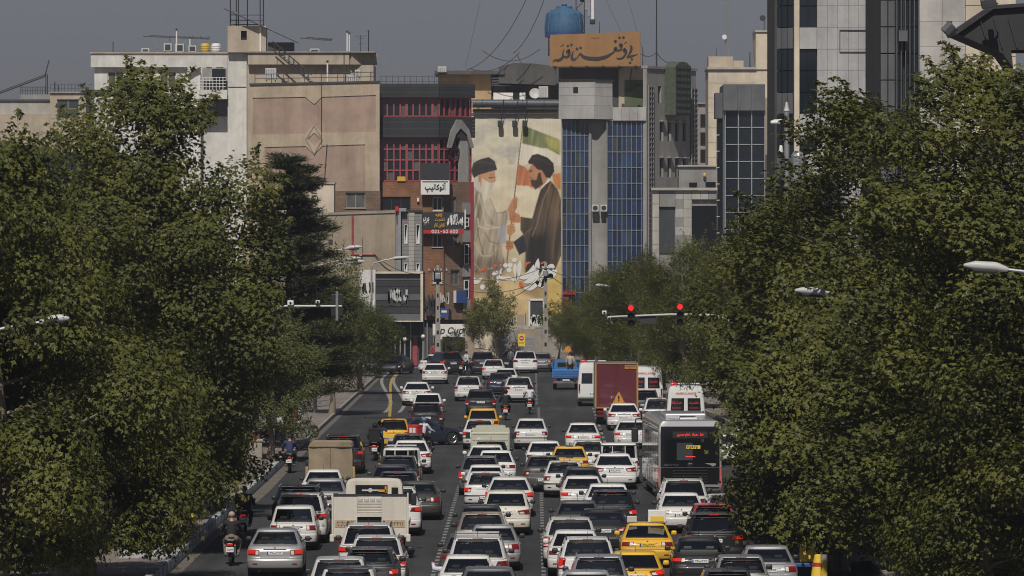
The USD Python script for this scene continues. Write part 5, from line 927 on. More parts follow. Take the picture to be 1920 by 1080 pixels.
s = fsign('shop_sign', 'wide dark sign with yellow and white Persian letters across the brick facade', B2,791,398,836,429, 'sign_black'); letters(s, B2, 'barpar', 792,407,805,421,-.901, 'sign_white'); letters(s, B2, 'cafe', 817,399,830,406,-.901, 'yellow_letter'); letters(s, B2, 'shirt', 816,408,834,416,-.901, 'yellow_letter'); letters(s, B2, 'taban', 814,418,835,427,-.901, 'yellow_letter')
s.part('board', B2.r(836.2,398,871,429,-.9,-.62), 'sign_black'); scrawl(s, B2,841,402,869,424,-.901, 'sign_white', 12,3,.08); s.part('white_edge', B2.r(871.3,393,873.5,429,-.9,-.62), 'sign_white')
s = fsign('shop_sign', 'narrow red strip sign with a white phone number below the dark sign', B2,791,430.5,870,438, 'red_paint'); m = latin('021-52 602', .27, True); V = m[0] + [B2.A(809),-.91, B2.Z(437)]; s.part('lettering', B2.m((V, m[1])), 'sign_white')
s = fsign('shop_sign', 'white shop sign with dark script letters over the ground floor shop', B2,812,607,869,631, 'sign_white', (-1.4,-1.2)); m = latin('p Cup', .52, True); V = m[0].copy(); V[:, 0] += V[:, 2] * .25; V = V + [B2.A(824),-1.41, B2.Z(625)]; s.part('lettering', B2.m((V, m[1])), 'sign_black')
s.part('round_logo', B2.m(mv(lathe([(.30,-.03),(.36,-.03),(.36,.03),(.30,.03),(.30,-.03)], 'y', 16), B2.A(875),-1.3, B2.Z(612))), 'sign_black'); s.part('board', B2.r(869.4,607,884,633,-1.35,-1.2), 'stone_light'); s.part('white_lamp', B2.m(rbx(B2.A(869), B2.A(873),-1.6,-1.42, B2.Z(616), B2.Z(611),.06)), 'sign_white')
s = fsign('blue_sign', 'small blue box hanging on the dark side of the brick building', B1,849,545,868,568, 'blue_panel', (-.5,-.2)); s.part('edge', B1.r(847.5,545,848.8,568,-.5,-.2), 'sign_white')
s = fsign('blue_sign', 'small blue board with a white strip low beside the concrete pole', B2,826,578,841,596, 'blue_panel', (-.5,-.3)); s.part('strip', B2.r(828,582,838,586,-.53,-.502), 'sign_white')
s = fsign('hanging_ornament', 'tangled black iron ornament sign beside the dark shop box', B2,799,556,815,592, 'brass_dark', (-.3,-.2)); scrawl(s, B2,797,552,818,594,-.301, 'dark_iron', 9,8,.14); scrawl(s, B2,826,548,842,570,-.35, 'white_metal', 5,9,.16)
# --- dark shop box with silver letters
g = Face(452); t = Thing('shop_building', 'dark grey panelled shop box with silver letters above a dark shopfront', 'shop', base=(PX(745,452),452,0))
vs = lin(513,601,7)
for k in range(7): t.part('cladding_board', g.m(bx(g.A(704.7), g.A(788.5),-.02 + float(RNG.uniform(-.008,.008)),.2, g.Z(vs[k + 1]) + .035, g.Z(vs[k]))), 'slate' if k % 3 else 'dark_clad')
t.part('frame', cat(g.r(704,509,793.4,513,-.35,.3), g.r(788.6,513,793.4,603.5,-.35,.3), g.r(704,601.1,788.5,603.5,-.35,.3)), 'cream_wall')
t.part('box', g.rz(704.7,793, PZ(603,452), PZ(510,452),.31,8), 'dark_grey_wall')
LW = Face(452.2,704, math.radians(180 - 112)); LW2 = Face(456.5,675, math.radians(-8))
t.part('white_side_wall', Face(452.5,704).rz(674,703.8,3.2, PZ(507,452),.0,6), 'white_wall'); scrawl(t, Face(452.5),679,530,702,551,-.002, 'dark_iron', 6,21,.1); scrawl(t, Face(452.5),684,562,704,600,-.002, 'sign_white', 7,22,.16)
scrawl(t, g, 727,540,765,574,-.03, 'chrome', 13,5,.16); scrawl(t, g, 729,540,764,566,-.08, 'white_metal', 8,6,.12)
t.part('shopfront', g.rz(674,795,-.1, PZ(604,452),1.4,1.7), 'dark_grey_wall'); t.part('red_door', g.rz(773,782,0,2.2,1.25,1.39), 'red_frame'); t.part('door_frame', g.rz(771.5,784,2.21,2.35,1.2,1.39), 'stone_grey')
for a, b in ((735,748),(752,768),(785,793),(690,702),(706,724)): t.part('shop_window', g.rz(a, b, .3,2.9,1.3,1.38), 'dark_glass')
for u in (733,750,769.5,794): t.part('column', g.rz(u - 1, u + 1,0, PZ(604,452),.9,1.2), 'grey_wall')
# --- mural building and the print on it
g = Face(500); MU0, MU1, MV0, MV1 = 880.5,1052,214,606
t = Thing('mural_building', 'beige building carrying the giant mural, a grey duct along its top', 'building', base=(PX(966,500),500,0))
t.part('wall', g.rz(878,1053.5,-.2, PZ(204,500),.0,12), 'cream_wall'); t.part('edge_strip', g.r(1052.3,207,1054.5,606,-.10,-.002), 'stone_light')
t.part('duct', mv(lathe([(0, PX(886,500)),(.36, PX(886,500)),(.36, PX(1048,500)),(0, PX(1048,500))], 'x', 20),0,499.4, PZ(194.5,500)), 'grey_pipe', smooth=30); t.part('duct_band', cat(*[mv(lathe([(.37,-.03),(.39,-.03),(.39,.03),(.37,.03),(.37,-.03)], 'x', 20), PX(u, 500),499.4, PZ(194.5,500)) for u in (905,945,980,1020)]), 'dark_trim')
t.part('rail', cat(*[rod((PX(883,500),499.6, PZ(v, 500)),(PX(1050,500),499.6, PZ(v, 500)),.05) for v in (208,213)]), 'dark_iron')
for u in (944,971,988):
    q = Thing('floodlight', {944: 'floodlight on a long thin arm, leftmost above the mural', 971: 'floodlight on a long thin arm, middle one above the mural', 988: 'floodlight on a long thin arm over the flag in the mural'}[u], 'floodlight', 'floodlights above the mural', base=(PX(u, 500),499, PZ(236,500)))
    q.part('arm', tube([(PX(u, 500),499.1, PZ(187,500)),(PX(u, 500),498.95, PZ(190,500)),(PX(u - 4 if u < 980 else u - 3,500),499.35, PZ(226,500))], .035,6), 'dark_iron')
    x = PX(u - 6 if u < 980 else u - 4,500); q.part('head', rbx(x - .22, x + .22,499.2,499.5, PZ(239,500), PZ(226,500),.06), 'dark_trim', smooth=40)
def mural():
    """A flat print: two bearded men in robes and turbans holding one flag pole under a cloudy sky. Plain outlines filled with colour on a fine grid."""
    from scipy.ndimage import gaussian_filter
    W, Hh = 200,460
    u = np.linspace(MU0, MU1, W); v = np.linspace(MV0, MV1, Hh); U, Vv = np.meshgrid(u, v)
    x, y = (U - 870) * 5.4,(Vv - 180) * 5.4
    def lin_(c): c = np.array(c, float) / 255; return np.where(c < .04045, c / 12.92,((c + .055) / 1.055) ** 2.4)
    import shapely
    def mask(pts, blur=.8): return gaussian_filter(shapely.contains_xy(Polygon(pts).buffer(0), x, y).astype(float),.35 + (blur - .5) * (.55 if blur < 3 else 1))
    nz = meshkit.fbm(np.stack([x / 160, y / 110,0 * x], -1),5,3); fold = meshkit.fbm(np.stack([x / 26 + y / 160, y / 300,0 * x + 4], -1),4,9)
    img = np.zeros((Hh, W, 3)); s = np.clip(y / 2000,0,1)[..., None]
    img += (1 - s) * lin_((204,198,178)) + s * lin_((202,186,152)); img = img * (.72 + .5 * nz[..., None])
    def lay(m, c, amp=0.0, k=None):
        nonlocal img
        c = lin_(c); t_ = (1 + amp * ((fold if k is None else k) - .5) * 2)[..., None] if amp else 1
        img = img * (1 - m[..., None]) + m[..., None] * c * t_
    lay(np.clip((nz - .5) * 3,0,.7) * (y < 700) * (x < 560),(150,147,145))
    lay(mask([(50,1720),(1000,1660),(1000,2400),(50,2400)], 5),(188,166,124),.5, nz); lay(mask([(830,1850),(1000,1750),(1000,2300),(800,2200)], 5),(198,172,104),.3, nz); lay(mask([(640,1650),(800,1560),(770,2050),(600,2000)], 5),(150,125,88))
    lay(mask([(575,480),(800,525),(980,600),(980,700),(700,660),(560,720)], 2),(212,204,186),.18); lay(mask([(590,320),(660,320),(960,440),(970,600),(840,525),(800,530),(590,480)], 1.5),(118,124,86),.55); lay(mask([(820,400),(975,450),(975,590),(850,510)], 3),(165,160,96),.3)
    lay(mask([(555,690),(620,720),(690,800),(700,930),(745,965),(650,910),(520,905)], 1.5),(176,110,78),.4); lay(mask([(890,790),(980,780),(980,960),(915,900)], 2),(190,125,74),.3)
    pole = mask([(596,240),(606,240),(440,1690),(426,1690)], .5); lay(pole, (122,104,84))
    # left figure
    lay(mask([(50,1000),(100,915),(180,960),(230,1060),(300,1170),(340,1205),(430,1150),(455,1250),(425,1320),(425,1480),(380,1500),(410,1690),(420,1760),(250,1850),(50,1760)], 1.2),(150,139,122),.95); lay(mask([(60,1250),(330,1300),(350,1560),(260,1660),(90,1600),(60,1400)], 6),(158,146,126),.6); lay(mask([(180,960),(240,1050),(330,1200),(310,1290),(230,1180),(170,1040)], 2),(178,168,148),.4)
    lay(mask([(50,1640),(420,1640),(420,1800),(240,1870),(50,1800)], 8),(122,108,94),.6); lay(mask([(352,1320),(428,1310),(428,1492),(356,1500)], 1),(150,151,154),.25)
    lay(mask([(100,800),(150,790),(190,900),(190,980),(130,960),(105,900)], 2),(186,180,170)); lay(mask([(140,800),(250,765),(312,758),(318,815),(324,850),(308,880),(315,905),(255,940),(170,930)], .8),(182,138,104),.15, nz)
    lay(mask([(180,830),(225,860),(262,880),(320,872),(318,905),(285,930),(265,1000),(205,1075),(175,980)], 1.0),(196,188,174),.25); lay(mask([(250,818),(312,815),(312,832),(252,836)], .6),(120,96,78)); lay(mask([(145,815),(172,810),(172,865),(150,870)], .8),(168,122,92))
    lay(mask([(70,765),(92,680),(165,640),(250,618),(312,660),(336,748),(255,768),(150,800),(100,832)], .9),(58,55,53),.3)
    lay(mask([(440,1150),(488,1050),(520,1015),(542,1035),(538,1130),(505,1185),(455,1195)], .8),(172,124,90),.2); lay(mask([(430,1312),(505,1288),(522,1370),(482,1412),(432,1395)], .8),(178,134,98),.2)
    # right figure
    lay(mask([(870,850),(945,940),(985,1060),(990,1600),(925,1760),(620,1800),(620,1580),(560,1600),(500,1480),(600,1400),(572,1360),(572,1222),(690,1240),(740,1060),(775,950)], 1.2),(78,66,56),.9); lay(mask([(650,1420),(860,1380),(880,1800),(620,1800)], 6),(44,41,39),.3); lay(mask([(500,1480),(600,1410),(640,1560),(560,1612)], 1),(48,48,56),.2); lay(mask([(840,900),(950,960),(985,1200),(900,1300),(860,1100)], 6),(104,88,68),.6)
    lay(mask([(655,740),(688,690),(760,720),(800,760),(850,830),(820,880),(760,940),(700,900),(680,862),(642,838),(656,800)], .8),(176,126,92),.15, nz); lay(mask([(672,846),(735,850),(752,780),(775,770),(790,850),(800,890),(725,948),(684,905)], 1.0),(66,55,47),.2); lay(mask([(658,760),(690,757),(690,768),(660,770)], .5),(70,50,40)); lay(mask([(775,760),(810,750),(815,810),(785,825)], .8),(170,118,86))
    lay(mask([(862,838),(884,850),(770,940),(745,968)], .8),(212,207,198)); lay(mask([(650,662),(690,598),(745,584),(850,625),(905,680),(915,765),(872,832),(830,826),(790,752),(745,745),(690,690),(655,690)], .9),(52,47,43),.3)
    lay(mask([(450,1180),(480,1162),(560,1200),(578,1250),(562,1282),(470,1285)], .8),(172,120,86),.2); lay(mask([(425,1460),(500,1470),(502,1540),(442,1572),(424,1540)], .8),(168,114,78),.2)
    def line(pts, w, c, a):
        m = gaussian_filter(shapely.contains_xy(LineString(pts).buffer(w / 2), x, y).astype(float),.6) * a; lay(m, c)
    for pts, w, c, a in (([(120,1010),(150,1200),(140,1400),(200,1620)], 14,(104,94,80),.7),([(150,1000),(200,1180),(215,1300),(330,1330)], 12,(196,186,166),.7),([(90,1100),(110,1350),(90,1600)], 16,(112,102,88),.7),([(140,1240),(150,1320),(230,1345),(350,1330)], 12,(198,190,172),.8),([(210,1380),(260,1470),(350,1500)], 12,(108,98,84),.7),([(100,1480),(180,1620),(270,1620),(330,1540)], 14,(186,176,158),.6),([(300,1520),(310,1700)], 14,(110,98,86),.7),([(350,1500),(370,1720)], 10,(170,156,136),.6),([(60,1640),(160,1760),(300,1740)], 12,(184,172,152),.5),([(260,1040),(330,1190),(430,1170)], 10,(116,106,92),.7),
        ([(880,880),(800,1060),(740,1300),(690,1420)], 10,(134,116,92),.8),([(910,940),(850,1200),(800,1500)], 12,(48,42,38),.8),([(950,1000),(920,1300),(900,1640)], 14,(112,94,72),.6),([(970,1080),(955,1400),(930,1700)], 10,(58,50,44),.8),([(760,1050),(720,1200),(640,1360)], 8,(52,46,42),.8),([(840,1300),(830,1700)], 10,(66,60,54),.7),([(700,1500),(690,1720)], 12,(30,28,28),.8),([(600,1420),(640,1370),(700,1330)], 8,(118,106,92),.7),
        ([(90,700),(180,660),(300,690)], 7,(92,88,84),.6),([(90,760),(200,720),(320,725)], 6,(34,32,32),.7),([(690,630),(780,640),(880,700)], 7,(84,76,70),.6),([(720,690),(800,730),(880,790)], 7,(30,27,26),.7),([(262,800),(306,796)], 6,(90,66,50),.8),([(655,752),(694,748)], 6,(46,34,28),.9),([(262,868),(312,862)], 8,(150,138,124),.8),([(662,822),(704,838)], 7,(52,40,34),.9),([(500,1060),(530,1075)], 5,(110,76,54),.8),([(495,1085),(534,1098)], 5,(110,76,54),.8),([(488,1112),(528,1124)], 5,(110,76,54),.8),([(458,1215),(520,1220)], 5,(112,76,54),.8),([(458,1245),(520,1250)], 5,(112,76,54),.8),([(470,1330),(515,1335)], 5,(120,84,60),.8),([(470,1360),(515,1362)], 5,(120,84,60),.8),([(430,1490),(490,1495)], 5,(104,68,46),.8),([(430,1520),(490,1525)], 5,(104,68,46),.8)): line(pts, w, c, a)
    img = np.clip(img * (.94 + .12 * meshkit.fbm(np.stack([x / 9,0 * y, 0 * x], -1),2,5)[..., None]) * 1.12,0.004,.82)
    V = np.stack([PX(U, 500), np.full_like(U, 499.93) - .02 * np.sin(x / 60) ** 2, PZ(Vv, 500)], -1).reshape(-1,3)
    i = np.arange((Hh - 1) * W).reshape(Hh - 1, W)[:, :-1].ravel(); F = np.vstack([np.stack([i, i + W, i + 1], 1), np.stack([i + 1, i + W, i + W + 1], 1)])
    T = Thing('mural', 'giant mural of two turbaned bearded men in robes holding one flag pole', 'mural', base=(PX(966,500),499.9, PZ(MV1,500)))
    p = T.part('print', (V, F), 'mural_print'); UsdGeom.PrimvarsAPI(stage.GetPrimAtPath(p)).CreatePrimvar('tint', Sdf.ValueTypeNames.Color3fArray, 'vertex').Set(Vt.Vec3fArray.FromNumpy(img.reshape(-1,3).astype(np.float32)))
    mp = lambda pts: [(a, -b, w) for a, b, w in pts]
    def put(shapes, mat, nm):
        from shapely import affinity
        k = 500 / FPX / 10.105
        for sh in shapes:
            G = affinity.affine_transform(sh, [k, 0,0, k, PX(870,500), PZ(470,500)]); V, F = ext(G, .015); T.part(nm, (V + [0,499.895,0], F), mat)
    dot = lambda a, b, r: Point(a, -b).buffer(r, 3)
    S = [stroke(mp(p),1.2) for p in ([(1690,345,30),(1665,285,60),(1610,305,50),(1590,390,80),(1640,450,130),(1725,400,60),(1745,350,8)], [(1640,480,90),(1560,520,50),(1500,600,60)], [(1530,280,8),(1520,400,75),(1478,520,75),(1500,610,60),(1480,680,40)],
         [(1405,155,8),(1385,300,80),(1365,430,75),(1280,540,85),(1150,605,20)], [(1320,270,8),(1270,400,80),(1180,480,95),(1065,515,20)], [(1410,455,8),(1390,560,60),(1330,650,100),(1230,705,85),(1148,712,15)], [(1390,600,60),(1450,655,60),(1505,655,15)],
         [(1065,195,8),(1045,330,75),(1030,450,60),(985,575,12)], [(975,250,8),(965,350,55),(985,480,40),(960,580,15)], [(145,440,8),(160,530,70),(230,585,80),(340,520,12)], [(560,440,50),(620,430,30),(650,400,10)], [(690,480,60),(730,525,60),(860,520,45),(960,585,20)], [(725,340,10),(690,400,30),(700,460,30)])]
    put(S + [dot(955,178,44), dot(785,280,44), dot(875,278,46), dot(855,368,48), dot(352,690,50), dot(622,590,32), dot(632,520,32), dot(620,400,22), dot(572,405,14)], 'sign_white', 'white_lettering')
    put([stroke(mp(p)) for p in ([(1165,320,20),(1190,240,45),(1255,225,20)], [(1450,250,12),(1500,225,36),(1545,205,12)], [(1060,585,8),(1085,650,75),(1110,690,20)])] + [dot(590,288,32), dot(365,362,36), dot(410,328,20), dot(220,354,20), dot(690,220,16)], 'orange_print', 'orange_lettering')
mk('mural_print', {'a': ('attribute', {'attribute': 'tint'}), 'p': ('principled_bsdf', {'roughness': .6, 'specular_ior_level': .25})}, [('a.color', 'p.base_color')]); plain('orange_print', (.55,.12,.04),.6)
mural()
# --- the grey block behind the mural: glass fronts, white lift block, billboard on the roof
g = Face(497); t = Thing('glass_building', 'grey office block with blue glass fronts and a white upper block beside the mural', 'building', base=(PX(1130,497),497,0))
t.part('core', g.rz(1054.7,1212,-.2, PZ(203,497),.35,14), 'grey_wall')
for us, v0, v1, rows in ((lin(1054.5,1104,6),224,608,13),(lin(1139,1211.5,8),226,608,13)):
    vs = lin(v0, v1, rows); g.grid(t, 'glass_pane', us, vs, 'blue_glass', .20,.24,.05,('blue_glass', 'blue_glass', 'blue_glass_b', 'blue_glass', 'blue_glass_c', 'blue_glass_b', 'blue_glass', 'blue_glass_c', 'blue_glass', 'grey_glass'))
    t.part('mullions', cat(*[g.m(bx(g.A(x) - .025, g.A(x) + .025,.10,.24, g.Z(v1), g.Z(v0))) for x in us], *[g.m(bx(g.A(us[0]), g.A(us[-1]),.12,.235, g.Z(x) - .03, g.Z(x) + .03)) for x in vs]), 'blue_mullion')
rc = Face(498.3); us, vs = lin(1109,1137,4), lin(225,608,20); rc.grid(t, 'glass_pane', us, vs, 'grey_glass', -.05,.0,.06); t.part('recess_frame', cat(*[rc.m(bx(rc.A(x) - .03, rc.A(x) + .03,-.1,.0, rc.Z(608), rc.Z(225))) for x in us], *[rc.m(bx(rc.A(1109), rc.A(1137),-.08,.0, rc.Z(x) - .03, rc.Z(x) + .03)) for x in vs]), 'stone_grey')
t.part('pier', cat(g.rz(1104.2,1108.8,-.2, g.Z(223),-.05,1.2), g.rz(1137.2,1138.8,-.2, g.Z(226),-.05,1.2)), 'stone_grey')
WL, WR = Face(496.6,1048, math.radians(-13)), Face(495.9,1115, math.radians(42))
for k, (v0, v1) in enumerate(((151,164),(164,180),(180,198),(198,223.5))):
    t.part('white_block_course', WL.m(bx(WL.A(1048), WL.A(1115),-.02 if k < 3 else -.10,.5, WL.Z(v1) + .02, WL.Z(v0))), 'pale_block'); t.part('white_block_course', WR.m(bx(WR.A(1115.2), WR.A(1148),-.02 if k < 3 else -.10,.5, WR.Z(v1) + .02, WR.Z(v0))), 'pale_block')
t.part('white_block_fill', cat(g.m(bx(g.A(1053), g.A(1113),.6,4, g.Z(223), g.Z(152))), g.m(bx(g.A(1113), g.A(1145),1.9,4, g.Z(223), g.Z(152)))), 'pale_block')
t.part('block_window', WL.r(1075,163.5,1084,174,-.06,-.03), 'dark_pane'); t.part('block_coping', cat(WL.r(1046,149,1116,151,-.15,.6), WR.r(1115,149,1149,151,-.15,.6)), 'slate')
for a in lin(1149,1211.5,4)[:-1]: t.part('white_band_panel', g.r(a + .2,201, a + 15.4,226,-.12,.3), 'pale_block')
for u in (1116,1132): q = t.part('air_conditioner', g.m(rbx(g.A(u) - .3, g.A(u) + .3,-.5,.0, g.Z(397), g.Z(384),.04)), 'white_metal'); t.part('fan_grille', g.m(mv(lathe([(0,-.01),(.2,-.01),(.22,.01),(0,.01)], 'y', 14), g.A(u),-.52, g.Z(390))), 'dark_trim', q)
t.part('red_awning', g.rz(1056,1078, PZ(552,497), PZ(545,497),-.6,.1), 'red_paint'); t.part('red_column', g.rz(1056,1066,3, PZ(556,497),-.4,.0), 'red_paint')
# upper rear storeys
h = Face(509); t.part('upper_wall', h.rz(1048,1160, PZ(210,509), PZ(127,509),0,8), 'dark_grey_wall'); t.part('upper_tan_wall', h.rz(1160,1212, PZ(210,509), PZ(127,509),-.1,8), 'tan_wall'); t.part('green_patch', h.r(1171,150,1212,200,-.16,-.102), 'green_patch'); t.part('cornice', h.r(1046,124,1214,127,-.35,.3), 'stone_light'); t.part('cables', cat(tube([h.put(np.array([[h.A(u),-.2, h.Z(v)]]))[0] for u, v in ((1171,165),(1180,172),(1190,163),(1203,158),(1210,157))], .05,5), tube([h.put(np.array([[h.A(u),-.2, h.Z(v)]]))[0] for u, v in ((1185,128),(1181,150),(1184,172))], .04,5)), 'dark_iron')
# right wall, seen at a slant
S = Face(497,1212.4, math.radians(63))
t.part('side_wall', S.wall(1212.4,126,1305,-.2,0,.35, [(a, b, c, d) for a, c in ((1237,1243.5),(1251.5,1258),(1266,1272.5),(1280,1286.5)) for b, d in ((228,263),(296,331),(364,399),(432,467))] + [(1234,160,1240,192),(1279,166,1285,198)]), 'grey_wall')
for a, c in ((1237,1243.5),(1251.5,1258),(1266,1272.5),(1280,1286.5)):
    for b, d in ((228,263),(296,331),(364,399),(432,467)): w = S.window(t, a, b, c, d, 'dark_iron', 'dark_pane', depth=.25); t.part('hood', S.r(a - .5, b - 3, c + .5, b - 1.5,-.35,-.02), 'stone_light', w)
for a, b, c, d in ((1234,160,1240,192),(1279,166,1285,198)): S.window(t, a, b, c, d, 'dark_iron', 'dark_pane', depth=.25)
for a, b in ((1213.5,1222.5),(1294,1304.5)):
    ms = [S.r(a, 160, b, 600,-.10,-.002)]
    t.part('lattice_strip', ms[0], 'green_metal'); t.part('lattice_bars', cat(*[S.r(a, v, b, v + 1.6,-.2,-.102) for v in np.arange(162,600,9.5)], *[S.r(u - .25,160, u + .25,600,-.2,-.102) for u in lin(a, b, 2)]), 'stone_grey')
bay = Polygon([(S.A(1246), S.Z(214)),(S.A(1274), S.Z(214)),(S.A(1274), S.Z(122)),(S.A(1268), S.Z(115)),(S.A(1260), S.Z(113)),(S.A(1252), S.Z(115)),(S.A(1246), S.Z(124))]); V, F = ext(bay, 1.1); t.part('green_bay', S.m((V, F)), 'green_metal')
t.part('bay_bars', cat(*[S.r(1246, v, 1274, v + 1.2,-1.16,-1.102) for v in np.arange(126,214,12)], *[S.r(u - .3,120, u + .3,214,-1.16,-1.102) for u in lin(1247,1273,4)]), 'green_sheet'); t.part('parapet', S.r(1212,123,1306,128,-.12,.5), 'grey_wall')
t.part('back_block', bx(PX(1213,497) + .2, PX(1300,516) - .4,512,524,-.2, PZ(129,515)), 'grey_wall')
# billboard
b = Face(507.5,1032, math.radians(-6)); s = Thing('billboard', 'tan rooftop billboard with black Persian calligraphy beside the blue tank', 'billboard', base=(PX(1116,507),507, PZ(125,507)))
zb_ = PZ(124.5,507); bw_ = b.A(1201)
V, F = ext(Polygon([(0, zb_),(bw_, zb_),(bw_, b.Z(60)),(0, b.Z(65.5))]),.18); s.part('board', b.m((V, F)), 'board_tan')
for k in range(6): s.part('strut', cat(b.m(rod((.4 + k * 1.45,.2, zb_ + 1.5),(.4 + k * 1.45,1.4, zb_ - .1),.05)), b.m(rod((.4 + k * 1.45,.1, zb_ - .3),(.4 + k * 1.45,.1, zb_ + .1),.06))), 'dark_iron'); s.part('spotlight', b.m(rbx(.3 + k * 1.45,.55 + k * 1.45,-1.0,-.7, zb_ - .12, zb_ + .06,.04)), 'dark_trim')
from shapely import affinity as AF
kx = bw_ / 1620.0; kz = (b.Z(65.5) - zb_) / 590.0
mp = lambda pts: [(a - 118,738 - c, w) for a, c, w in pts]
strokes = [[(1560,350,14),(1578,400,45),(1565,460,42),(1530,525,26),(1508,568,40),(1560,556,40),(1640,530,22),(1695,514,6)], [(1455,410,30),(1480,470,46),(1462,530,30),(1410,585,38),(1350,598,30),(1310,580,8)], [(1398,330,30),(1398,400,35),(1360,442,34),(1300,440,36),(1262,415,16)],
           [(1300,400,30),(1280,450,26),(1200,515,42),(1100,568,62),(950,597,72),(800,588,70),(700,545,50),(660,505,35),(600,600,5)], [(540,450,6),(512,520,32),(508,590,46),(545,612,42),(592,570,8)], [(455,430,40),(462,510,46),(420,562,46),(370,562,34),(345,520,30),(355,450,16),(372,420,5)], [(352,540,26),(310,602,52),(250,624,46),(200,620,28),(162,668,4)], [(1448,312,8),(1490,284,12)]]
dots = [(1585,605,22),(1555,670,22),(1365,205,24),(1435,200,24),(1290,270,27),(1450,438,34),(1388,345,36),(1296,405,30),(600,410,24),(665,390,24),(440,462,38),(435,355,22),(500,335,22)]
G = [stroke(mp(p)) for p in strokes] + [Point(a - 118,738 - c).buffer(r, 4) for a, c, r in dots]
for q in G: V, F = ext(AF.affine_transform(q, [kx, 0,0, kz, 0, zb_]),.03); s.part('lettering', b.m((V + [0,-.182,0], F)), 'sign_black')
V, F = ext(AF.affine_transform(unary_union([Point(a - 118,738 - c).buffer(14,3) for a, c in ((315,355),(340,340),(355,330))]), [kx, 0,0, kz, 0, zb_]),.03); s.part('lettering', b.m((V + [0,-.182,0], F)), 'brown_print'); s.part('small_lettering', cat(*[b.m(bx(kx * (860 - 118 + k * 30), kx * (882 - 118 + k * 30),-.20,-.181, zb_ + kz * 520, zb_ + kz * 536)) for k in range(5)]), 'brown_print')
# cooling tower, lattice mast and aerials behind the billboard
X0, Y0 = PX(1058,514),514.0; zt_ = lambda v: PZ(v, 514)
s = Thing('cooling_tower', 'round blue cooling tank on the roof behind the billboard', 'tank', base=(X0, Y0, zt_(66)))
s.part('tank', lathe([(0, zt_(64)),(1.62, zt_(64)),(1.72, zt_(54)),(1.66, zt_(40)),(1.55, zt_(26)),(1.1, zt_(19)),(.75, zt_(16)),(.72, zt_(12)),(0, zt_(12))], 'z', 26,(X0, Y0,0)), 'blue_tank', smooth=40)
s.part('rib', cat(*[tube([(X0 + math.cos(a) * r, Y0 + math.sin(a) * r, zt_(v)) for r, v in ((1.74,62),(1.76,54),(1.7,40),(1.58,26),(1.12,18.5))], .05,5) for a in np.arange(10) * .628]), 'blue_tank'); s.part('base_ring', lathe([(1.6, zt_(70)),(1.75, zt_(70)),(1.75, zt_(60)),(1.6, zt_(60))], 'z', 26,(X0, Y0,0)), 'blue_panel'); s.part('top_fan', rbx(X0 - .25, X0 + .25, Y0 - .25, Y0 + .25, zt_(12), zt_(6),.08), 'blue_panel')
s.part('stand', cat(*[rod((X0 + a * 1.4, Y0 + c * 1.2, zt_(68)),(X0 + a * 1.4, Y0 + c * 1.2, zt_(104)),.07) for a in (-1,1) for c in (-1,1)], rod((X0 - 1.4, Y0 - 1.2, zt_(95)),(X0 + 1.4, Y0 - 1.2, zt_(72)),.05)), 'dark_iron')
def mast(name, label, u, v0, v1, Y, w=.28, lattice=True, mat='dark_iron'):
    s = Thing(name, label, 'mast', base=(PX(u, Y), Y, PZ(v1, Y))); x = PX(u, Y)
    if lattice:
        s.part('legs', cat(*[rod((x + a * w, Y + c * w, PZ(v1, Y)),(x + a * w, Y + c * w, PZ(v0, Y)),.045) for a in (-1,1) for c in (-1,1)]), mat)
        zs = np.arange(PZ(v1, Y), PZ(v0, Y), w * 2); s.part('bracing', cat(*[rod((x - w * (1 if i % 2 else -1), Y - w, z),(x + w * (1 if i % 2 else -1), Y - w, z + 2 * w),.03,4) for i, z in enumerate(zs)]), mat)
    else: s.part('pole', tube([(x, Y, PZ(v1, Y)),(x, Y, PZ(v0, Y))], [w, w * .6], 8), mat)
    return s
s = mast('lattice_mast', 'black lattice mast with aerial panels behind the blue tank', 1088,-25,64,514.5,.38); x = PX(1088,514)
for u, v0, v1 in ((1104,-30,32),(1111,-40,45),(1099,-20,20)): q = s.part('aerial_panel', rbx(PX(u, 514) - .14, PX(u, 514) + .14,513.6,513.85, PZ(v1,514), PZ(v0,514),.05), 'sign_white' if u == 1111 else 'galvanised', smooth=40); s.part('bracket', rod((x, 514.3, PZ((v0 + v1) / 2,514)),(PX(u, 514),513.8, PZ((v0 + v1) / 2,514)),.05), 'dark_iron', q)
s.part('round_aerial', rbx(PX(1106,514), PX(1116,514),513.5,513.8, PZ(46,514), PZ(36,514),.1), 'dark_trim', smooth=40)
mast('roof_mast', 'thin black mast on the roof right of the billboard', 1231,-20,128,506,.07, False); mast('roof_mast', 'short thin rod beside the right end of the billboard', 1205,88,126,506,.04, False); mast('roof_mast', 'thin rod standing behind the top edge of the billboard', 1124,40,70,508,.04, False)
# roofs left of the tank
k_ = Face(512); s = Thing('rear_roof_building', 'orange tan building with a flat slab roof behind the mural', 'building', base=(PX(900,512),512,0)); s.part('wall', k_.rz(822,921,-.2, PZ(139,512),0,8), 'orange_tan'); s.part('roof_slab', k_.rz(815,946, PZ(140,512), PZ(133,512),-1.2,8.2), 'roof_felt'); s.part('recess', k_.rz(921.2,1047,-.2, PZ(160,512),.4,8), 'dark_grey_wall')
s.part('vent_louvre', cat(*[k_.r(921, v, 938, v + 2,-.1,.2) for v in np.arange(142,158,3)]), 'dark_trim'); s.part('white_panel', k_.r(925,174,985,190,-.4,.1), 'sign_white'); s.part('dark_window', k_.r(926,160,948,174,.2,.38), 'dark_pane'); s.part('dark_window', k_.r(962,174,974,188,-.46,-.41), 'dark_pane')
rr = Face(511); s.part('grey_roof', rr.poly([(935,126),(962,118),(1000,119),(1048,125),(1048,160),(935,156)], 0,6), 'roof_felt')
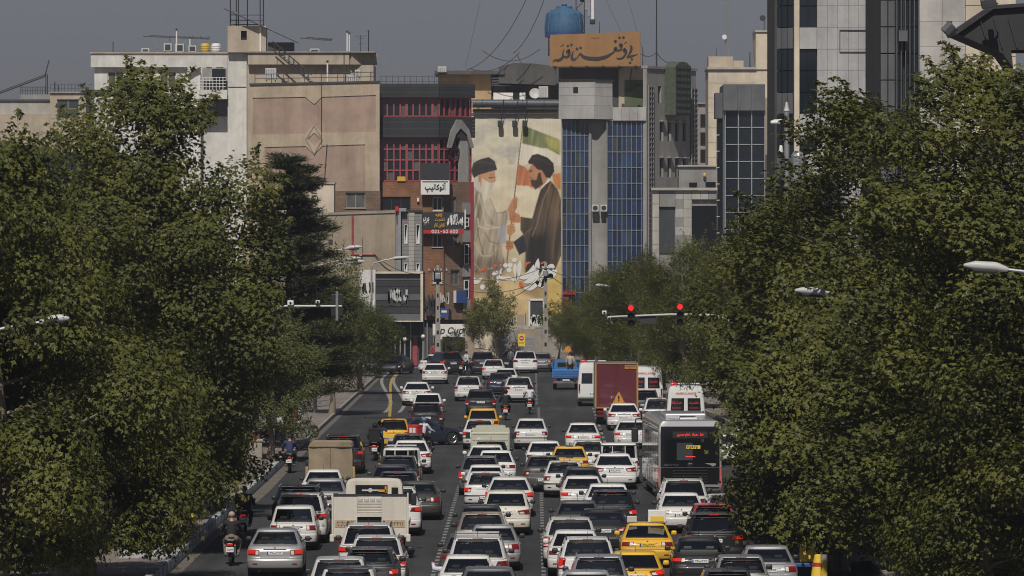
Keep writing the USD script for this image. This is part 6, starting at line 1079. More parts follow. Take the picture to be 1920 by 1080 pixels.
def aircon(u, v0, v1, Y, w, label, cat_='air conditioner'):
    s = Thing('air_conditioner', label, cat_, base=(PX(u, Y), Y, PZ(v1, Y))); x = PX(u, Y); z0, z1 = PZ(v1, Y), PZ(v0, Y); s.part('case', rbx(x - w / 2, x + w / 2, Y - .4, Y + .4, z0, z1,.05), 'white_metal', smooth=40); n = max(3, int(w / .2)); s.part('louvres', cat(*[bx(x - w / 2 + .08 + k * (w - .16) / n, x - w / 2 + .10 + k * (w - .16) / n + .05, Y - .43, Y - .402, z0 + .1, z1 - .1) for k in range(n)]), 'galvanised'); s.part('feet', cat(bx(x - w / 2 + .05, x - w / 2 + .12, Y - .3, Y - .2, z0 - .15, z0), bx(x + w / 2 - .12, x + w / 2 - .05, Y - .3, Y - .2, z0 - .15, z0)), 'dark_iron'); return s
aircon(1019,162,183,506,.85, 'white louvred air cooler on the roof just above the mural duct'); aircon(829,125,136,511,.8, 'small white air cooler on the slab roof behind the corner building')
aircon(508,128,150,486,.95, 'pale blue grey air cooler on the roof of the panelled building'); aircon(660,142,155,486,.8, 'low white air cooler near the right end of the panelled roof'); aircon(671,131,144,492,.5, 'narrow cream cooler unit against the tan wall above the panelled building')
s = Thing('satellite_dish', 'white satellite dish among the roof clutter over the mural', 'dish', base=(PX(1003,508),508, PZ(187,508))); s.part('dish', mv(rotx(lathe([(0,0),(.25,.03),(.5,.14),(.49,.16),(.24,.05),(0,.02)], 'z', 20), math.radians(70)), PX(1003,508),508, PZ(176,508)), 'white_metal', smooth=40); s.part('post', rod((PX(1003,508),508.1, PZ(187,508)),(PX(1003,508),508.1, PZ(177,508)),.04), 'dark_iron')
# --- white apartment block behind on the left
w0 = Face(540); t = Thing('apartment_block', 'white apartment block with a corner balcony and cluttered roof behind the trees', 'building', base=(PX(330,540),540,0))
q6 = lambda x, y: (x / 2.667, y / 2.667)
t.part('parapet', w0.r(171,100,428,126,-.5,.2), 'white_wall'); t.part('coping', w0.r(169,98,430,100.5,-.65,.3), 'tan_wall')
t.part('wall', w0.wall(177,126.2,376,-.2,0,.4,((202,134,232,165),(300,134,330,165))), 'white_wall'); w0.window(t, 202,134,232,165, 'sign_white', 'curtain_pane', cols=2, sill='white_wall'); w0.window(t, 300,134,330,165, 'sign_white', 'curtain_pane', cols=2, sill='white_wall')
t.part('wall', cat(w0.rz(427.5,463,-.2, PZ(98,540),-.5,4), w0.rz(376,427.4,-.2, PZ(218,540),1.5,4)), 'white_wall'); t.part('core', w0.rz(180,463,-.2, PZ(101,540),4.05,14), 'white_wall')
t.part('balcony_recess', w0.rz(376.5,427, PZ(217,540), PZ(126.4,540),2.5,2.8), 'grey_wall'); t.part('slanted_soffit', w0.poly([(352,126.3),(427,126.3),(427,121),(376,126.2),(365,131),(352,140)], -.55,1.0), 'white_wall')
for v in (169,0):
    if v: t.part('balcony', w0.r(374,169,427,186,-1.1,2.4), 'white_wall'); t.part('balcony_door', w0.r(395,128,420,168,2.3,2.45), 'dark_pane'); t.part('balcony_window', w0.r(392,190,424,210,2.3,2.45), 'dark_pane')
zr = PZ(169,540); t.part('balcony_rail', rail([(PX(375,540),540.0, zr),(PX(384,540),539.0, zr),(PX(425,540),538.95, zr)], PZ(146,540) - zr, .32,4,.03), 'sign_white'); t.part('string_line', w0.r(428,163,462,164.5,-.53,-.502), 'dark_trim')
# tan rear wing with stairs and roof tower
w1 = Face(536); t.part('tan_parapet', w1.r(465,99,655,121,-.4,.3), 'tan_wall'); t.part('tan_parapet', Face(536,655, math.radians(35)).r(655.2,99,703,121,-.4,.3), 'tan_wall'); t.part('tan_coping', w1.r(463,96.5,704,99,-.6,4), 'concrete'); t.part('tan_wall', w1.rz(463.2,700,-.2, PZ(121,536),.35,9), 'tan_wall'); t.part('corner_post', w1.rz(644.5,646, PZ(154,536), PZ(99,536),-.5,-.41), 'dark_trim')
w2 = Face(539); t.part('stair_tower', w2.wall(427,49,499, PZ(98,539),-.2,.2,((452,58,463,75),)), 'tan_wall'); t.part('tower_block', w2.rz(428,498, PZ(98,539), PZ(50,539),.6,3.4), 'tan_wall'); t.part('tower_window', w2.r(452,58,463,75,.3,.4), 'cabin_dark'); t.part('white_pipe', w2.rz(487,490, PZ(97,539), PZ(50,539),-.35,-.21), 'sign_white')
fr = [rod((PX(u, 539),539 + d, PZ(50,539)),(PX(u, 539),539 + d, PZ(-30,539)),.06) for u, d in ((432,0),(440,3),(447,0),(464,0),(485,3),(494,0))] + [rod((PX(431,539),539, PZ(v, 539)),(PX(495,539),539, PZ(v, 539)),.045) for v in (46,38,28)]
t.part('steel_frame', cat(*fr), 'dark_iron'); t.part('sloping_sheet', (lambda a, b, c, d: (np.array([a, b, c, d, np.add(a, (0,.3,-.06)), np.add(b, (0,.3,-.06)), np.add(c, (0,.3,-.06)), np.add(d, (0,.3,-.06))]), np.array([[0,1,2], [0,2,3], [4,6,5], [4,7,6]])))((PX(420,539),538, PZ(16,539)),(PX(565,539),538, PZ(83,539)),(PX(556,541),541, PZ(77,541)),(PX(420,541),541, PZ(12,541))), 'galvanised')
t.part('roof_shed', w2.rz(502,550, PZ(99,539), PZ(79,539),.4,2.5), 'dark_grey_wall')
st = []
for k in range(14): u = 520 + k * 4.6; v = 100 + k * 4.0; st.append(bx(PX(u, 534), PX(u + 6.5,534),533.2,534.4, PZ(v + 1.2,534), PZ(v, 534)))
for d in (533.15,534.45):
    for o in (0,-16): st.append(rod((PX(512,534), d, PZ(94 + o, 534)),(PX(584,534), d, PZ(156 + o, 534)),.06))
    for k in range(8): u = 515 + k * 9; v = 97 + k * 7.75; st.append(rod((PX(u, 534), d, PZ(v, 534)),(PX(u, 534), d, PZ(v - 16,534)),.03))
t.part('fire_stair', cat(*st), 'dark_iron')
t.part('roof_rail', rail([(PX(478,481),481, PZ(156,481)),(PX(700,481),481, PZ(152,481))], .75,1.4,2,.03), 'dark_iron')
def tank(u, v0, v1, r, mat, label):
    Y = 542; s = Thing('water_tank', label, 'water tank', base=(PX(u, Y), Y, PZ(v1, Y))); x = PX(u, Y); z0, z1 = PZ(v1, Y), PZ(v0, Y); h = z1 - z0; s.part('tank', lathe([(0, z0),(r * .95, z0),(r, z0 + h * .1),(r, z0 + h * .7),(r * .8, z0 + h * .9),(r * .3, z0 + h * .95),(0, z0 + h * .95)], 'z', 20,(x, Y, 0)), mat, smooth=40); s.part('lid', lathe([(0, z1 - .08),(r * .3, z1 - .08),(r * .3, z1),(0, z1)], 'z', 14,(x, Y, 0)), 'dark_trim'); s.part('hoop', cat(*[lathe([(r, z0 + h * k - .03),(r + .04, z0 + h * k),(r, z0 + h * k + .03)], 'z', 20,(x, Y, 0)) for k in (.2,.4,.6)]), mat)
tank(384.5,80,97,.42, 'yellow_board', 'yellow round water tank on the white apartment roof'); tank(405,80,97,.48, 'sign_white', 'white round water tank on the apartment roof beside the yellow one')
def rack(u0, u1, v, v1, Y, label):
    s = Thing('roof_rack', label, 'rack', base=(PX((u0 + u1) / 2, Y), Y, PZ(v1, Y))); P = lambda u, v, d=0: (PX(u, Y), Y + d, PZ(v, Y))
    s.part('frame', cat(rod(P(u0, v), P(u1, v + 5),.05), rod(P(u0 + 10, v - 3,2), P(u1, v + 2,2),.05), *[rod(P(u, v + 1), P(u - 4, v - 1,2),.03) for u in np.linspace(u0 + 5, u1,9)]), 'dark_iron'); s.part('legs', cat(*[rod(P(u, v + 2,1), P(u + 6, v1,1),.04) for u in np.linspace(u0 + 20, u1 - 20,4)]), 'galvanised')
rack(268,392,68,96,545, 'long steel rack standing on the white apartment roof'); rack(562,622,71,97,545, 'short steel rack on the tan roof right of the stair tower')
def cooler_frame(u0, u1, v0, v1, label):
    Y = 541; s = Thing('roof_cooler', label, 'cooler', base=(PX(u0, Y), Y, PZ(v1, Y))); s.part('case', bx(PX(u0, Y), PX(u1, Y), Y, Y + .9, PZ(v1, Y), PZ(v0, Y)), 'white_metal'); s.part('dark_panel', bx(PX(u0 + 2.5, Y), PX(u1 - 2.5, Y), Y - .03, Y - .002, PZ(v1 - 2, Y), PZ(v0 + 2.5, Y)), 'grey_glass'); s.part('feet', cat(bx(PX(u0 + 1, Y), PX(u0 + 3, Y), Y + .1, Y + .3, PZ(v1 + 2, Y), PZ(v1, Y)), bx(PX(u1 - 3, Y), PX(u1 - 1, Y), Y + .1, Y + .3, PZ(v1 + 2, Y), PZ(v1, Y))), 'dark_iron')
cooler_frame(265,280,90,98, 'small white cooler box left on the apartment roof'); cooler_frame(307,322,81,96, 'larger white cooler box in the middle of the apartment roof'); cooler_frame(328,345,82,97, 'tan and white cooler box beside the chimney on the apartment roof'); cooler_frame(353,368,85,97, 'white cooler box left of the yellow water tank'); cooler_frame(581,599,91,100, 'dark louvred cooler box on the tan roof')
def pipe(u, v0, v1, Y, r, label, mat='sign_white', cap=True):
    s = Thing('roof_pipe', label, 'pipe', base=(PX(u, Y), Y, PZ(v1, Y))); x = PX(u, Y); s.part('pipe', tube([(x, Y, PZ(v1, Y)),(x, Y, PZ(v0, Y))], r, 8), mat, smooth=40)
    if cap: s.part('cap', lathe([(0,0),(r * 1.6,0),(r * 1.4,.15),(0,.2)], 'z', 10,(x, Y, PZ(v0, Y))), 'dark_trim')
for a in ((331,57,97,541,.07, 'tall white pipe on the apartment roof above the tree'),(356,72,97,542,.06, 'short white pipe beside the coolers on the apartment roof'),(651,61,98,540,.07, 'left white pipe of the pair on the tan roof'),(655,64,98,540,.06, 'right white pipe of the pair on the tan roof'),(614,117,156,483,.07, 'white pipe standing on the panelled building roof'),(691,60,102,541,.05, 'thin dark pole at the right end of the tan roof', 'dark_iron'),(212,78,98,541,.04, 'thin dark rod at the left of the apartment roof', 'dark_iron', False)): pipe(*a)
s = Thing('tv_aerial', 'television aerial with crossbars on the tan roof', 'aerial', base=(PX(676,541),541, PZ(100,541))); s.part('mast', rod((PX(676,541),541, PZ(100,541)),(PX(676,541),541, PZ(66,541)),.035), 'dark_iron'); s.part('crossbar', cat(*[rod((PX(676 - w, 541),541, PZ(v, 541)),(PX(676 + w, 541),541, PZ(v - 1,541)),.025) for v, w in ((68,11),(73,6),(82,4))]), 'dark_iron')
# --- far left houses
y_ = Face(565); s = Thing('beige_house', 'beige house with a dark window left of the white apartment block', 'house', base=(PX(128,565),565,0)); s.part('wall', y_.wall(94,174,161,-.2,0,.4,((107,186,148,222),)), 'tan_wall'); y_.window(s, 107,186,148,222, 'galvanised', 'grey_glass', cols=2, rows=2); s.part('core', y_.rz(95,160,-.2, PZ(175,565),.42,9), 'tan_wall'); s.part('roof_slab', y_.r(92,172,163,174.5,-.2,9), 'concrete'); s.part('roof_rail', rail([(PX(95,566),566, PZ(173,566)),(PX(158,566),566, PZ(173,566))], .8,.35,2,.02), 'dark_iron')
s = Thing('white_house', 'low white and beige wall building at the far left edge', 'house', base=(PX(40,572),572,0)); z_ = Face(572); s.part('white_wall', z_.rz(-30,94, PZ(214,572), PZ(188,572),0,8), 'stone_light'); s.part('beige_wall', z_.rz(-30,94,-.2, PZ(214,572) - .01,-.3,8), 'tan_wall'); s.part('coping', z_.r(-30,186,95,189,-.2,.3), 'grey_pipe'); s.part('roof_wall', z_.r(35,176,93,186,2,4), 'stone_grey'); s.part('roof_fence', rail([(PX(38,574),574, PZ(177,574)),(PX(92,574),574, PZ(177,574))], .75,.25,2,.03), 'dark_iron')
s = Thing('roof_boom', 'long thin jib of a roof hoist reaching in from the left edge', 'hoist', base=(PX(85,566),566, PZ(176,566))); P = lambda u, v: (PX(u, 566),566, PZ(v, 566)); s.part('jib', cat(rod(P(-20,182), P(84,143),.09), rod(P(-20,179), P(84,140),.05), rod(P(84,143), P(92,113),.06)), 'dark_iron'); s.part('post', cat(*[rod(P(u, 138 + (u - 88)), P(u, 176),.05) for u in (86,89,103,110)]), 'dark_iron')
s = Thing('green_roof_building', 'dark green sheet clad building behind the left trees', 'building', base=(-24,240,0)); zz = PZ(236,240)
for k in range(12): s.part('cladding_sheet', bx(-27 + k * 1.0,-26.02 + k * 1.0,240,240.2, zz - 6 - .16 * k, zz - .16 * k), 'green_sheet')
s.part('wall', bx(-27,-19.5,240.3,300,-.2, zz - 2.2), 'low_wall'); s.part('awning', cat(bx(PX(161,300), PX(222,300),300.3,304, PZ(178,300), PZ(168,300))), 'green_sheet')
# --- right hand side
r_ = Face(440); t = Thing('tiled_office', 'low grey stone clad office in front of the dark glass block', 'building', base=(PX(1285,440),440,0))
t.part('core', r_.rz(1224,1344,-.2, PZ(357,440),.3,8), 'stone_grey'); t.part('coping', r_.r(1221,352,1345,356.5,-.25,.5), 'stone_light')
us, vs = lin(1266,1344,5), lin(357,560,12); r_.grid(t, 'stone_tile', us[:3], vs, 'pale_block', .0,.29,.016,('pale_block', 'stone_light', 'stone_grey')); r_.grid(t, 'stone_tile', us[2:], vs[:2], 'pale_block', .0,.29,.03,('pale_block', 'stone_light', 'stone_grey'))
t.part('dark_opening', r_.r(1298,386,1344,560,.2,.29), 'dark_pane'); t.part('side_opening', r_.r(1237,388,1265,475,.2,.29), 'grey_glass'); r_.grid(t, 'stone_tile', lin(1223,1236,1), lin(357,560,8), 'stone_light', .0,.29,.03); r_.grid(t, 'stone_tile', lin(1236,1266,1), lin(357,388,1), 'stone_grey', .0,.29,.03)
t.part('upper_box', r_.rz(1274,1344, PZ(352,440), PZ(311,440),1.5,6), 'stone_grey'); t.part('upper_coping', r_.r(1272,309,1345,312,1.3,6.1), 'stone_light'); t.part('upper_opening', cat(r_.r(1293,342,1308,351,1.42,1.48), r_.r(1324,341,1343,351,1.42,1.48)), 'dark_pane'); t.part('yellow_lamp', r_.m(rbx(r_.A(1319), r_.A(1325),1.1,1.35, r_.Z(331), r_.Z(324),.08)), 'yellow_board')
d_ = Face(455); t = Thing('dark_glass_block', 'dark blue black glass block with a plain grey metal top', 'building', base=(PX(1395,455),455,0))
us, vs = lin(1360,1434,3), lin(207,590,12); d_.grid(t, 'glass_pane', us, vs, 'dark_glass', .12,.16,.07); t.part('mullions', cat(*[d_.m(bx(d_.A(x) - .045, d_.A(x) + .045,.02,.16, d_.Z(590), d_.Z(207))) for x in us], *[d_.m(bx(d_.A(1360), d_.A(1434),.05,.155, d_.Z(x) - .04, d_.Z(x) + .04)) for x in vs]), 'galvanised')
for a, b in ((1356,1382),(1382,1408),(1408,1434.5)): t.part('top_panel', d_.r(a + .2,158, b - .2,207,-.3,.5), 'dark_clad')
t.part('core', d_.rz(1356,1434,-.2, PZ(159,455),.52,9), 'dark_clad'); dl = Face(457.5,1341, math.radians(-50)); t.part('side_top_panel', Face(457).r(1341,174,1355.8,222,-.2,3), 'dark_clad'); dside = Face(457); dside.grid(t, 'glass_pane', lin(1345,1355.6,1), lin(222,590,12), 'dark_glass', .1,3,.07)
c_ = Face(525); t = Thing('cream_building', 'cream building with a stair tower rising behind the dark glass block', 'building', base=(PX(1390,525),525,0)); t.part('wall', c_.rz(1328,1470,-.2, PZ(130,525),0,9), 'cream_wall'); t.part('coping', c_.r(1326,126,1418,130,-.25,9), 'stone_light'); t.part('roof_box', c_.rz(1329,1375, PZ(126,525), PZ(105,525),1,5), 'tan_wall'); t.part('roof_box', c_.rz(1375.3,1395, PZ(126,525), PZ(113,525),1,5), 'tan_wall'); t.part('tower', c_.rz(1417,1472, PZ(130,525), PZ(59,525),-.15,7), 'cream_wall'); t.part('tower_coping', c_.r(1415.5,57,1473,60,-.3,7), 'stone_light')
for v in (155,183,211,239,267,295): t.part('panel_joint', c_.r(1328, v, 1415, v + .8,-.012,-.002), 'tan_wall')
t.part('brown_annex', Face(470).rz(1434.7,1475,-.2, PZ(184,470),0,5), 'low_wall'); q = Face(462)
for k in range(10): t.part('ribbed_sheet', q.m(bx(q.A(1434.7 + k * 2.6), q.A(1434.7 + k * 2.6 + 2.0),-.05,.1,-.2, q.Z(290))), 'ribbed')
s = mast('tall_mast', 'tall slim lattice mast with a white drum aerial behind the cream building', 1363,-20,105,530,.16, True, 'galvanised'); s.part('drum_aerial', mv(lathe([(0,-.15),(.22,-.15),(.25,0),(.22,.1),(0,.1)], 'y', 14), PX(1358,530),529.6, PZ(70,530)), 'sign_white', smooth=40)
s = mast('roof_aerial', 'small pole with a dark dish on the cream stair tower', 1433,32,58,527,.04, False); s.part('dish', mv(lathe([(0,-.1),(.25,-.1),(.28,.1),(0,.15)], 'y', 12), PX(1430,527),526.8, PZ(34,527)), 'dark_trim', smooth=40); mast('roof_aerial', 'short black camera pole on the low cream roof', 1406,97,127,527,.06, False); mast('roof_aerial', 'thin faint rod at the left of the cream roof', 1343,90,106,527,.03, False)
o_ = Face(620); s = Thing('distant_building', 'far pinkish building seen in the gap right of the grey wall', 'building', base=(PX(1318,620),620,0)); s.part('wall', o_.rz(1296,1345,-.2, PZ(195,620),0,8), 'far_wall'); s.part('roof', o_.rz(1294,1346, PZ(195,620), PZ(192,620),-.3,8), 'grey_wall')
for v in (214,248,280): w = s.part('window', o_.r(1313, v, 1324, v + 24,-.08,-.002), 'dark_trim'); s.part('pane', o_.r(1314, v + 1,1323, v + 23,-.10,-.082), 'dark_pane', w)
# tower
w_ = Face(330); t = Thing('grey_tower', 'tall grey panel clad tower with a column of dark windows', 'building', base=(PX(1560,330),330,0))
t.part('core', cat(w_.rz(1489,1652,-.2, PZ(-90,330),.4,14), w_.rz(1457,1488.9,-.2, PZ(-90,330),3.2,14)), 'dark_grey_wall'); vs = list(np.arange(-70,600,40.5)); w_.grid(t, 'clad_panel', [1532,1552,1571,1591,1610,1629,1652], vs, 'panel_grey', .0,.38,.016,('panel_grey', 'panel_grey_b', 'panel_grey_c'))
for v0, v1 in ((56,97),(218,255)): t.part('raised_frame', cat(w_.r(1574, v0,1652, v0 + 1.2,-.07,-.007), w_.r(1574, v1,1652, v1 + 1.2,-.07,-.007), w_.r(1574, v0 + 1.5,1575.2, v1,-.07,-.007)), 'dark_trim')
for k, v in enumerate(vs[:-1]):
    if k % 4 == 3: t.part('spandrel', w_.r(1499, v, 1531.6, v + 40,.05,.39), 'panel_grey')
    else: t.part('window_pane', w_.r(1500, v + .8,1515, v + 39.5,.22,.26), 'dark_glass'); t.part('window_pane', w_.r(1515.6, v + .8,1531, v + 39.5,.22,.26), 'dark_glass')
t.part('pilaster', w_.rz(1489,1498.6,-.2, PZ(-90,330),-.15,.4), 'cream_wall')
tl = Face(332.4,1456, math.radians(-38)); tv = lin(-70,620,17)
for k in range(17): tl.grid(t, 'glass_pane', [1456,1466,1477,1488.6], tv[k:k + 2], 'dark_glass' if k % 3 else 'dark_clad', .0,.35,.06)
t.part('canopy', w_.r(1506,290,1566,328,-2.6,-.05), 'stone_light'); t.part('wrapped_duct', w_.m(rbx(w_.A(1482), w_.A(1505),-2.2,-.3, w_.Z(350), w_.Z(284),.3)), 'galvanised')
x_ = Face(255); t = Thing('panel_tower', 'pale panel clad building with a dark recessed bay at the upper right', 'building', base=(PX(1740,255),255,0)); t.part('core', x_.rz(1652,1905,-.2, PZ(-60,255),.4,12), 'dark_grey_wall')
x_.grid(t, 'clad_panel', lin(1723,1810,2), [-50,39.7,86.7,135,183,231,279,327,375], 'panel_light', .0,.39,.014,('panel_light', 'panel_light_b')); x_.grid(t, 'clad_panel', lin(1810,1905,2), [-50,10,58,106,154,202,250], 'cream_wall', -.02,.39,.03)
for u in lin(1681,1722,5): t.part('fin', x_.rz(u - .8, u + .8,-.2, PZ(-60,255),-.25,.39), 'dark_clad')
vs = lin(-50,400,9); x_.grid(t, 'glass_pane', lin(1682,1722,3), vs, 'dark_glass', .25,.3,.05); x_.grid(t, 'clad_panel', lin(1651,1679,2), vs, 'dark_clad', .1,.39,.05); t.part('balcony', x_.r(1684,58,1700,78,-.6,.1), 'dark_clad')
v_ = Face(205); t = Thing('dark_canopy_building', 'black metal roof canopy of a building at the upper right corner', 'building', base=(PX(1880,205),205,0)); t.part('canopy', v_.poly([(1792,62),(1862,14),(1990,6),(1990,92),(1896,94),(1900,128),(1880,100)], 0,4), 'slate'); t.part('canopy_edge', v_.poly([(1789,58),(1860,10),(1990,2),(1990,8),(1862,17),(1793,65)], -.2,4.1), 'dark_iron'); t.part('seam', cat(*[v_.poly([(u, 34),(u + 2,34),(u + 18,90),(u + 16,90)], -.08,-.002) for u in (1836,1862,1890)]), 'dark_trim'); t.part('wall', v_.rz(1880,1990,-.2, PZ(130,205),.5,5), 'stone_grey')
def flood(u, v, Y, w, label, ang):
    s = Thing('floodlight', label, 'floodlight', base=(PX(u, Y), Y, PZ(v, Y))); x, z = PX(u, Y), PZ(v, Y); h = rotx(rbx(-w / 2, w / 2,-.15,.15,-w * .35, w * .35,.04),.5); h = (np.stack([h[0][:, 0] * math.cos(ang) - h[0][:, 2] * math.sin(ang), h[0][:, 1], h[0][:, 0] * math.sin(ang) + h[0][:, 2] * math.cos(ang)], 1), h[1]); s.part('head', mv(h, x, Y - .3, z), 'dark_clad', smooth=40); s.part('bracket', rod((x + .05, Y - .2, z),(x + .35, Y + .1, z - .05),.04), 'dark_iron'); s.part('cooling_fin', mv(rbx(-.1,.1,0,.2,0,.18,.03), x + .05, Y - .2, z + w * .2), 'dark_trim')
flood(1777,54,204,.42, 'floodlight on a bracket at the left tip of the black canopy', .8); flood(1852,4,204,.55, 'floodlight on top of the black canopy at the top edge', .2)
# --- street end: walls, billboard frame
h_ = Face(470); t = Thing('street_end_wall', 'long patched tan wall closing the street below the mural', 'wall', base=(PX(955,470),470,0)); zt2 = PZ(617,470)
for k, (a, b, mm) in enumerate(((872,900, 'low_wall'),(900,934, 'cream_wall'),(934,975, 'stone_grey'),(975,1003, 'low_wall'),(1003,1048, 'concrete'))): t.part('wall_panel', h_.rz(a + .1, b - .1,-.2, zt2 + .12 * math.sin(k * 2.1),.0,.25), mm)
t.part('coping', h_.rz(880,1048, zt2 + .16, zt2 + .26,-.08,.33), 'stone_light'); t.part('board_patch', cat(h_.rz(890,905,1.0,1.9,-.05,-.002), h_.rz(906,925,.9,1.85,-.05,-.002)), 'cream_wall'); t.part('steel_shutter', cat(*[h_.rz(976,1002,.2 + k * .22,.4 + k * .22,-.06,-.002) for k in range(8)]), 'galvanised')
for u in (935,960,985,1010,1030): t.part('post', h_.rz(u, u + 1.5, zt2 + .3, zt2 + 1.3,.0,.1), 'dark_iron')
n_ = Face(474); t = Thing('site_board', 'white framed hoarding behind the wall under the mural', 'hoarding', base=(PX(1005,474),474,0)); t.part('frame', cat(n_.r(991,562,994,612,-.1,.1), n_.r(1018,562,1021,612,-.1,.1), n_.r(991,560,1021,563.5,-.1,.1)), 'sign_white'); t.part('board', n_.r(994.2,564,1017.8,612,.0,.06), 'grey_glass'); scrawl(t, n_, 995,592,1017,611,-.002, 'sign_white', 7,12,.2); t.part('legs', cat(n_.rz(992,993.5,0, PZ(612,474),0,.1), n_.rz(1018.5,1020,0, PZ(612,474),0,.1)), 'galvanised')
t = Thing('site_fence', 'low yellowish boards along the foot of the mural wall', 'fence', base=(PX(960,490),490,0)); n2 = Face(490)
for k in range(12): t.part('board', n2.rz(885 + k * 14,898.6 + k * 14,1.5, PZ(590 + (k % 3) * 2,490),0,.08), 'tan_wall' if k % 3 else 'low_wall')
# ---------------------------------------------------------------- ground, road, kerbs
mk('asphalt', {'g': ('geometry', {}), 'n1': ('noise_texture', {'scale': .18, 'detail': 5.0, 'roughness': .6}), 'mp': ('mapping', {'scale': (.9,.03,1.0)}), 'n2': ('noise_texture', {'scale': 1.0, 'detail': 4.0}), 'n3': ('noise_texture', {'scale': 40.0, 'detail': 2.0}),
               'r1': ('rgb_ramp', {'ramp': [(.3,(.034,.034,.036)),(.55,(.050,.050,.052)),(.75,(.070,.069,.068))]}), 'r2': ('rgb_ramp', {'ramp': [(.35,(.62,.62,.62)),(.6,(1,1,1))]}), 'n4': ('noise_texture', {'scale': .9, 'detail': 6.0, 'roughness': .7}), 'r4': ('rgb_ramp', {'ramp': [(.30,(.55,.55,.55)),(.40,(1,1,1)),(.66,(1,1,1)),(.74,(1.3,1.28,1.22))]}), 'm4': ('mix', {'mix_type': 'multiply', 'fac': 1.0}), 'm': ('mix', {'mix_type': 'multiply', 'fac': 1.0}), 'b': ('bump', {'strength': .35, 'distance': .02}), 'p': ('principled_bsdf', {'roughness': .82, 'specular_ior_level': .35})},
   [('g.position', 'n1.vector'),('g.position', 'mp.vector'),('mp.vector', 'n2.vector'),('g.position', 'n3.vector'),('n1.fac', 'r1.fac'),('n2.fac', 'r2.fac'),('r1.color', 'm.color1'),('r2.color', 'm.color2'),('g.position', 'n4.vector'),('n4.fac', 'r4.fac'),('m.color', 'm4.color1'),('r4.color', 'm4.color2'),('m4.color', 'p.base_color'),('n3.fac', 'b.height'),('b.normal', 'p.normal')])
mk('paving', {'g': ('geometry', {}), 'br': ('brick_texture', {'color1': (.27,.225,.19), 'color2': (.23,.20,.175), 'mortar': (.12,.11,.10), 'scale': 1.0, 'brick_width': .6, 'row_height': .4, 'mortar_size': .015}), 'n': ('noise_texture', {'scale': .7, 'detail': 5.0}), 'r': ('rgb_ramp', {'ramp': [(.3,(.6,.6,.6)),(.7,(1.05,1.05,1.05))]}), 'm': ('mix', {'mix_type': 'multiply', 'fac': 1.0}), 'p': ('principled_bsdf', {'roughness': .9})}, [('g.position', 'br.vector'),('g.position', 'n.vector'),('n.fac', 'r.fac'),('br.color', 'm.color1'),('r.color', 'm.color2'),('m.color', 'p.base_color')])
plain('earth', (.16,.14,.115),.95, var=.3, scale=.05, space='position'); plain('road_white', (.21,.21,.205),.8, var=.5, scale=1.5, space='position'); plain('road_yellow', (.42,.27,.05),.8, var=.45, scale=1.2, space='position'); plain('kerb_white', (.40,.41,.40),.8, var=.3, scale=2.5, space='position'); plain('kerb_blue', (.24,.29,.30),.8, var=.3, scale=2.5, space='position'); plain('kerb_grey', (.26,.25,.23),.85, var=.3, scale=2, space='position'); plain('dry_edge', (.13,.115,.095),.95, var=.4, scale=.8, space='position')
def sheet(name, pts, z, mat):
    P = Polygon(pts); V, F = ext(P, .01); tm = trimesh.creation.triangulate_polygon(P, engine='earcut')
    v = np.array(tm[0]); return single(name, (np.c_[v, np.full(len(v), z)], np.array(tm[1])), mat, kind='structure')
sheet('ground', [(-900,-60),(900,-60),(900,2500),(-900,2500)], -.02, 'earth')
KL = -11.4
right_edge = [(10.7,20),(10.7,315),(9.6,345),(7.6,375),(5.8,400),(4.4,430),(4.0,458)]
sheet('road', [(KL, 20)] + right_edge + [(4.0,466),(-60,466),(-60,440),(-16,440),(-13.0,437),(KL - .3,428),(KL, 415)], 0.0, 'asphalt')
def pave(name, pts, h=.13, mat='paving'):
    V, F = ext(Polygon(pts), h + .5); V = np.stack([V[:, 0], V[:, 2], -V[:, 1] - .5], 1); single(name, (V, F), mat, kind='structure')
pave('left_pavement', [(KL - .18,60),(KL - .18,415),(KL - .5,428),(-13.2,436.8),(-16,439.8),(-60,439.8),(-60,60)])
pave('right_pavement', [(p[0] + .2, p[1]) for p in right_edge] + [(4.2,480),(80,480),(80,20)]); pave('far_pavement', [(-60,446.5),(-12.2,446.5),(-10.9,447.5),(-8.0,462),(3.8,466.1),(3.8,500),(-60,500)])
kb = Thing('kerb', kind='structure'); y = 150.0; k = 0
while y < 262:
    kb.part('kerb_stone', rbx(KL - .17, KL + .05, y + .02, y + .84,-.1,.36 + float(RNG.uniform(-.02,.02)),.03),('kerb_white', 'kerb_blue')[k % 2]); y += .96; k += 1
while y < 414: kb.part('kerb_stone', bx(KL - .17, KL - .02, y + .01, y + 1.95,-.1,.17), 'kerb_grey'); y += 1.97; k += 1
for k in range(9): kb.part('kerb_stone', rbx(-16.5 + k * .62,-16.0 + k * .62,445.9,446.4,-.1,.25,.04), 'kerb_white')
for a, b_ in zip(right_edge[:-1], right_edge[1:]):
    n = int(np.hypot(b_[0] - a[0], b_[1] - a[1]) / 2.0)
    for i in range(n):
        if a[1] + (b_[1] - a[1]) * i / n < 150: continue
        p0 = np.array(a) + (np.array(b_) - a) * i / n; p1 = np.array(a) + (np.array(b_) - a) * (i + .985) / n
        kb.part('kerb_stone', (np.array([[p0[0] + o, p0[1], z] for o, z in ((.01,-.1),(.19,-.1),(.19,.17),(.01,.17))] + [[p1[0] + o, p1[1], z] for o, z in ((.01,-.1),(.19,-.1),(.19,.17),(.01,.17))]), np.array([[0,1,2], [0,2,3], [4,6,5], [4,7,6], [3,2,6], [3,6,7], [0,3,7], [0,7,4], [1,5,6], [1,6,2]])), 'kerb_grey')
sheet('gutter_strip', [(KL + .06,120),(KL + .55,120),(KL + .42,200),(KL + .62,232),(KL + .35,300),(KL + .3,412),(KL + .06,412)], .004, 'dry_edge')
mk_ = []
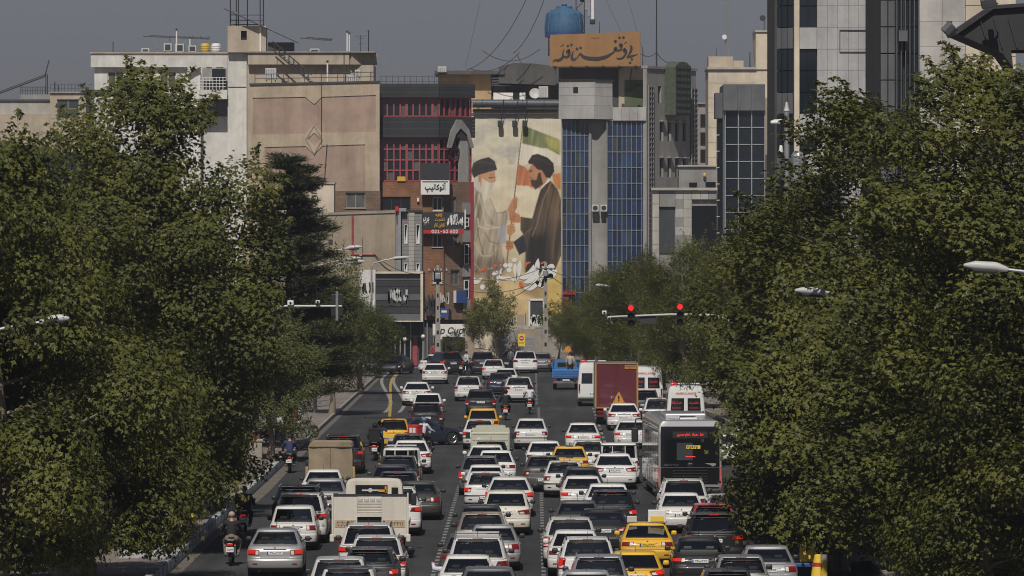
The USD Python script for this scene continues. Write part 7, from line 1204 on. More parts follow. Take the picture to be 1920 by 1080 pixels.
def dash(x0, x1, y0, y1): mk_.append((np.array([[x0 - .07, y0,.004], [x0 + .07, y0,.004], [x1 + .07, y1,.004], [x1 - .07, y1,.004]]), np.array([[0,1,2], [0,2,3]])))
lm = Thing('lane_markings', kind='structure')
for x, ya, yb, st in ((-3.1,150,345,1.95),(.32,150,345,1.95),(3.6,160,350,6.0),(6.9,160,300,6.0),(-7.2,345,430,3.0),(-3.6,350,440,3.0),(.2,350,440,3.0)):
    for yy in np.arange(ya, yb, st):
        mk_.clear(); dash(x, x, yy, yy + st * .5); lm.part('dash', mk_[0], 'road_white', kind=None)
def ribbon(pts, w, z, off=0.0):
    P = np.array(pts, float); from scipy.interpolate import splprep, splev
    Q = np.stack(splev(np.linspace(0,1,40), splprep(P.T, s=.3, k=3)[0]),1); d = np.gradient(Q, axis=0); d /= np.linalg.norm(d, axis=1, keepdims=True); n = np.stack([d[:, 1], -d[:, 0]], 1)
    A, B = Q + n * (off - w / 2), Q + n * (off + w / 2); V = np.vstack([np.c_[A, np.full(40, z)], np.c_[B, np.full(40, z)]]); F = []
    for i in range(39): F += [[i, i + 40, i + 41], [i, i + 41, i + 1]]
    return V, np.array(F)
yl = [(-6.2,150),(-6.7,220),(-7.4,290),(-8.3,334),(-9.4,378),(-10.35,408),(-10.5,430),(-9.4,447)]
lm.part('yellow_line', ribbon(yl, .17,.005), 'road_yellow'); lm.part('concrete_strip', ribbon(yl[3:], .22,.004,-.42), 'kerb_grey'); lm.part('concrete_strip', ribbon(yl[3:], .22,.004,.42), 'kerb_grey')

# ---------------------------------------------------------------- trees
GREEN = [(0.24,(.058,.066,.011)),(.40,(.128,.132,.023)),(.55,(.19,.18,.034)),(.70,(.245,.205,.047)),(.86,(.32,.22,.075))]
leaf_mat('leaf_plane', GREEN, .2); leaf_mat('leaf_elm', [(0.2,(.085,.096,.019)),(.5,(.165,.168,.036)),(.8,(.23,.21,.055))], .26); leaf_mat('leaf_locust', [(.2,(.085,.102,.025)),(.5,(.15,.16,.044)),(.85,(.22,.20,.07))], .28); leaf_mat('needle', [(.2,(.035,.04,.018)),(.5,(.068,.07,.032)),(.85,(.11,.095,.046))], .2); leaf_mat('leaf_dusty', [(.2,(.07,.075,.03)),(.6,(.12,.12,.05)),(.85,(.17,.14,.07))], .3)
wall_mat('bark', (.24,.20,.15), scale=3.0, streak=.3); wall_mat('bark_dark', (.10,.08,.06), scale=3.0, streak=.3)
LEAF5 = (np.array([[0,0,0], [.52,.42,-.10], [.20,.52,.02], [0,1,-.14], [-.20,.52,.02], [-.52,.42,-.10]]), np.array([[0,1,2], [0,2,3], [0,3,4], [0,4,5]]))
LEAF2 = (np.array([[0,0,0], [.26,.5,-.05], [0,1,-.1], [-.26,.5,-.05]]), np.array([[0,1,2], [0,2,3]]))
def leaves(pos, nrm, size, shape, rng):
    n = len(pos); nrm = nrm / np.maximum(np.linalg.norm(nrm, axis=1, keepdims=True),1e-9); r = rng.normal(size=(n, 3)) + [0,0,-.6]; ax = r - nrm * (r * nrm).sum(1, keepdims=True); ax /= np.maximum(np.linalg.norm(ax, axis=1, keepdims=True),1e-9); bx_ = np.cross(ax, nrm); s = size * rng.uniform(.65,1.25,(n, 1,1))
    LV, LF = shape; V = pos[:, None, :] + s * (LV[None, :, 0:1] * bx_[:, None] + LV[None, :, 1:2] * ax[:, None] + LV[None, :, 2:3] * nrm[:, None]); F = LF[None] + (np.arange(n) * len(LV))[:, None, None]
    return V.reshape(-1,3), F.reshape(-1,3)
def tree_proto(key, H, prof_, seed, nclump, nleaf, lsize, shape=LEAF5, mat='leaf_plane', trunk_r=.22, bark='bark', clump_r=.75, base=.18, flat=.75, twigs=1.0):
    """Trunk, limbs out to clumps, and a crown of leaf-sized faces gathered in clumps of uneven size."""
    rng = np.random.default_rng(seed); path = '/World/kinds/' + key; t = Thing(key, proto=path)
    hs = np.array([p[0] for p in prof_]) * H; rs = np.array([p[1] for p in prof_])
    zz = np.linspace(0, H * .9,12); wob = np.cumsum(rng.normal(0,.07,(12,2)),0); wob -= wob[0]; tr = np.c_[wob, zz]
    t.part('trunk', tube(tr, trunk_r * (1 - .86 * zz / zz[-1]) + .015 + .12 * np.exp(-zz / .3) * trunk_r / .2,10), bark, smooth=60)
    C, R = [], []
    while len(C) < nclump:
        z = rng.uniform(hs[0], hs[-1]); r = np.interp(z, hs, rs)
        if rng.random() > (r / rs.max()) ** 1.1 + .24: continue
        a = rng.uniform(0,2 * math.pi); lump = 1 + .18 * math.sin(3 * a + z * .9 + seed) + .14 * math.sin(5 * a - z * 1.7)
        q = r * lump * math.sqrt(rng.uniform(.10,1)); C.append((q * math.cos(a) + np.interp(z, zz, wob[:, 0]), q * math.sin(a) + np.interp(z, zz, wob[:, 1]), z + rng.normal(0,.15))); R.append(clump_r * rng.uniform(.55,1.25) * (.55 + .45 * r / rs.max()))
    C, R = np.array(C), np.array(R); lim = []
    for i in rng.permutation(len(C))[:int(len(C) * .4 * twigs)]:
        c = C[i]; z0 = max(base * H * .8, min(c[2] - .25 * math.hypot(c[0], c[1]) - .3, H * .86)); p0 = np.array([np.interp(z0, zz, wob[:, 0]), np.interp(z0, zz, wob[:, 1]), z0]); md = (p0 + c) / 2 + [0,0,-.08 * np.linalg.norm(c - p0)] + rng.normal(0,.08,3); L = np.linalg.norm(c - p0); lim.append(tube([p0, md, c], [.018 + .014 * L, .012 + .008 * L, .008], 5, False))
    if lim: t.part('limbs', cat(*lim), bark, smooth=60, kind='stuff')
    per = np.maximum((R ** 2 / (R ** 2).sum() * nleaf).astype(int),6); P, N = [], []
    for c, r, n in zip(C, R, per):
        d = rng.normal(size=(n, 3)); d /= np.linalg.norm(d, axis=1, keepdims=True); q = r * rng.uniform(.30,1,(n, 1)) ** .38; sub = rng.normal(0,.10,(max(n // 9,1),3))[rng.integers(0, max(n // 9,1), n)] * r * 1.6
        p = c + d * q * [1,1, flat] + sub; p[:, 2] -= .10 * ((p[:, :2] - c[:2]) ** 2).sum(1) / r; P.append(p); N.append(d * .65 + SUN * .65 + rng.normal(0,.33,(n, 3)))
    ax_ = np.stack([np.interp(C[:, 2], zz, wob[:, 0]), np.interp(C[:, 2], zz, wob[:, 1]), C[:, 2] - .5], 1); O = C - ax_; out = np.linalg.norm(O[:, :2], axis=1) / np.maximum(np.interp(C[:, 2], hs, rs),.3)
    for i in np.argsort(-out - (C[:, 2] / H > .8) * .5)[:int(len(C) * .75)]:      # shoots that break the outline
        d = O[i] / np.linalg.norm(O[i]) * .8 + [0,0,.75] + rng.normal(0,.25,3); d /= np.linalg.norm(d); L = clump_r * rng.uniform(.5,1.1); n = int(14 + 34 * L); f = rng.uniform(.2,1, n); p = C[i] + d * (R[i] * .35 + f * L)[:, None] + rng.normal(0,.13,(n, 3)) * (1.25 - f)[:, None]; P.append(p); N.append(d * .3 + SUN * .6 + rng.normal(0,.42,(n, 3)))
    P, N = np.vstack(P), np.vstack(N); ok = P[:, 2] > .25; t.part('crown', leaves(P[ok], N[ok], lsize, shape, rng), mat, kind='stuff'); return path
def pine_proto(key, H, seed):
    rng = np.random.default_rng(seed); path = '/World/kinds/' + key; t = Thing(key, proto=path); t.part('trunk', tube([(0,0,0),(.05,.02, H * .5),(0,0, H)], [.2,.13,.03], 9), 'bark_dark', smooth=60)
    P, N, S, lim = [], [], [], []
    for k in range(120):
        z = H * (.12 + .87 * (k / 120) ** .9); L = (.32 + 2.5 * (1 - z / H) ** .62) * rng.uniform(.65,1.12); a = rng.uniform(0,2 * math.pi); p0 = np.array([0,0, z]); tip = np.array([L * math.cos(a), L * math.sin(a), z + L * rng.uniform(.05,.30)]); lim.append(tube([p0,(p0 + tip) / 2 + [0,0,-.08], tip], [.04,.025,.01], 4, False)); n = int(110 + 330 * L); f = rng.uniform(.2,1.04, n) ** .8; c = p0 + (tip - p0) * f[:, None] + rng.normal(0,.13 + .10 * L / 3,(n, 3)) * [1,1,.55]; P.append(c); d = (tip - p0) / np.linalg.norm(tip - p0) + rng.normal(0,.6,(n, 3)) + [0,0,.25]; N.append(d)
    P, D = np.vstack(P), np.vstack(N); D /= np.linalg.norm(D, axis=1, keepdims=True); n = len(P); side = np.cross(D, rng.normal(size=(n, 3))); side /= np.linalg.norm(side, axis=1, keepdims=True); L = rng.uniform(.16,.34,(n, 1)); V = np.stack([P - side * .022, P + side * .022, P + D * L], 1).reshape(-1,3); t.part('limbs', cat(*lim), 'bark_dark', kind='stuff'); t.part('crown', (V, np.arange(3 * n).reshape(-1,3)), 'needle', kind='stuff'); return path
cone = [(.12,2.5),(.28,3.6),(.52,3.6),(.68,3.15),(.82,2.5),(.91,1.6),(.965,.5)]; round_ = [(.16,2.0),(.28,3.2),(.5,3.6),(.7,3.0),(.85,2.0),(.98,.6)]; low = [(.10,2.2),(.2,3.1),(.45,3.5),(.7,2.9),(.9,1.5),(.99,.5)]
T_A = tree_proto('tall_plane', 16.6, cone, 11,150,74000,.155, clump_r=1.08); T_B = tree_proto('broad_plane', 13.0, round_, 12,120,62000,.16, clump_r=1.05); T_C = tree_proto('low_plane', 9.6, low, 13,110,56000,.16, clump_r=1.0); T_D = tree_proto('street_elm', 10.0, [(.16,1.8),(.3,2.8),(.55,3.0),(.78,2.2),(.98,.5)], 14,95,58000,.115, LEAF2, 'leaf_elm', clump_r=.95); T_E = tree_proto('locust', 8.6, [(.2,1.6),(.4,2.5),(.65,2.4),(.85,1.5),(.98,.4)], 15,75,38000,.12, LEAF2, 'leaf_locust', .14, clump_r=.85)
T_P = pine_proto('pine', 14.0,16); T_S = tree_proto('sapling', 6.4, [(.30,.9),(.5,1.9),(.7,1.8),(.85,1.1),(.98,.3)], 17,60,7500,.15, LEAF2, 'leaf_elm', .08, clump_r=.55, base=.3); T_H = tree_proto('shrub', 1.9, [(.05,.7),(.3,1.1),(.7,.9),(.98,.4)], 18,60,6000,.09, LEAF2, 'leaf_dusty', .04, clump_r=.35, base=.05)
def tree(proto, X, Y, H, label, name='plane_tree', rot=0, wide=1.0, group=None):
    base_h = {T_A: 16.6, T_B: 13.0, T_C: 9.6, T_D: 10.0, T_E: 8.6, T_P: 14.0, T_S: 6.4, T_H: 1.9}[proto]; k = H / base_h; ref(name, proto, label, 'shrub' if proto == T_H else 'tree', (X, Y, .1), rot, (wide, wide, k), group)
tree(T_A, -13.3,189,16.2, 'tallest plane tree on the left pavement, its tip rising before the white block', rot=.3, wide=1.12)
tree(T_B, -14.3,152,13.3, 'broad plane tree at the left edge of the picture, nearest the viewer', rot=1.0, wide=1.05); tree(T_C, -13.4,171,9.4, 'low spreading plane tree over the grey bin on the left pavement', rot=2.0, wide=.95); tree(T_C, -13.0,214,11.4, 'plane tree leaning over the left kerb above the two motorcyclists', rot=3.5, wide=.74); tree(T_B, -15.0,205,13.6, 'plane tree behind the tallest one at the left, near the green roofed building', rot=4.2, wide=.9); tree(T_C, -16.2,165,10.5, 'yellowing plane tree at the left edge behind the nearest tree', rot=5.0, wide=.9)
tree(T_E, -12.1,262,6.9, 'low leafy street tree overhanging the parked motorcycles at the left kerb', 'street_tree', .5,1.0); tree(T_P, -11.9,276,14.3, 'tall dark pine rising behind the left street trees', 'pine_tree', .4,1.35); tree(T_E, -11.6,328,9.8, 'light green tree beyond the pine on the left pavement', 'street_tree', 1.4,1.0); tree(T_E, -11.3,372,6.2, 'bright green tree beside the dark shop box with silver letters', 'street_tree', 2.8,1.1); tree(T_D, -14.6,300,8.8, 'street tree in the shade just behind the pine trunk', 'street_tree', 4.0,.8); tree(T_H, PX(704,446),446,1.75, 'dusty bush beside the grey bin at the far left corner', 'bush', 0,1.0); tree(T_E, -12.8,412,5.8, 'green tree hiding the white side wall of the dark shop', 'street_tree', .2,.9)
tree(T_A, 12.5,160,15.7, 'tallest plane tree on the right, in front of the panel clad building', rot=.9, wide=1.3); tree(T_A, 10.9,187,15.4, 'pointed plane tree before the grey tower on the right', rot=2.2, wide=1.25); tree(T_C, 9.5,176,9.6, 'low plane tree on the right hanging over the cars at the kerb', rot=.6, wide=1.0); tree(T_B, 14.6,172,11.5, 'broad plane tree at the right edge of the picture', rot=3.0, wide=1.05); tree(T_C, 12.6,158,8.6, 'low plane tree at the lower right corner by the yellow bollard', rot=4.4, wide=.95)
tree(T_D, 10.4,238,12.0, 'dark leaved tree right of the bus', 'street_tree', 1.0,.92); tree(T_D, 10.8,288,11.4, 'street tree over the ambulance ahead of the bus', 'street_tree', 2.0,1.0); tree(T_D, 8.9,338,9.6, 'street tree behind the red traffic lights', 'street_tree', 3.0,1.0); tree(T_D, 7.0,376,9.3, 'street tree over the maroon lorry at the far right kerb', 'street_tree', 4.0,1.0); tree(T_D, 4.9,408,8.0, 'street tree at the far right corner behind the blue pickup', 'street_tree', 5.0,.85); tree(T_D, 12.4,262,10.5, 'street tree in the second row right of the bus', 'street_tree', .2,.9); tree(T_D, 11.8,318,9.8, 'street tree below the tiled grey office', 'street_tree', 1.7,.95); tree(T_D, 7.6,432,8.2, 'street tree in front of the blue glass building', 'street_tree', 3.4,1.0); tree(T_D, 4.0,447,5.4, 'small tree at the right end of the street wall', 'street_tree', 2.4,.7); tree(T_D, 13.4,210,10.6, 'dark street tree filling the gap behind the right plane trees', 'street_tree', 2.9,1.0); tree(T_D, 10.2,362,10.2, 'street tree behind the far right row under the dark glass block', 'street_tree', 5.5,1.0)
tree(T_S, PX(934,466),466,6.8, 'thin leafy tree in front of the mural lettering', 'street_tree', .8,.95); tree(T_S, PX(1046,464),464,5.0, 'small tree beside the right concrete pole', 'street_tree', 2.1,.9); tree(T_S, PX(893,470),470,5.0, 'sapling growing behind the wall at the left end of the mural', 'street_tree', 4.0,.7); tree(T_S, PX(848,455),455,2.6, 'small green plant in front of the white script sign', 'street_tree', 3.0,.5)
# ---------------------------------------------------------------- street furniture
def street_lamp(label, X, Y, zt, dx, head_w=.9, pole=True):
    """Pole at X, arm reaching dx sideways to a flat lens-shaped head at height zt."""
    s = Thing('street_lamp', label, 'street lamp', base=(X, Y, 0)); sg = 1 if dx > 0 else -1
    s.part('pole', tube([(X, Y, 0),(X, Y, zt - .6)], [.11,.07], 10), 'galvanised', smooth=40); s.part('arm', tube([(X, Y, zt - .7),(X + dx * .12, Y, zt - .35),(X + dx * .6, Y, zt - .12),(X + dx, Y, zt)], [.06,.05,.045,.04], 8), 'galvanised', smooth=40)
    x = X + dx; h = m3.Manifold.batch_hull([sph((x, Y, zt),.07), sph((x + sg * .25, Y, zt + .06),.12), sph((x + sg * head_w * .75, Y, zt + .10),.11), sph((x + sg * head_w, Y, zt + .10),.05)]); hp = s.part('lamp_head', unsolid(h), 'white_metal', smooth=50); s.part('lamp_glass', unsolid(m3.Manifold.batch_hull([sph((x + sg * .25, Y, zt - .03),.08), sph((x + sg * head_w * .75, Y, zt + .0),.08)])), 'grey_glass', hp, 50)
def lampat(label, u_tip, v_tip, Y, dx, hw): z = PZ(v_tip, Y); x = PX(u_tip, Y); sg = 1 if dx > 0 else -1; street_lamp(label, x - sg * hw - dx, Y, z, dx, hw)
lampat('street lamp reaching in from the right edge before the plane tree', 1810,505,140,-2.4,1.0); lampat('street lamp half hidden in leaves left of the largest right one', 1493,551,164,-2.0,.95); lampat('thin street lamp over the trees right of the blue glass, upper of two', 1160,514,380,-2.0,1.0); lampat('thin street lamp over the trees right of the blue glass, lower left one', 1118,537,395,-1.6,.8); lampat('street lamp glimpsed in the crown at the left edge', 127,604,149.3,2.0,.7); lampat('upper lamp of the cluster before the plaster wall', 678,466,330,1.8,.9); lampat('middle lamp of the cluster before the plaster wall', 676,487,340,1.8,.9); lampat('lowest lamp of the cluster before the plaster wall', 683,493,350,2.0,1.0); lampat('single lamp in front of the grey stone building', 767,485,440,1.6,1.3)
def utility_pole(label, u, Y, zt):
    X = PX(u, Y); s = Thing('utility_pole', label, 'pole', base=(X, Y, .1)); s.part('shaft', (lambda a, b: (np.array([[X - a, Y - a, 0], [X + a, Y - a, 0], [X + a, Y + a, 0], [X - a, Y + a, 0], [X - b, Y - b, zt], [X + b, Y - b, zt], [X + b, Y + b, zt], [X - b, Y + b, zt]]), BOXF))(.24,.11), 'concrete')
    for k in range(7): z = .6 + k * (zt - 1.2) / 7; w = .24 - .13 * z / zt; s.part('step_hole', bx(X - w * .45, X + w * .45, Y - w - .004 + .0, Y - w + .05, z, z + .30), 'cabin_dark')
    s.part('cross_arm', cat(rod((X - .8, Y - .15, zt - .5),(X + .8, Y - .15, zt - .5),.05), rod((X - .5, Y - .15, zt - 1.2),(X + .5, Y - .15, zt - 1.2),.04)), 'dark_iron'); s.part('insulator', cat(*[lathe([(0,0),(.06,.02),(.05,.15),(0,.18)], 'z', 8,(X + d, Y - .15, zt - .45)) for d in (-.7,-.25,.25,.7)]), 'white_metal'); s.part('transformer_clamp', rbx(X - .22, X + .22, Y - .5, Y - .15, zt - 1.1, zt - .6,.05), 'galvanised', smooth=40); return np.array([X, Y - .15, zt - .4])
pA = utility_pole('tapered concrete pole in front of the brick corner building', 821,448, PZ(497,448)); pB = utility_pole('tapered concrete pole in front of the right half of the mural', 1023,448, PZ(492,448))
def wire(label, a, b, sag, r=.025): P = [np.array(a) + (np.array(b) - a) * t - np.array([0,0, sag * 4 * t * (1 - t)]) for t in np.linspace(0,1,14)]; single('overhead_wire', tube(P, r, 5), 'dark_iron', label, 'wire', smooth=True)
wire('overhead wire between the two concrete poles, upper one', pA + [.2,0,0], pB + [-.2,0,0], .9); wire('overhead wire between the two concrete poles, lower one', pA + [0,0,-.8], pB + [0,0,-.8], 1.1); wire('overhead wire from the left concrete pole towards the dark shop box', pA, (PX(700,440),440, PZ(476,440)),.8); wire('overhead wire from the right concrete pole into the right trees', pB, (PX(1150,400),400, PZ(520,400)),.5); wire('second wire sloping down from the right concrete pole to the right', pB + [0,0,-.3], (PX(1090,452),452, PZ(545,452)),.3); wire('wire sloping from the right concrete pole down to the left wall', pB + [0,0,-.3], (PX(955,468),468, PZ(560,468)),.3); wire('slack cable from the plaster wall rusty pipe to the dark shop roof', (PX(703,462),462, PZ(480,462)),(PX(735,455),455, PZ(509,455)),.2,.06)
for u0, v0, u1, v1, sag, lb in ((875,131,1000,-30,1.5, 'long guy wire from the corner roof up to the mast, left one'),(962,100,1030,-30,1.0, 'guy wire up to the lattice mast left of the blue tank'),(905,95,1012,92,1.0, 'slack cable across the sky left of the billboard'),(880,128,975,98,.8, 'slack cable from the slab roof to the guy wires'),(970,102,978,118,.1, 'short cable hanging down to the grey roof left of the billboard'),(1231,98,1262,115,.4, 'cable from the roof mast to the green bay'),(1202,101,1231,98,.3, 'cable from the billboard to the roof mast'),(1170,-30,1210,110,.1, 'thin guy wire falling to the right end of the billboard'),(1128,-20,1165,60,.1, 'thin guy wire falling behind the billboard'),(872,128,905,-20,.1, 'faint thin guy wire rising at the left of the sky gap')): Y = 509; wire(lb, (PX(u0, Y), Y, PZ(v0, Y)),(PX(u1, Y), Y, PZ(v1, Y)), sag, .032 if 'faint' not in lb and 'thin' not in lb else .012)
# traffic lights on the long right arm
Ys = 267; zS = PZ(592, Ys); s = Thing('signal_mast', 'white traffic signal arm reaching out of the right trees', 'signal mast', base=(10.9, Ys, 0)); s.part('pole', tube([(10.9, Ys, .1),(10.9, Ys, zS - 1.2)], [.14,.11], 12), 'white_metal', smooth=40)
s.part('arm', tube([(10.9, Ys, zS - 1.6),(10.2, Ys, zS - .7),(8.6, Ys, zS + .02),(6.5, Ys, zS + .06),(3.5, Ys, zS - .06)], [.08,.075,.065,.055,.045], 10), 'white_metal', smooth=40); s.part('arm_bracket', cat(*[rod((PX(u, Ys), Ys, zS - .12),(PX(u, Ys), Ys, zS + .3),.03) for u in (1183,1275)]), 'white_metal'); s.part('sign_back', bx(PX(1200, Ys), PX(1231, Ys), Ys + .05, Ys + .08, PZ(607, Ys), PZ(590, Ys)), 'dark_trim')
def signal(label, u, vt, Y, lit, back=False):
    X = PX(u, Y); z = PZ(vt, Y); s = Thing('traffic_light', label, 'traffic light', base=(X, Y, z - 1.05)); s.part('housing', rbx(X - .16, X + .16, Y - .12, Y + .12, z - 1.05, z, .03), 'black_plastic', smooth=40)
    for k, m in enumerate(('signal_red' if lit else 'cabin_dark', 'cabin_dark', 'cabin_dark')):
        zc = z - .18 - k * .34; yy = Y - .13 if not back else Y + .13; l = s.part('lamp', lathe([(0,-.03),(.09,-.022),(.128,0),(.128,.02),(0,.02)], 'y', 18,(X, yy - (.015 if not back else -.015), zc)), m, smooth=40); th = np.linspace(math.pi * .05, math.pi * .95,12); V = np.array([[X + .15 * math.cos(a), yy + d, zc + .15 * math.sin(a)] for d in (0,-.2 if not back else .2) for a in th]); F = [[i, i + 1, i + 13] for i in range(11)] + [[i, i + 13, i + 12] for i in range(11)]; s.part('visor', (V, np.array(F)), 'black_plastic', l)
    return s
signal('traffic light showing red on the arm, nearest the road', 1183,570, Ys - .3, True); s = signal('traffic light showing a red count further right on the arm, half in leaves', 1275,568, Ys - .3, True)
def cam_box(label, u, v, Y, w=.22): X, z = PX(u, Y), PZ(v, Y); s = Thing('road_camera', label, 'camera', base=(X, Y, z - .1)); s.part('case', rbx(X - w / 2, X + w / 2, Y - .25, Y + .15, z - w * .4, z + w * .4,.04), 'sign_white', smooth=40); s.part('lens', lathe([(0,-.02),(.05,-.02),(.06,.03),(0,.03)], 'y', 12,(X, Y - .26, z)), 'dark_pane'); s.part('bracket', rod((X, Y, z),(X + .15, Y + .1, z - .25),.025), 'white_metal')
cam_box('white camera at the tip of the right signal arm, upper one', 1133,586, Ys); cam_box('white camera hanging under the tip of the right signal arm', 1142,597, Ys, .15)
Yl = 266; zl_ = PZ(574, Yl); s = Thing('signal_mast', 'white signal arm coming out of the left trees', 'signal mast', base=(-12.0, Yl, 0)); s.part('pole', tube([(-12.2, Yl, .1),(-12.2, Yl, zl_ + .4)], [.12,.09], 10), 'white_metal', smooth=40); s.part('arm', rod((-12.2, Yl, zl_),(PX(641, Yl), Yl, zl_),.055,8), 'white_metal'); s.part('upright', rod((PX(632, Yl), Yl - .1, PZ(601, Yl)),(PX(632, Yl), Yl - .1, PZ(546, Yl)),.07,8), 'galvanised')
signal('traffic light seen from behind at the end of the left arm, left of its upright', 627,551, Yl + .1, False, True); signal('traffic light seen from behind at the end of the left arm, right of its upright', 637,551, Yl + .1, False, True); cam_box('white camera on top of the left signal arm', 596,566, Yl, .2); cam_box('white camera at the left end of the visible left arm', 545,568, Yl, .3)
Yc = 215; Xc = PX(1475, Yc); s = Thing('camera_pole', 'tall grey pole with a security camera before the grey tower', 'pole', base=(Xc, Yc, .1)); s.part('pole', tube([(Xc, Yc, .1),(Xc, Yc, PZ(208, Yc))], [.14,.10], 12), 'galvanised', smooth=40); s.part('cap', lathe([(0,0),(.12,0),(.08,.12),(.05,.3),(0,.35)], 'z', 12,(Xc, Yc, PZ(208, Yc))), 'white_metal'); s.part('camera_arm', rod((Xc, Yc, PZ(224, Yc)),(Xc - .5, Yc, PZ(226, Yc)),.04), 'white_metal'); s.part('camera_case', rbx(Xc - .62, Xc - .2, Yc - .3, Yc + .1, PZ(233, Yc), PZ(226, Yc),.05), 'sign_white', smooth=40); s.part('dome_camera', unsolid(m3.Manifold.batch_hull([sph((Xc - .22, Yc - .1, PZ(284, Yc)),.09), sph((Xc - .22, Yc - .1, PZ(275, Yc)),.06)])), 'sign_white', smooth=50)
def dumpster(label, X, Y, w=1.1, h=1.2, d=.9):
    s = Thing('dumpster', label, 'bin', base=(X, Y, .13)); V, F = bx(X - w / 2, X + w / 2, Y - d / 2, Y + d / 2,.32, h); V = V.copy(); V[:4, :2] = (V[:4, :2] - [X, Y]) * .86 + [X, Y]; s.part('bin', (V, F), 'galvanised'); s.part('rim', cat(bx(X - w / 2 - .05, X + w / 2 + .05, Y - d / 2 - .05, Y - d / 2, h - .06, h + .02), bx(X - w / 2 - .05, X + w / 2 + .05, Y + d / 2, Y + d / 2 + .05, h - .06, h + .02), bx(X - w / 2 - .05, X - w / 2, Y - d / 2, Y + d / 2, h - .06, h + .02), bx(X + w / 2, X + w / 2 + .05, Y - d / 2, Y + d / 2, h - .06, h + .02)), 'galvanised'); s.part('lid', unsolid(m3.Manifold.batch_hull([sph((X + a * (w / 2 - .05), Y + c * (d / 2 - .05), h + .05),.05,8) for a in (-1,1) for c in (-1,1)] + [sph((X + a * (w / 2 - .1), Y, h + .16),.05,8) for a in (-1,1)])), 'galvanised', smooth=30)
    for k in range(4): s.part('rib', bx(X - w * .36 + k * w * .22, X - w * .36 + k * w * .22 + .05, Y - d * .49 - .02, Y - d * .44,.42, h - .1), 'steel')
    s.part('chevron_strip', cat(*[bx(X + w * .30, X + w * .38, Y - d * .5 - .02, Y - d * .45,.45 + k * .12,.52 + k * .12) for k in range(6)]), 'sign_white')
    for a in (-1,1):
        for c in (-1,1): s.part('wheel', lathe([(0,-.04),(.09,-.04),(.1,0),(.09,.04),(0,.04)], 'x', 12,(X + a * w * .34, Y + c * d * .32,.23)), 'tyre')
dumpster('grey steel bin with a chevron strip on the left pavement under the trees', -12.35,184.5,1.25,1.42); single('stone_slab', rbx(-13.3,-11.7,182.6,183.5,.05,.34,.04), 'kerb_white', 'pale stone slab lying in front of the grey bin', 'slab'); dumpster('pale grey steel bin at the far left corner beside the bush', PX(676,440),440,1.05,1.2)
for (u, vt, vb, w, lb) in ((451,852,900,.55, 'tan stone post on the left pavement behind the dark motorcyclist'),(483,845,876,.42, 'narrower tan stone post further along the left pavement')): Y = GY(vb); X = PX(u, Y); s = Thing('stone_post', lb, 'post', base=(X, Y, .13)); s.part('shaft', rbx(X - w / 2, X + w / 2, Y - w / 2, Y + w / 2,.1,1.15,.03), 'concrete', smooth=30); s.part('cap', rbx(X - w / 2 - .05, X + w / 2 + .05, Y - w / 2 - .05, Y + w / 2 + .05,1.15,1.27,.03), 'concrete', smooth=30)
s = Thing('tree_guard', 'yellow painted guard board beside the dark trunk on the left pavement', 'guard', base=(-12.2,203,.13)); s.part('board', cat(bx(-12.45,-12.1,203,203.06,.2,1.5)), 'plate_yellow'); s.part('stripe', cat(*[bx(-12.44,-12.11,202.985,202.998,.3 + k * .3,.42 + k * .3) for k in range(4)]), 'black_plastic'); s.part('post', rod((-12.28,203.1,.1),(-12.28,203.1,1.5),.03), 'dark_iron')
s = Thing('crate', 'orange fruit crate stacked by the narrow stone post', 'crate', base=(-12.9,262,.13)); s.part('body', bx(-13.15,-12.65,261.8,262.2,.9,1.2), 'amber_sign'); s.part('slats', cat(*[bx(-13.17,-12.63,261.78,261.80,.95 + k * .09,1.0 + k * .09) for k in range(3)]), 'orange_tan'); s.part('base', bx(-13.2,-12.6,261.75,262.25,.13,.89), 'concrete')
def globe(label, u, v, Y): X, z = PX(u, Y), PZ(v, Y); s = Thing('globe_lamp', label, 'street lamp', base=(X, Y, .1)); s.part('post', tube([(X, Y, .1),(X, Y, z - .2)], [.09,.06], 10), 'stone_grey', smooth=40); s.part('globe', unsolid(sph((X, Y, z),.17,18)), 'plate_white', smooth=60); s.part('collar', lathe([(.07,-.1),(.12,0),(.07,.05)], 'z', 12,(X, Y, z - .24)), 'dark_iron')
globe('round white globe lamp left of the dark shop door', 741,633,449); globe('small white globe lamp before the dark shop columns', 759,636,450); globe('round white globe lamp right of the red shop door', 793,631,449)
Yn = 462; X = PX(978, Yn); s = Thing('road_sign', 'yellow road sign with a red no entry disc on the street end wall', 'road sign', base=(X, Yn, .1)); s.part('post', rod((X, Yn, .1),(X, Yn, PZ(628, Yn)),.05,8), 'galvanised'); b = s.part('board', bx(X - .28, X + .28, Yn - .08, Yn - .055, PZ(649, Yn), PZ(626, Yn)), 'plate_yellow'); zc = PZ(634, Yn); s.part('red_disc', lathe([(0,-.015),(.19,-.015),(.19,0),(0,0)], 'y', 20,(X, Yn - .082, zc)), 'red_paint', b); s.part('white_bar', bx(X - .13, X + .13, Yn - .105, Yn - .098, zc - .035, zc + .035), 'sign_white', b); s.part('text_line', cat(*[bx(X - .2 + k * .1, X - .13 + k * .1, Yn - .09, Yn - .081, zc - .42, zc - .35) for k in range(4)]), 'plate_ink', b)
Yo = 420; X = PX(1065, Yo); s = Thing('round_sign', 'round orange sign on a thin post behind the blue pickup', 'road sign', base=(X, Yo, .1)); s.part('disc', lathe([(0,-.03),(.24,-.02),(.24,.02),(0,.03)], 'y', 18,(X, Yo - .04, PZ(655, Yo))), 'amber_sign'); s.part('post', rod((X, Yo, .1),(X, Yo, PZ(652, Yo)),.03), 'galvanised')
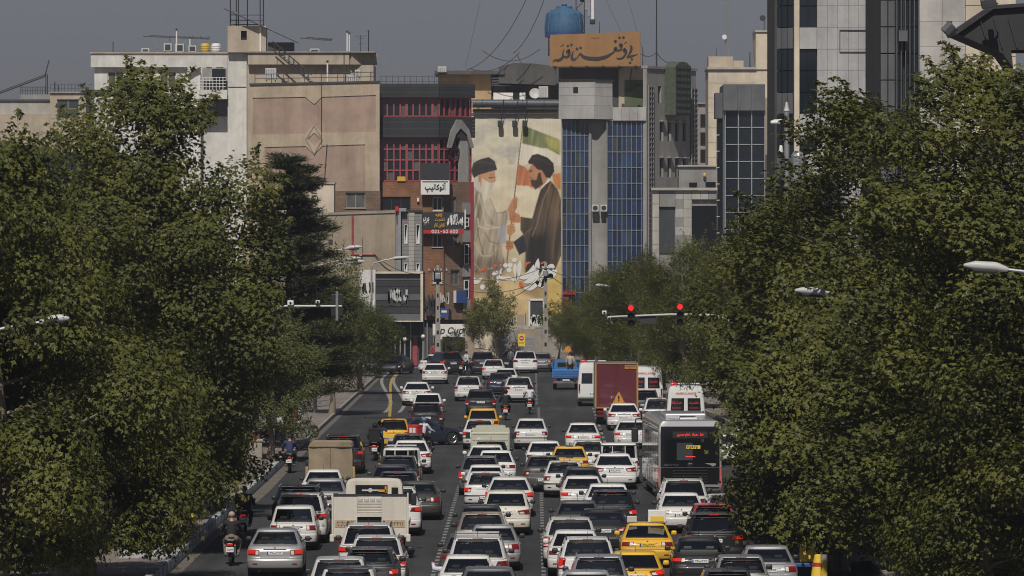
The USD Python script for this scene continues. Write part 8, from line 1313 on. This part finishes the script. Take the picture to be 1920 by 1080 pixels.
Yb = 172; X = PX(1534, Yb); s = Thing('bollard', 'tapered yellow bollard with a red band at the lower right kerb', 'bollard', base=(X, Yb, .0)); s.part('cone', lathe([(0,0),(.24,0),(.22,.06),(.12,.70),(.05,.73),(0,.73)], 'z', 18,(X, Yb, .13)), 'plate_yellow', smooth=40); s.part('red_band', lathe([(.165,.36),(.178,.36),(.160,.48),(.15,.48)], 'z', 18,(X, Yb, .13)), 'red_paint')
X = PX(1513,174); s = Thing('barrier', 'yellow plastic barrier board behind the tapered bollard', 'barrier', base=(X, 174,.13)); s.part('board', rbx(X - .22, X + .22,173.9,174.1,.5,1.25,.05), 'plate_yellow', smooth=40); s.part('blue_foot', rbx(X - .5, X + .35,173.7,174.2,.36,.49,.03), 'blue_panel', smooth=40); s.part('leg', cat(rod((X - .3,174,.1),(X - .3,174,.4),.04), rod((X + .2,174,.1),(X + .2,174,.4),.04)), 'dark_iron')
X = PX(1545,171); s = Thing('post', 'yellow and white painted post beside the tapered bollard', 'post', base=(X, 171,.13)); s.part('shaft', tube([(X, 171,.1),(X, 171,.7)], [.11,.10], 10), 'plate_yellow', smooth=40); s.part('pale_band', tube([(X, 171,.7),(X, 171,.9)], [.105,.10], 10), 'concrete', smooth=40)

usdkit.material(stage, '/World/Looks/haze_air', {'v': ('principled_volume', {'color': (.80,.86,.95), 'density': .00017, 'anisotropy': .3})}, [], volume='v.volume'); MATS['haze_air'] = UsdShade.Material.Get(stage, '/World/Looks/haze_air')
single('haze', bx(-905,905,-65,2505,-1.02,42), 'haze_air', 'thin pale summer haze over the whole street', None, kind='stuff')
# ---------------------------------------------------------------- traffic
for nm, c, m in (('white_paint', (.70,.70,.69),0),('white_paint_b', (.62,.62,.60),0),('white_paint_c', (.66,.655,.625),0),('cream_car_paint', (.66,.63,.55),0),('silver_paint', (.40,.405,.415),.45),('grey_paint', (.16,.165,.175),.4),('dark_grey_paint', (.06,.062,.067),.35),('black_paint', (.012,.012,.014),.0),('navy_paint', (.022,.030,.052),.3),('beige_paint', (.33,.30,.25),.35),('yellow_paint', (.70,.40,.025),0),('green_grey_paint', (.065,.066,.056),.35),('brown_grey_paint', (.11,.105,.10),.35),('maroon_paint', (.115,.022,.030),0),('red_car_paint', (.36,.03,.03),0),('ochre_paint', (.42,.22,.05),0),('blue_truck_paint', (.04,.16,.42),0),('bus_silver', (.44,.44,.45),.5),('pale_green_cream', (.50,.50,.40),0),('ochre_metal', (.38,.29,.13),0)): paint(nm, c, m, dirt=.25 if max(c) > .3 else .07)
def C(kind, col, lit, u, v, label, **o): put_car(kind, col, lit, u, v, label, **o)
def taxi_sign(t, K): s = t.part('roof_sign', rbx(-.62,-.30,1.5,1.72, K['H'] + .0, K['H'] + .20,.02), 'white_metal'); t.part('roof_sign', rbx(.05,.62,1.45,1.72, K['H'] + .0, K['H'] + .40,.02), 'sign_white'); t.part('sign_panel', bx(.12,.56,1.435,1.449, K['H'] + .04, K['H'] + .20), 'plate_yellow')
def blue_stripe(t, K): t.part('blue_stripe', cat(rbx(-.15,.15, K['yrr'] + .02, K['yrf'] - .1, K['H'] + .008, K['H'] + .018,.004), bx(-.15,.15,.25,.75, K['zb'] + .004, K['zb'] + .02)), 'blue_panel')
def roof_bars(t, K):
    for y in (K['yrr'] + .3, K['yrf'] - .2): t.part('roof_bar', bx(-.62,.62, y, y + .06, K['H'] + .06, K['H'] + .10), 'white_metal')
def bed_rail(t, K): t.part('bed_rail', cat(rod((-.8,.3,1.62),(.8,.3,1.62),.03), *[rod((x, .3,1.0),(x, .3,1.62),.025) for x in (-.8,.8)], rod((-.8,.3,1.62),(-.8,1.9,1.62),.025), rod((.8,.3,1.62),(.8,1.9,1.62),.025)), 'dark_iron')
TN = dict(tint='glass_tint')
# left lanes
C('modern_saloon', 'silver_paint', 1,515,993, 'silver saloon nearest the camera at the left kerb, plate between lit lamps', lights='block', W=1.72, L=4.4, plate=('trunk', .76))
C('small_saloon', 'white_paint', 0,549,950, 'small white saloon with grey bumper just ahead of the silver saloon', trim='black_plastic')
C('sport_utility', 'white_paint', 1,560,929, 'white sport utility with black rear window ahead of the small white saloon', **TN); C('sport_utility', 'navy_paint', 0,557,913, 'dark navy sport utility whose roof shows above the white one at the left', **TN)
C('modern_saloon', 'silver_paint', 2,606,899, 'silver saloon with a blue tinted rear window left of the white recovery truck', plate_no='p3'); C('classic_saloon', 'white_paint', 0,604,881.7, 'white saloon right behind the canvas covered pickup'); C('sport_utility', 'black_paint', 1,641,818, 'black sport utility with lit brake lights ahead of the canvas pickup', **TN)
C('hatchback', 'yellow_paint', 0,738,787, 'yellow taxi half hidden behind the black motorcycle at the left', H=1.48, **TN)
C('hatchback', 'dark_grey_paint', 0,764,816, 'dark grey hatchback behind the delivery rider with the red box'); C('modern_saloon', 'white_paint', 0,770,827, 'white saloon behind the dark grey hatchback right of the roof rack pickup'); C('pickup_cab', 'white_paint', 0,748,846, 'white pickup with a roof bar and three pane rear window in the left lanes', extra=(roof_bars,)); C('tall_hatchback', 'dark_grey_paint', 0,746,857, 'dark hatchback close behind the white pickup with the roof bar', rails=False); C('classic_saloon', 'dark_grey_paint', 0,731,872.6, 'dark grey saloon ahead of the black hatchback with a lit high brake lamp', **TN); C('tall_hatchback', 'navy_paint', 1,744,889, 'blue black hatchback with a lit high brake lamp behind the recovery truck cab', rails=False, **TN)
C('classic_saloon', 'green_grey_paint', 0,783,904, 'dark green grey saloon right of the white recovery truck', lights='block'); C('sport_utility', 'white_paint', 1,740,916, 'white sport utility squeezed in just right of the recovery truck', lights='high')
C('sport_utility', 'white_paint', 1,683,999, 'white sport utility with roof rails right behind the recovery truck', rail='dark_iron', **TN); C('tall_hatchback', 'white_paint', 1,704,1011, 'white hatchback with lit lamps between the two behind the recovery truck'); C('hatchback', 'dark_grey_paint', 1,692,1030, 'dark hatchback with a bright high brake lamp at the bottom left', plate_no='p2'); C('tall_hatchback', 'white_paint', 1,632,1054, 'white hatchback cut by the bottom edge beside the silver saloon', rails=False); C('tall_hatchback', 'white_paint', 0,651,1067, 'white hatchback with a black roof at the bottom edge', roof='black_paint', rails=False)
# middle lane, front to back
C('hatchback', 'white_paint', 1,899,788, 'white hatchback ahead of the pale pickup, just right of the crossing blue saloon'); C('hatchback', 'navy_paint', 0,921,826, 'dark navy hatchback close behind the pale cream pickup', **TN); C('modern_saloon', 'white_paint', 0,911,838, 'white saloon behind the navy hatchback in the middle lane', **TN); C('classic_saloon', 'white_paint', 0,930,846, 'white saloon with slim red lamps in the middle, right of the grey crossover', plate_no='p2'); C('tall_hatchback', 'grey_paint', 1,899,862, 'grey crossover with lit left lamp behind the white saloon in the middle lane', **TN); C('classic_saloon', 'white_paint', 0,911,873, 'white saloon between the grey crossover and the white hatchback', **TN); C('hatchback', 'white_paint', 1,910,889, 'white hatchback with two headrests showing ahead of the cream saloon')
C('modern_saloon', 'white_paint', 1,955,896, 'white saloon just ahead of the cream white saloon in the middle'); C('tall_saloon', 'cream_car_paint', 0,948,921.7, 'cream white saloon with tall lamps in the middle of the queue', lights='slant', W=1.72); C('classic_saloon', 'dark_grey_paint', 0,900,948, 'dark grey saloon left of the cream white saloon'); C('tall_hatchback', 'beige_paint', 0,903,969, 'beige grey hatchback with rounded rear behind the dark grey saloon', rails=False); C('classic_saloon', 'silver_paint', 0,925,986, 'silver saloon with a shiny boot lid behind the beige hatchback', lights='block', plate_no='p3'); C('classic_saloon', 'brown_grey_paint', 0,877,1003, 'brownish grey saloon at the dashed line left of the silver saloon'); C('sport_utility', 'white_paint', 0,893,1021.7, 'white sport utility with roof bars near the bottom centre', extra=(roof_bars,)); C('classic_saloon', 'white_paint', 0,877,1043, 'white saloon whose driver leans out at the bottom centre'); C('modern_saloon', 'grey_paint', 0,917,1066, 'grey saloon cut by the bottom edge at the centre')
# right of the dotted line
C('round_saloon', 'white_paint', 0,995,786, 'white round tailed saloon alone in front of the white shirted motorcyclist'); C('classic_saloon', 'white_paint', 1,1093,794, 'white saloon with a bright rear window in the middle right lane', plate_no='p3'); C('classic_saloon', 'white_paint', 0,1022,828, 'white saloon left of the blue striped taxi'); C('classic_saloon', 'yellow_paint', 0,1068,838, 'yellow taxi with a blue stripe along its roof', extra=(blue_stripe,)); C('hatchback', 'white_paint', 0,1103,828, 'white hatchback hidden between the striped taxi and the white pickup'); C('pickup_cab', 'white_paint', 0,1162,832, 'white pickup with a black bed rail left of the bus', extra=(bed_rail,)); C('hatchback', 'brown_grey_paint', 0,1018,857, 'brownish grey hatchback behind the white saloon left of the taxi'); C('hatchback', 'white_paint', 0,1058,870, 'white hatchback with oval red lamps right of the brownish grey one', plate_no='p3'); C('modern_saloon', 'white_paint', 0,1153,852, 'large white saloon with slanted red lamps left of the bus', **TN); C('classic_saloon', 'dark_grey_paint', 0,1092,877, 'dark grey saloon just left of the large white saloon'); C('classic_saloon', 'white_paint', 1,1093,894, 'white saloon behind the dark grey one, left of the black hatchback'); C('modern_saloon', 'white_paint', 0,1140,909, 'white saloon hidden behind the black hatchback with the blue glass'); C('hatchback', 'black_paint', 1,1148,922, 'black hatchback with a broad dark blue window and lit right lamp', H=1.5, W=1.72); C('classic_saloon', 'brown_grey_paint', 1,1083,940, 'brownish grey saloon left of the black hatchback with the blue glass'); C('modern_saloon', 'black_paint', 1,1132,956, 'glossy black saloon with lit lamps left of the front taxis'); C('tall_hatchback', 'white_paint', 1,1071,981, 'white hatchback with black mirrors behind the brownish grey saloon', rail='black_plastic'); C('classic_saloon', 'white_paint', 0,1078,996, 'white saloon between two white hatchbacks at the lower right', **TN); C('tall_hatchback', 'white_paint', 1,1103,1015, 'white hatchback with tall red lamps and roof bars at the lower right', rail='black_plastic', plate_no='p2'); C('tall_hatchback', 'silver_paint', 0,1125,1054, 'silver estate with roof bars at the bottom right of the centre'); C('classic_saloon', 'silver_paint', 0,1101,1072, 'silver saloon cut by the bottom edge right of the centre')
C('classic_saloon', 'yellow_paint', 0,1214,981, 'yellow taxi with two sign boxes on its roof', extra=(taxi_sign,), plate_mat='plate_yellow', **TN); C('classic_saloon', 'yellow_paint', 2,1193,1040, 'yellow taxi at the bottom edge, in front of the one with roof signs', lights='slant', **TN); C('classic_saloon', 'black_paint', 1,1313,1009, 'black saloon with pale headrests right of the yellow taxis', seats='seat_beige', lights='slim'); C('sport_utility', 'black_paint', 1,1340,965, 'black sport utility with wide red lamps at the right', **TN); C('hatchback', 'red_car_paint', 0,1338,947, 'red roofed car almost hidden ahead of the black sport utility'); C('classic_saloon', 'white_paint', 2,1280,929, 'white saloon behind the bus with a plate under its boot line', plate=('trunk', .66)); C('classic_saloon', 'dark_grey_paint', 0,1298,914, 'dark grey car roof just behind the bus'); C('sport_utility', 'white_paint', 0,1283,901, 'white sport utility right against the back of the bus', **TN); C('tall_hatchback', 'white_paint', 0,1372,938, 'white car beside the black sport utility under the overhanging leaves', rails=False); C('classic_saloon', 'silver_paint', 0,1442,1025, 'pale silver saloon under the tree at the right kerb', lights='block'); C('hatchback', 'silver_paint', 1,1391,1045, 'blue silver hatchback at the bottom right with a lit right lamp'); C('hatchback', 'dark_grey_paint', 0,1365,1071, 'dark car roof at the bottom edge below the blue silver hatchback')
# further up the road
C('modern_saloon', 'white_paint', 0,1172,757, 'white sport saloon behind the maroon lorry', plate=('trunk', .72), **TN); C('classic_saloon', 'white_paint', 1,1184,789, 'white saloon half hidden beside the front of the bus'); C('sport_utility', 'dark_grey_paint', 0,1212,738, 'dark car between the maroon lorry and the ambulance ahead of the bus', **TN); C('sport_utility', 'white_paint', 0,1235,748, 'white car just left of the ambulance ahead of the bus'); C('classic_saloon', 'white_paint', 0,1368,815, 'white car glimpsed through leaves right of the bus')
C('small_saloon', 'yellow_paint', 0,905,767, 'yellow taxi beside the black clad motorcyclist in the middle of the road', W=1.7, L=4.3, **TN); C('tall_saloon', 'black_paint', 0,901,731, 'black saloon with tall red lamps in the middle of the road', **TN); C('tall_hatchback', 'white_paint', 0,878,707, 'white crossover ahead of the black saloon with tall lamps', **TN); C('classic_saloon', 'white_paint', 0,948,691, 'white saloon ahead of the navy saloon far up the road'); C('modern_saloon', 'navy_paint', 0,938,699, 'navy saloon left of the white crossover far up the road', **TN); C('sport_utility', 'white_paint', 0,973,708, 'white crossover with a dark lower bumper far up the road', H=1.58); C('hatchback', 'white_paint', 2,925,675, 'small white hatchback turning far up the road', lights='oval'); C('sport_utility', 'black_paint', 0,905,661, 'black sport utility ahead of the small white hatchback at the junction', **TN); C('sport_utility', 'black_paint', 1,851,661, 'black sport utility turning left at the junction', heading=-.35, **TN); C('hatchback', 'black_paint', 0,951,659, 'black car waiting behind the pedestrian at the junction', heading=.5, **TN); C('sport_utility', 'white_paint', 0,985,659, 'white sport utility at the junction before the yellow road sign', **TN); C('modern_saloon', 'grey_paint', 0,1015,662, 'grey saloon at the far right of the junction', **TN); C('modern_saloon', 'white_paint', 0,803,665, 'white coupe turning at the junction behind the dark oncoming saloon', heading=.35, **TN); C('modern_saloon', 'black_paint', 0,757,664, 'dark saloon facing the camera at the far left kerb', heading=math.pi + .25, **TN); C('modern_saloon', 'white_paint', 0,815,682, 'white saloon with a black lower bumper at the end of the yellow line', **TN); C('modern_saloon', 'white_paint', 0,781,717, 'white saloon with black mirrors beside the yellow line', plate_no='p2', **TN); C('tall_saloon', 'white_paint', 0,801,738, 'white saloon ahead of the black hatchback right of the yellow line', **TN); C('tall_hatchback', 'black_paint', 0,799,757, 'black hatchback with a red strip behind the white saloon', rails=False, **TN); C('hatchback', 'black_paint', 0,636,672, 'black car parked in the shade under the far left trees', **TN); C('classic_saloon', 'navy_paint', 0,712,834.5, 'dark blue saloon crossing the road sideways in front of the queue', heading=math.radians(68), by='g', seats='seat_beige')
# keep bumpers apart: the farther car gives way, by as little as needed
FIXED = []
def fixed(u, v_ground, L, W, dy=0): Y = GY(v_ground) + dy; FIXED.append(dict(X=PX(u, Y), Y=Y, L=L, W=W, fixed=True)); return PX(u, Y), Y
bus_at = fixed(1294,940,12.2,2.6); truck_at = fixed(1156,797,7.6,2.4); tow_at = fixed(694,1048,6.3,2.5); canvas_at = fixed(619,934,5.0,1.8); blue_at = fixed(1061,731,5.0,1.8); cream_at = fixed(919,886,5.0,1.7); amb1_at = fixed(1114,762,6.0,2.0); amb2_at = fixed(1286,820,6.0,2.0); amb3_at = fixed(1212,772,6.0,2.0)
ALL = CARS + FIXED
for c in CARS: c['Y_'] = c['Y']
for _ in range(60):
    moved = False
    for a in ALL:
        for b in ALL:
            if a is b or b.get('fixed') and a.get('fixed') or b['Y'] < a['Y']: continue
            if abs(math.sin(a.get('head', 0))) > .3 or abs(math.sin(b.get('head', 0))) > .3: continue
            if abs(a['X'] - b['X']) < (a['W'] + b['W']) / 2 + .08 and b['Y'] < a['Y'] + a['L'] + .45:
                need = a['Y'] + a['L'] + .45 - b['Y']; side = (a['W'] + b['W']) / 2 + .1 - abs(a['X'] - b['X'])
                if side < .5 and side < need * .5:
                    sgn = 1 if b['X'] > a['X'] else -1
                    for o, s_ in ((b, sgn),(a, -sgn)):
                        if not o.get('fixed'): o['X'] += s_ * side * .52
                elif not b.get('fixed'): b['Y'] += min(need, .6)
                else: a['Y'] -= min(need, .6)
                moved = True
    if not moved: break
for c in CARS:
    if abs(c['Y'] - c['Y_']) > 4 and '-v' in sys.argv: print('moved', round(c['Y'] - c['Y_'], 1), c['label'])
    ref(c['name'], c['proto'], c['label'], {'hatchback': 'hatchback', 'sport_utility': 'sport utility', 'pickup': 'pickup', 'saloon_car': 'car'}[c['name']], (c['X'], c['Y'], 0),-(c['head'] + float(RNG.uniform(-.012,.012))))
van('white ambulance van with a blue star on its rear window left of the maroon lorry', *amb1_at, words=False); van('white ambulance with red lettering on dark rear windows just ahead of the bus', *amb2_at, bar=True); van('white ambulance mostly hidden behind the maroon lorry', *amb3_at, bar=False)
bus('silver city bus with a black rear and red destination lettering', *bus_at, head=-.035); box_truck('maroon box lorry with an orange warning triangle on its doors', *truck_at); tow_truck('cream white recovery truck with two upright ramps at its rear', *tow_at); canvas_truck('small lorry under a tan canvas cover', *canvas_at)
open_truck('blue pickup truck with an open bed carrying a standing person', *blue_at, 'blue_truck_paint', 'blue_truck_paint', 1.78,1.35, True); open_truck('pale cream pickup with a high ribbed bed in the middle lane', *cream_at, 'pale_green_cream', 'pale_green_cream', 1.66,1.78)
v_ = Thing('van', 'white van with a red strip parked under the right trees', 'van', base=(PX(1587,178),178,0), local=True); sh_ = Shell([(.3,.1),(.5,0),(1.2,0),(1.95,.12)], [(.3,4.4),(1.0,4.3),(1.95,3.3)], [(.3,.82),(1.1,.85),(1.95,.72)], [(0,.15)], [(0,.4)], 4); v_.part('body', unsolid(solid(loft(sh_, [.3,.5,.8,1.1,1.4,1.7,1.88,1.95], top=[(.1,.03)]))), 'white_paint', smooth=30); v_.part('rear_window', sh_.patch([(tx(-.8,4),1.2),(tx(.8,4),1.2),(tx(.8,4),1.7),(tx(-.8,4),1.7)], 5,3,.01,.02), 'dark_pane'); v_.part('red_strip', sh_.patch([(tx(-.3,4),1.76),(tx(.8,4),1.76),(tx(.8,4),1.83),(tx(-.3,4),1.83)], 4,1,.012,.02), 'red_print')
for s in (-1,1):
    v_.part('tail_light', sh_.patch([(tx(s * .9 - .05,4),.7),(tx(s * .9 + .05,4),.7),(tx(s * .9 + .05,4),1.1),(tx(s * .9 - .05,4),1.1)], 2,2,.015,.02), 'red_lens')
    for y in (.9,3.4): wheel(v_, s * .74, y, .32,.2, s)
# motorcycles and people
plain('cloth_black', (.014,.014,.016),.9); plain('cloth_navy', (.028,.040,.105),.9); plain('cloth_white', (.55,.56,.62),.85); plain('cloth_grey', (.10,.105,.12),.9); plain('cloth_beige', (.42,.36,.27),.9); plain('cloth_khaki', (.20,.16,.11),.9); plain('cloth_blue', (.085,.13,.26),.9); plain('cloth_red', (.30,.05,.06),.9); plain('helmet_black', (.012,.012,.013),.2, coat=.5); plain('helmet_blue', (.10,.17,.30),.5); plain('cloth_jeans', (.05,.07,.12),.9); plain('moto_red', (.22,.02,.02),.3, coat=.5); plain('moto_black', (.012,.012,.013),.3, coat=.5); plain('moto_blue', (.03,.06,.2),.3, coat=.5); plain('light_hair', (.36,.29,.22),.9)
def rode(u, v, blab, rlab, shirt, tr, colour='moto_black', helmet=None, head=0.0, hair='hair', box=None, sleeves='long'):
    Y = GY(v) + .55; X = PX(u, Y); motorcycle(blab, (X, Y, 0), head, colour); person(rlab, (X, Y, .0), head, rider_pose(), shirt, tr, helmet=helmet, hair=hair, sleeves=sleeves)
    if box:
        blabel, bmat, dz = box; s = Thing('delivery_box', blabel, 'box', base=(X, Y, .87), rot=-head, local=True); s.part('box', rbx(-.27,.27,-.88,-.38,.0, dz, .03), bmat, smooth=30); s.part('lid', rbx(-.28,.28,-.89,-.37, dz - .10, dz + .02,.02), bmat, smooth=30); return s, X, Y
rode(434,1061, 'motorcycle with a white plate at the left kerb, nearest the camera', 'rider in a dark jacket and khaki trousers on the nearest motorcycle', 'cloth_black', 'cloth_khaki', 'moto_red', hair='light_hair')
s, X, Y = rode(458,1003, 'motorcycle in the tree shadow at the left kerb, second from the camera', 'rider in black seen from behind in the tree shadow', 'cloth_black', 'cloth_black', box=('black delivery box with a faint red mark behind the rider in the shadow', 'cloth_black', .55)); s.part('red_mark', mv(lathe([(0,-.01),(.12,-.01),(.12,0),(0,0)], 'y', 16),0,-.881,.32), 'maroon_paint')
rode(543,887, 'motorcycle ridden in the left lane beside the parked motorcycles', 'rider in a blue jacket in the left lane', 'cloth_navy', 'cloth_black', 'moto_red')
s, X, Y = rode(703,864, 'heavily loaded black motorcycle beside the black sport utility', 'rider all in black on the loaded motorcycle', 'cloth_black', 'cloth_black', helmet='helmet_black', box=('large black delivery box on the loaded motorcycle', 'cloth_black', .62)); single('black_board', mv(rotz(rbx(-.62,.62,-.25,.25,0,.07,.02),.15), X + .10, Y + 1.15,1.92), 'black_plastic', 'flat black board carried above the loaded motorcycle', 'board', smooth=30); Y += 1.6; person('person in a white shirt walking beyond the loaded motorcycle', (PX(712, Y), Y, 0),0, stand_pose(1.76, 'up'), 'cloth_white', 'cloth_black')
s, X, Y = rode(792,850, 'motorcycle with a red box in front of the crossing blue saloon', 'rider in a pale shirt and blue cap leaning on the red box motorcycle', 'cloth_white', 'cloth_black', helmet='helmet_blue', head=.55, box=('red delivery box with white marks behind the pale shirted rider', 'red_print', .48)); s.part('white_mark', cat(*[bx(-.17 + k * .19,-.02 + k * .19,-.892,-.882,.12,.36) for k in range(2)]), 'sign_white')
rode(948,788, 'motorcycle between the yellow taxi and the round tailed white saloon', 'rider in black beside the yellow taxi in mid road', 'cloth_black', 'cloth_black', helmet='helmet_black'); rode(950,755, 'motorcycle just ahead of the black clad rider in mid road', 'rider in a grey jacket ahead of the black clad one', 'cloth_grey', 'cloth_black', helmet='helmet_black'); rode(993,777, 'motorcycle behind the white crossover with a dark bumper', 'rider in a white shirt with a strap across his back', 'cloth_white', 'cloth_black', helmet='helmet_black')
Y = GY(697); person('pedestrian in a grey blue shirt crossing before the far black car', (PX(958, Y), Y, 0),.6, stand_pose(1.74), 'cloth_grey', 'cloth_black'); Y = blue_at[1] + .9; person('person in a beige shirt standing in the bed of the blue pickup', (PX(1069, Y), Y, .80),.2, stand_pose(1.70), 'cloth_beige', 'cloth_black'); Y = 175; person('person in a blue jacket looking at a phone at the lower right', (PX(1571, Y), Y, .13),2.9, stand_pose(1.74, 'phone', bend=.03), 'cloth_blue', 'cloth_jeans'); Y = 449.5; person('small figure in red by the left concrete pole at the shops', (PX(813, Y), Y, .13),2.5, stand_pose(1.66), 'cloth_red', 'cloth_black')
Y = GY(703); motorcycle('motorcycle parked beside the turning black sport utility at the junction', (PX(876, Y), Y, 0),.5, 'moto_black'); person('person in a white shirt standing by the parked motorcycle at the junction', (PX(874, Y + 2), Y + 2,0),1.0, stand_pose(1.72), 'cloth_white', 'cloth_black')
for u, v, hd, col, lb in ((500,836,.9, 'moto_blue', 'parked motorcycle under a blue cover side at the left kerb, first in the row'),(518,838,1.1, 'moto_red', 'parked motorcycle with a red seat at the left kerb, second in the row'),(540,828,1.25, 'moto_black', 'parked black motorcycle at the left kerb, third in the row'),(562,822,1.4, 'moto_black', 'parked motorcycle at the far end of the row, front wheel towards the road')): Y = GY(v) + .6; motorcycle(lb, (PX(u, Y), Y, 0), hd, col)
for u, v, hd, sh, lb in ((524,826,1.2, 'cloth_white', 'person in a pale shirt standing among the parked motorcycles'),(552,818,-1.0, 'cloth_red', 'person in a reddish top under the leaves by the parked motorcycles'),(560,812,2.0, 'cloth_white', 'person in white at the far end of the parked motorcycles')): Y = GY(v); person(lb, (PX(u, Y), Y, .0), hd, stand_pose(1.70), sh, 'cloth_black')
c_ = [c for c in CARS if 'driver leans out' in c['label']][0]; x, y = c_['X'], c_['Y']
P_ = stand_pose(1.7); P_ = {k: (v[0], v[1], v[2] - .52) for k, v in P_.items()}
for k in ('hip', 'knee', 'ankle'):
    for q in 'lr': a = P_[q + k]; P_[q + k] = (a[0], {'hip': .05, 'knee': .42, 'ankle': .5}[k], {'hip': .42, 'knee': .46, 'ankle': .14}[k])
P_['lelbow'] = (-.46,.12,.86); P_['lwrist'] = (-.50,.30,.98)
person('driver leaning an elbow out of the white saloon at the bottom centre', (x - .52, y + c_['L'] * .44,.10),0, P_, 'cloth_white', 'cloth_black')
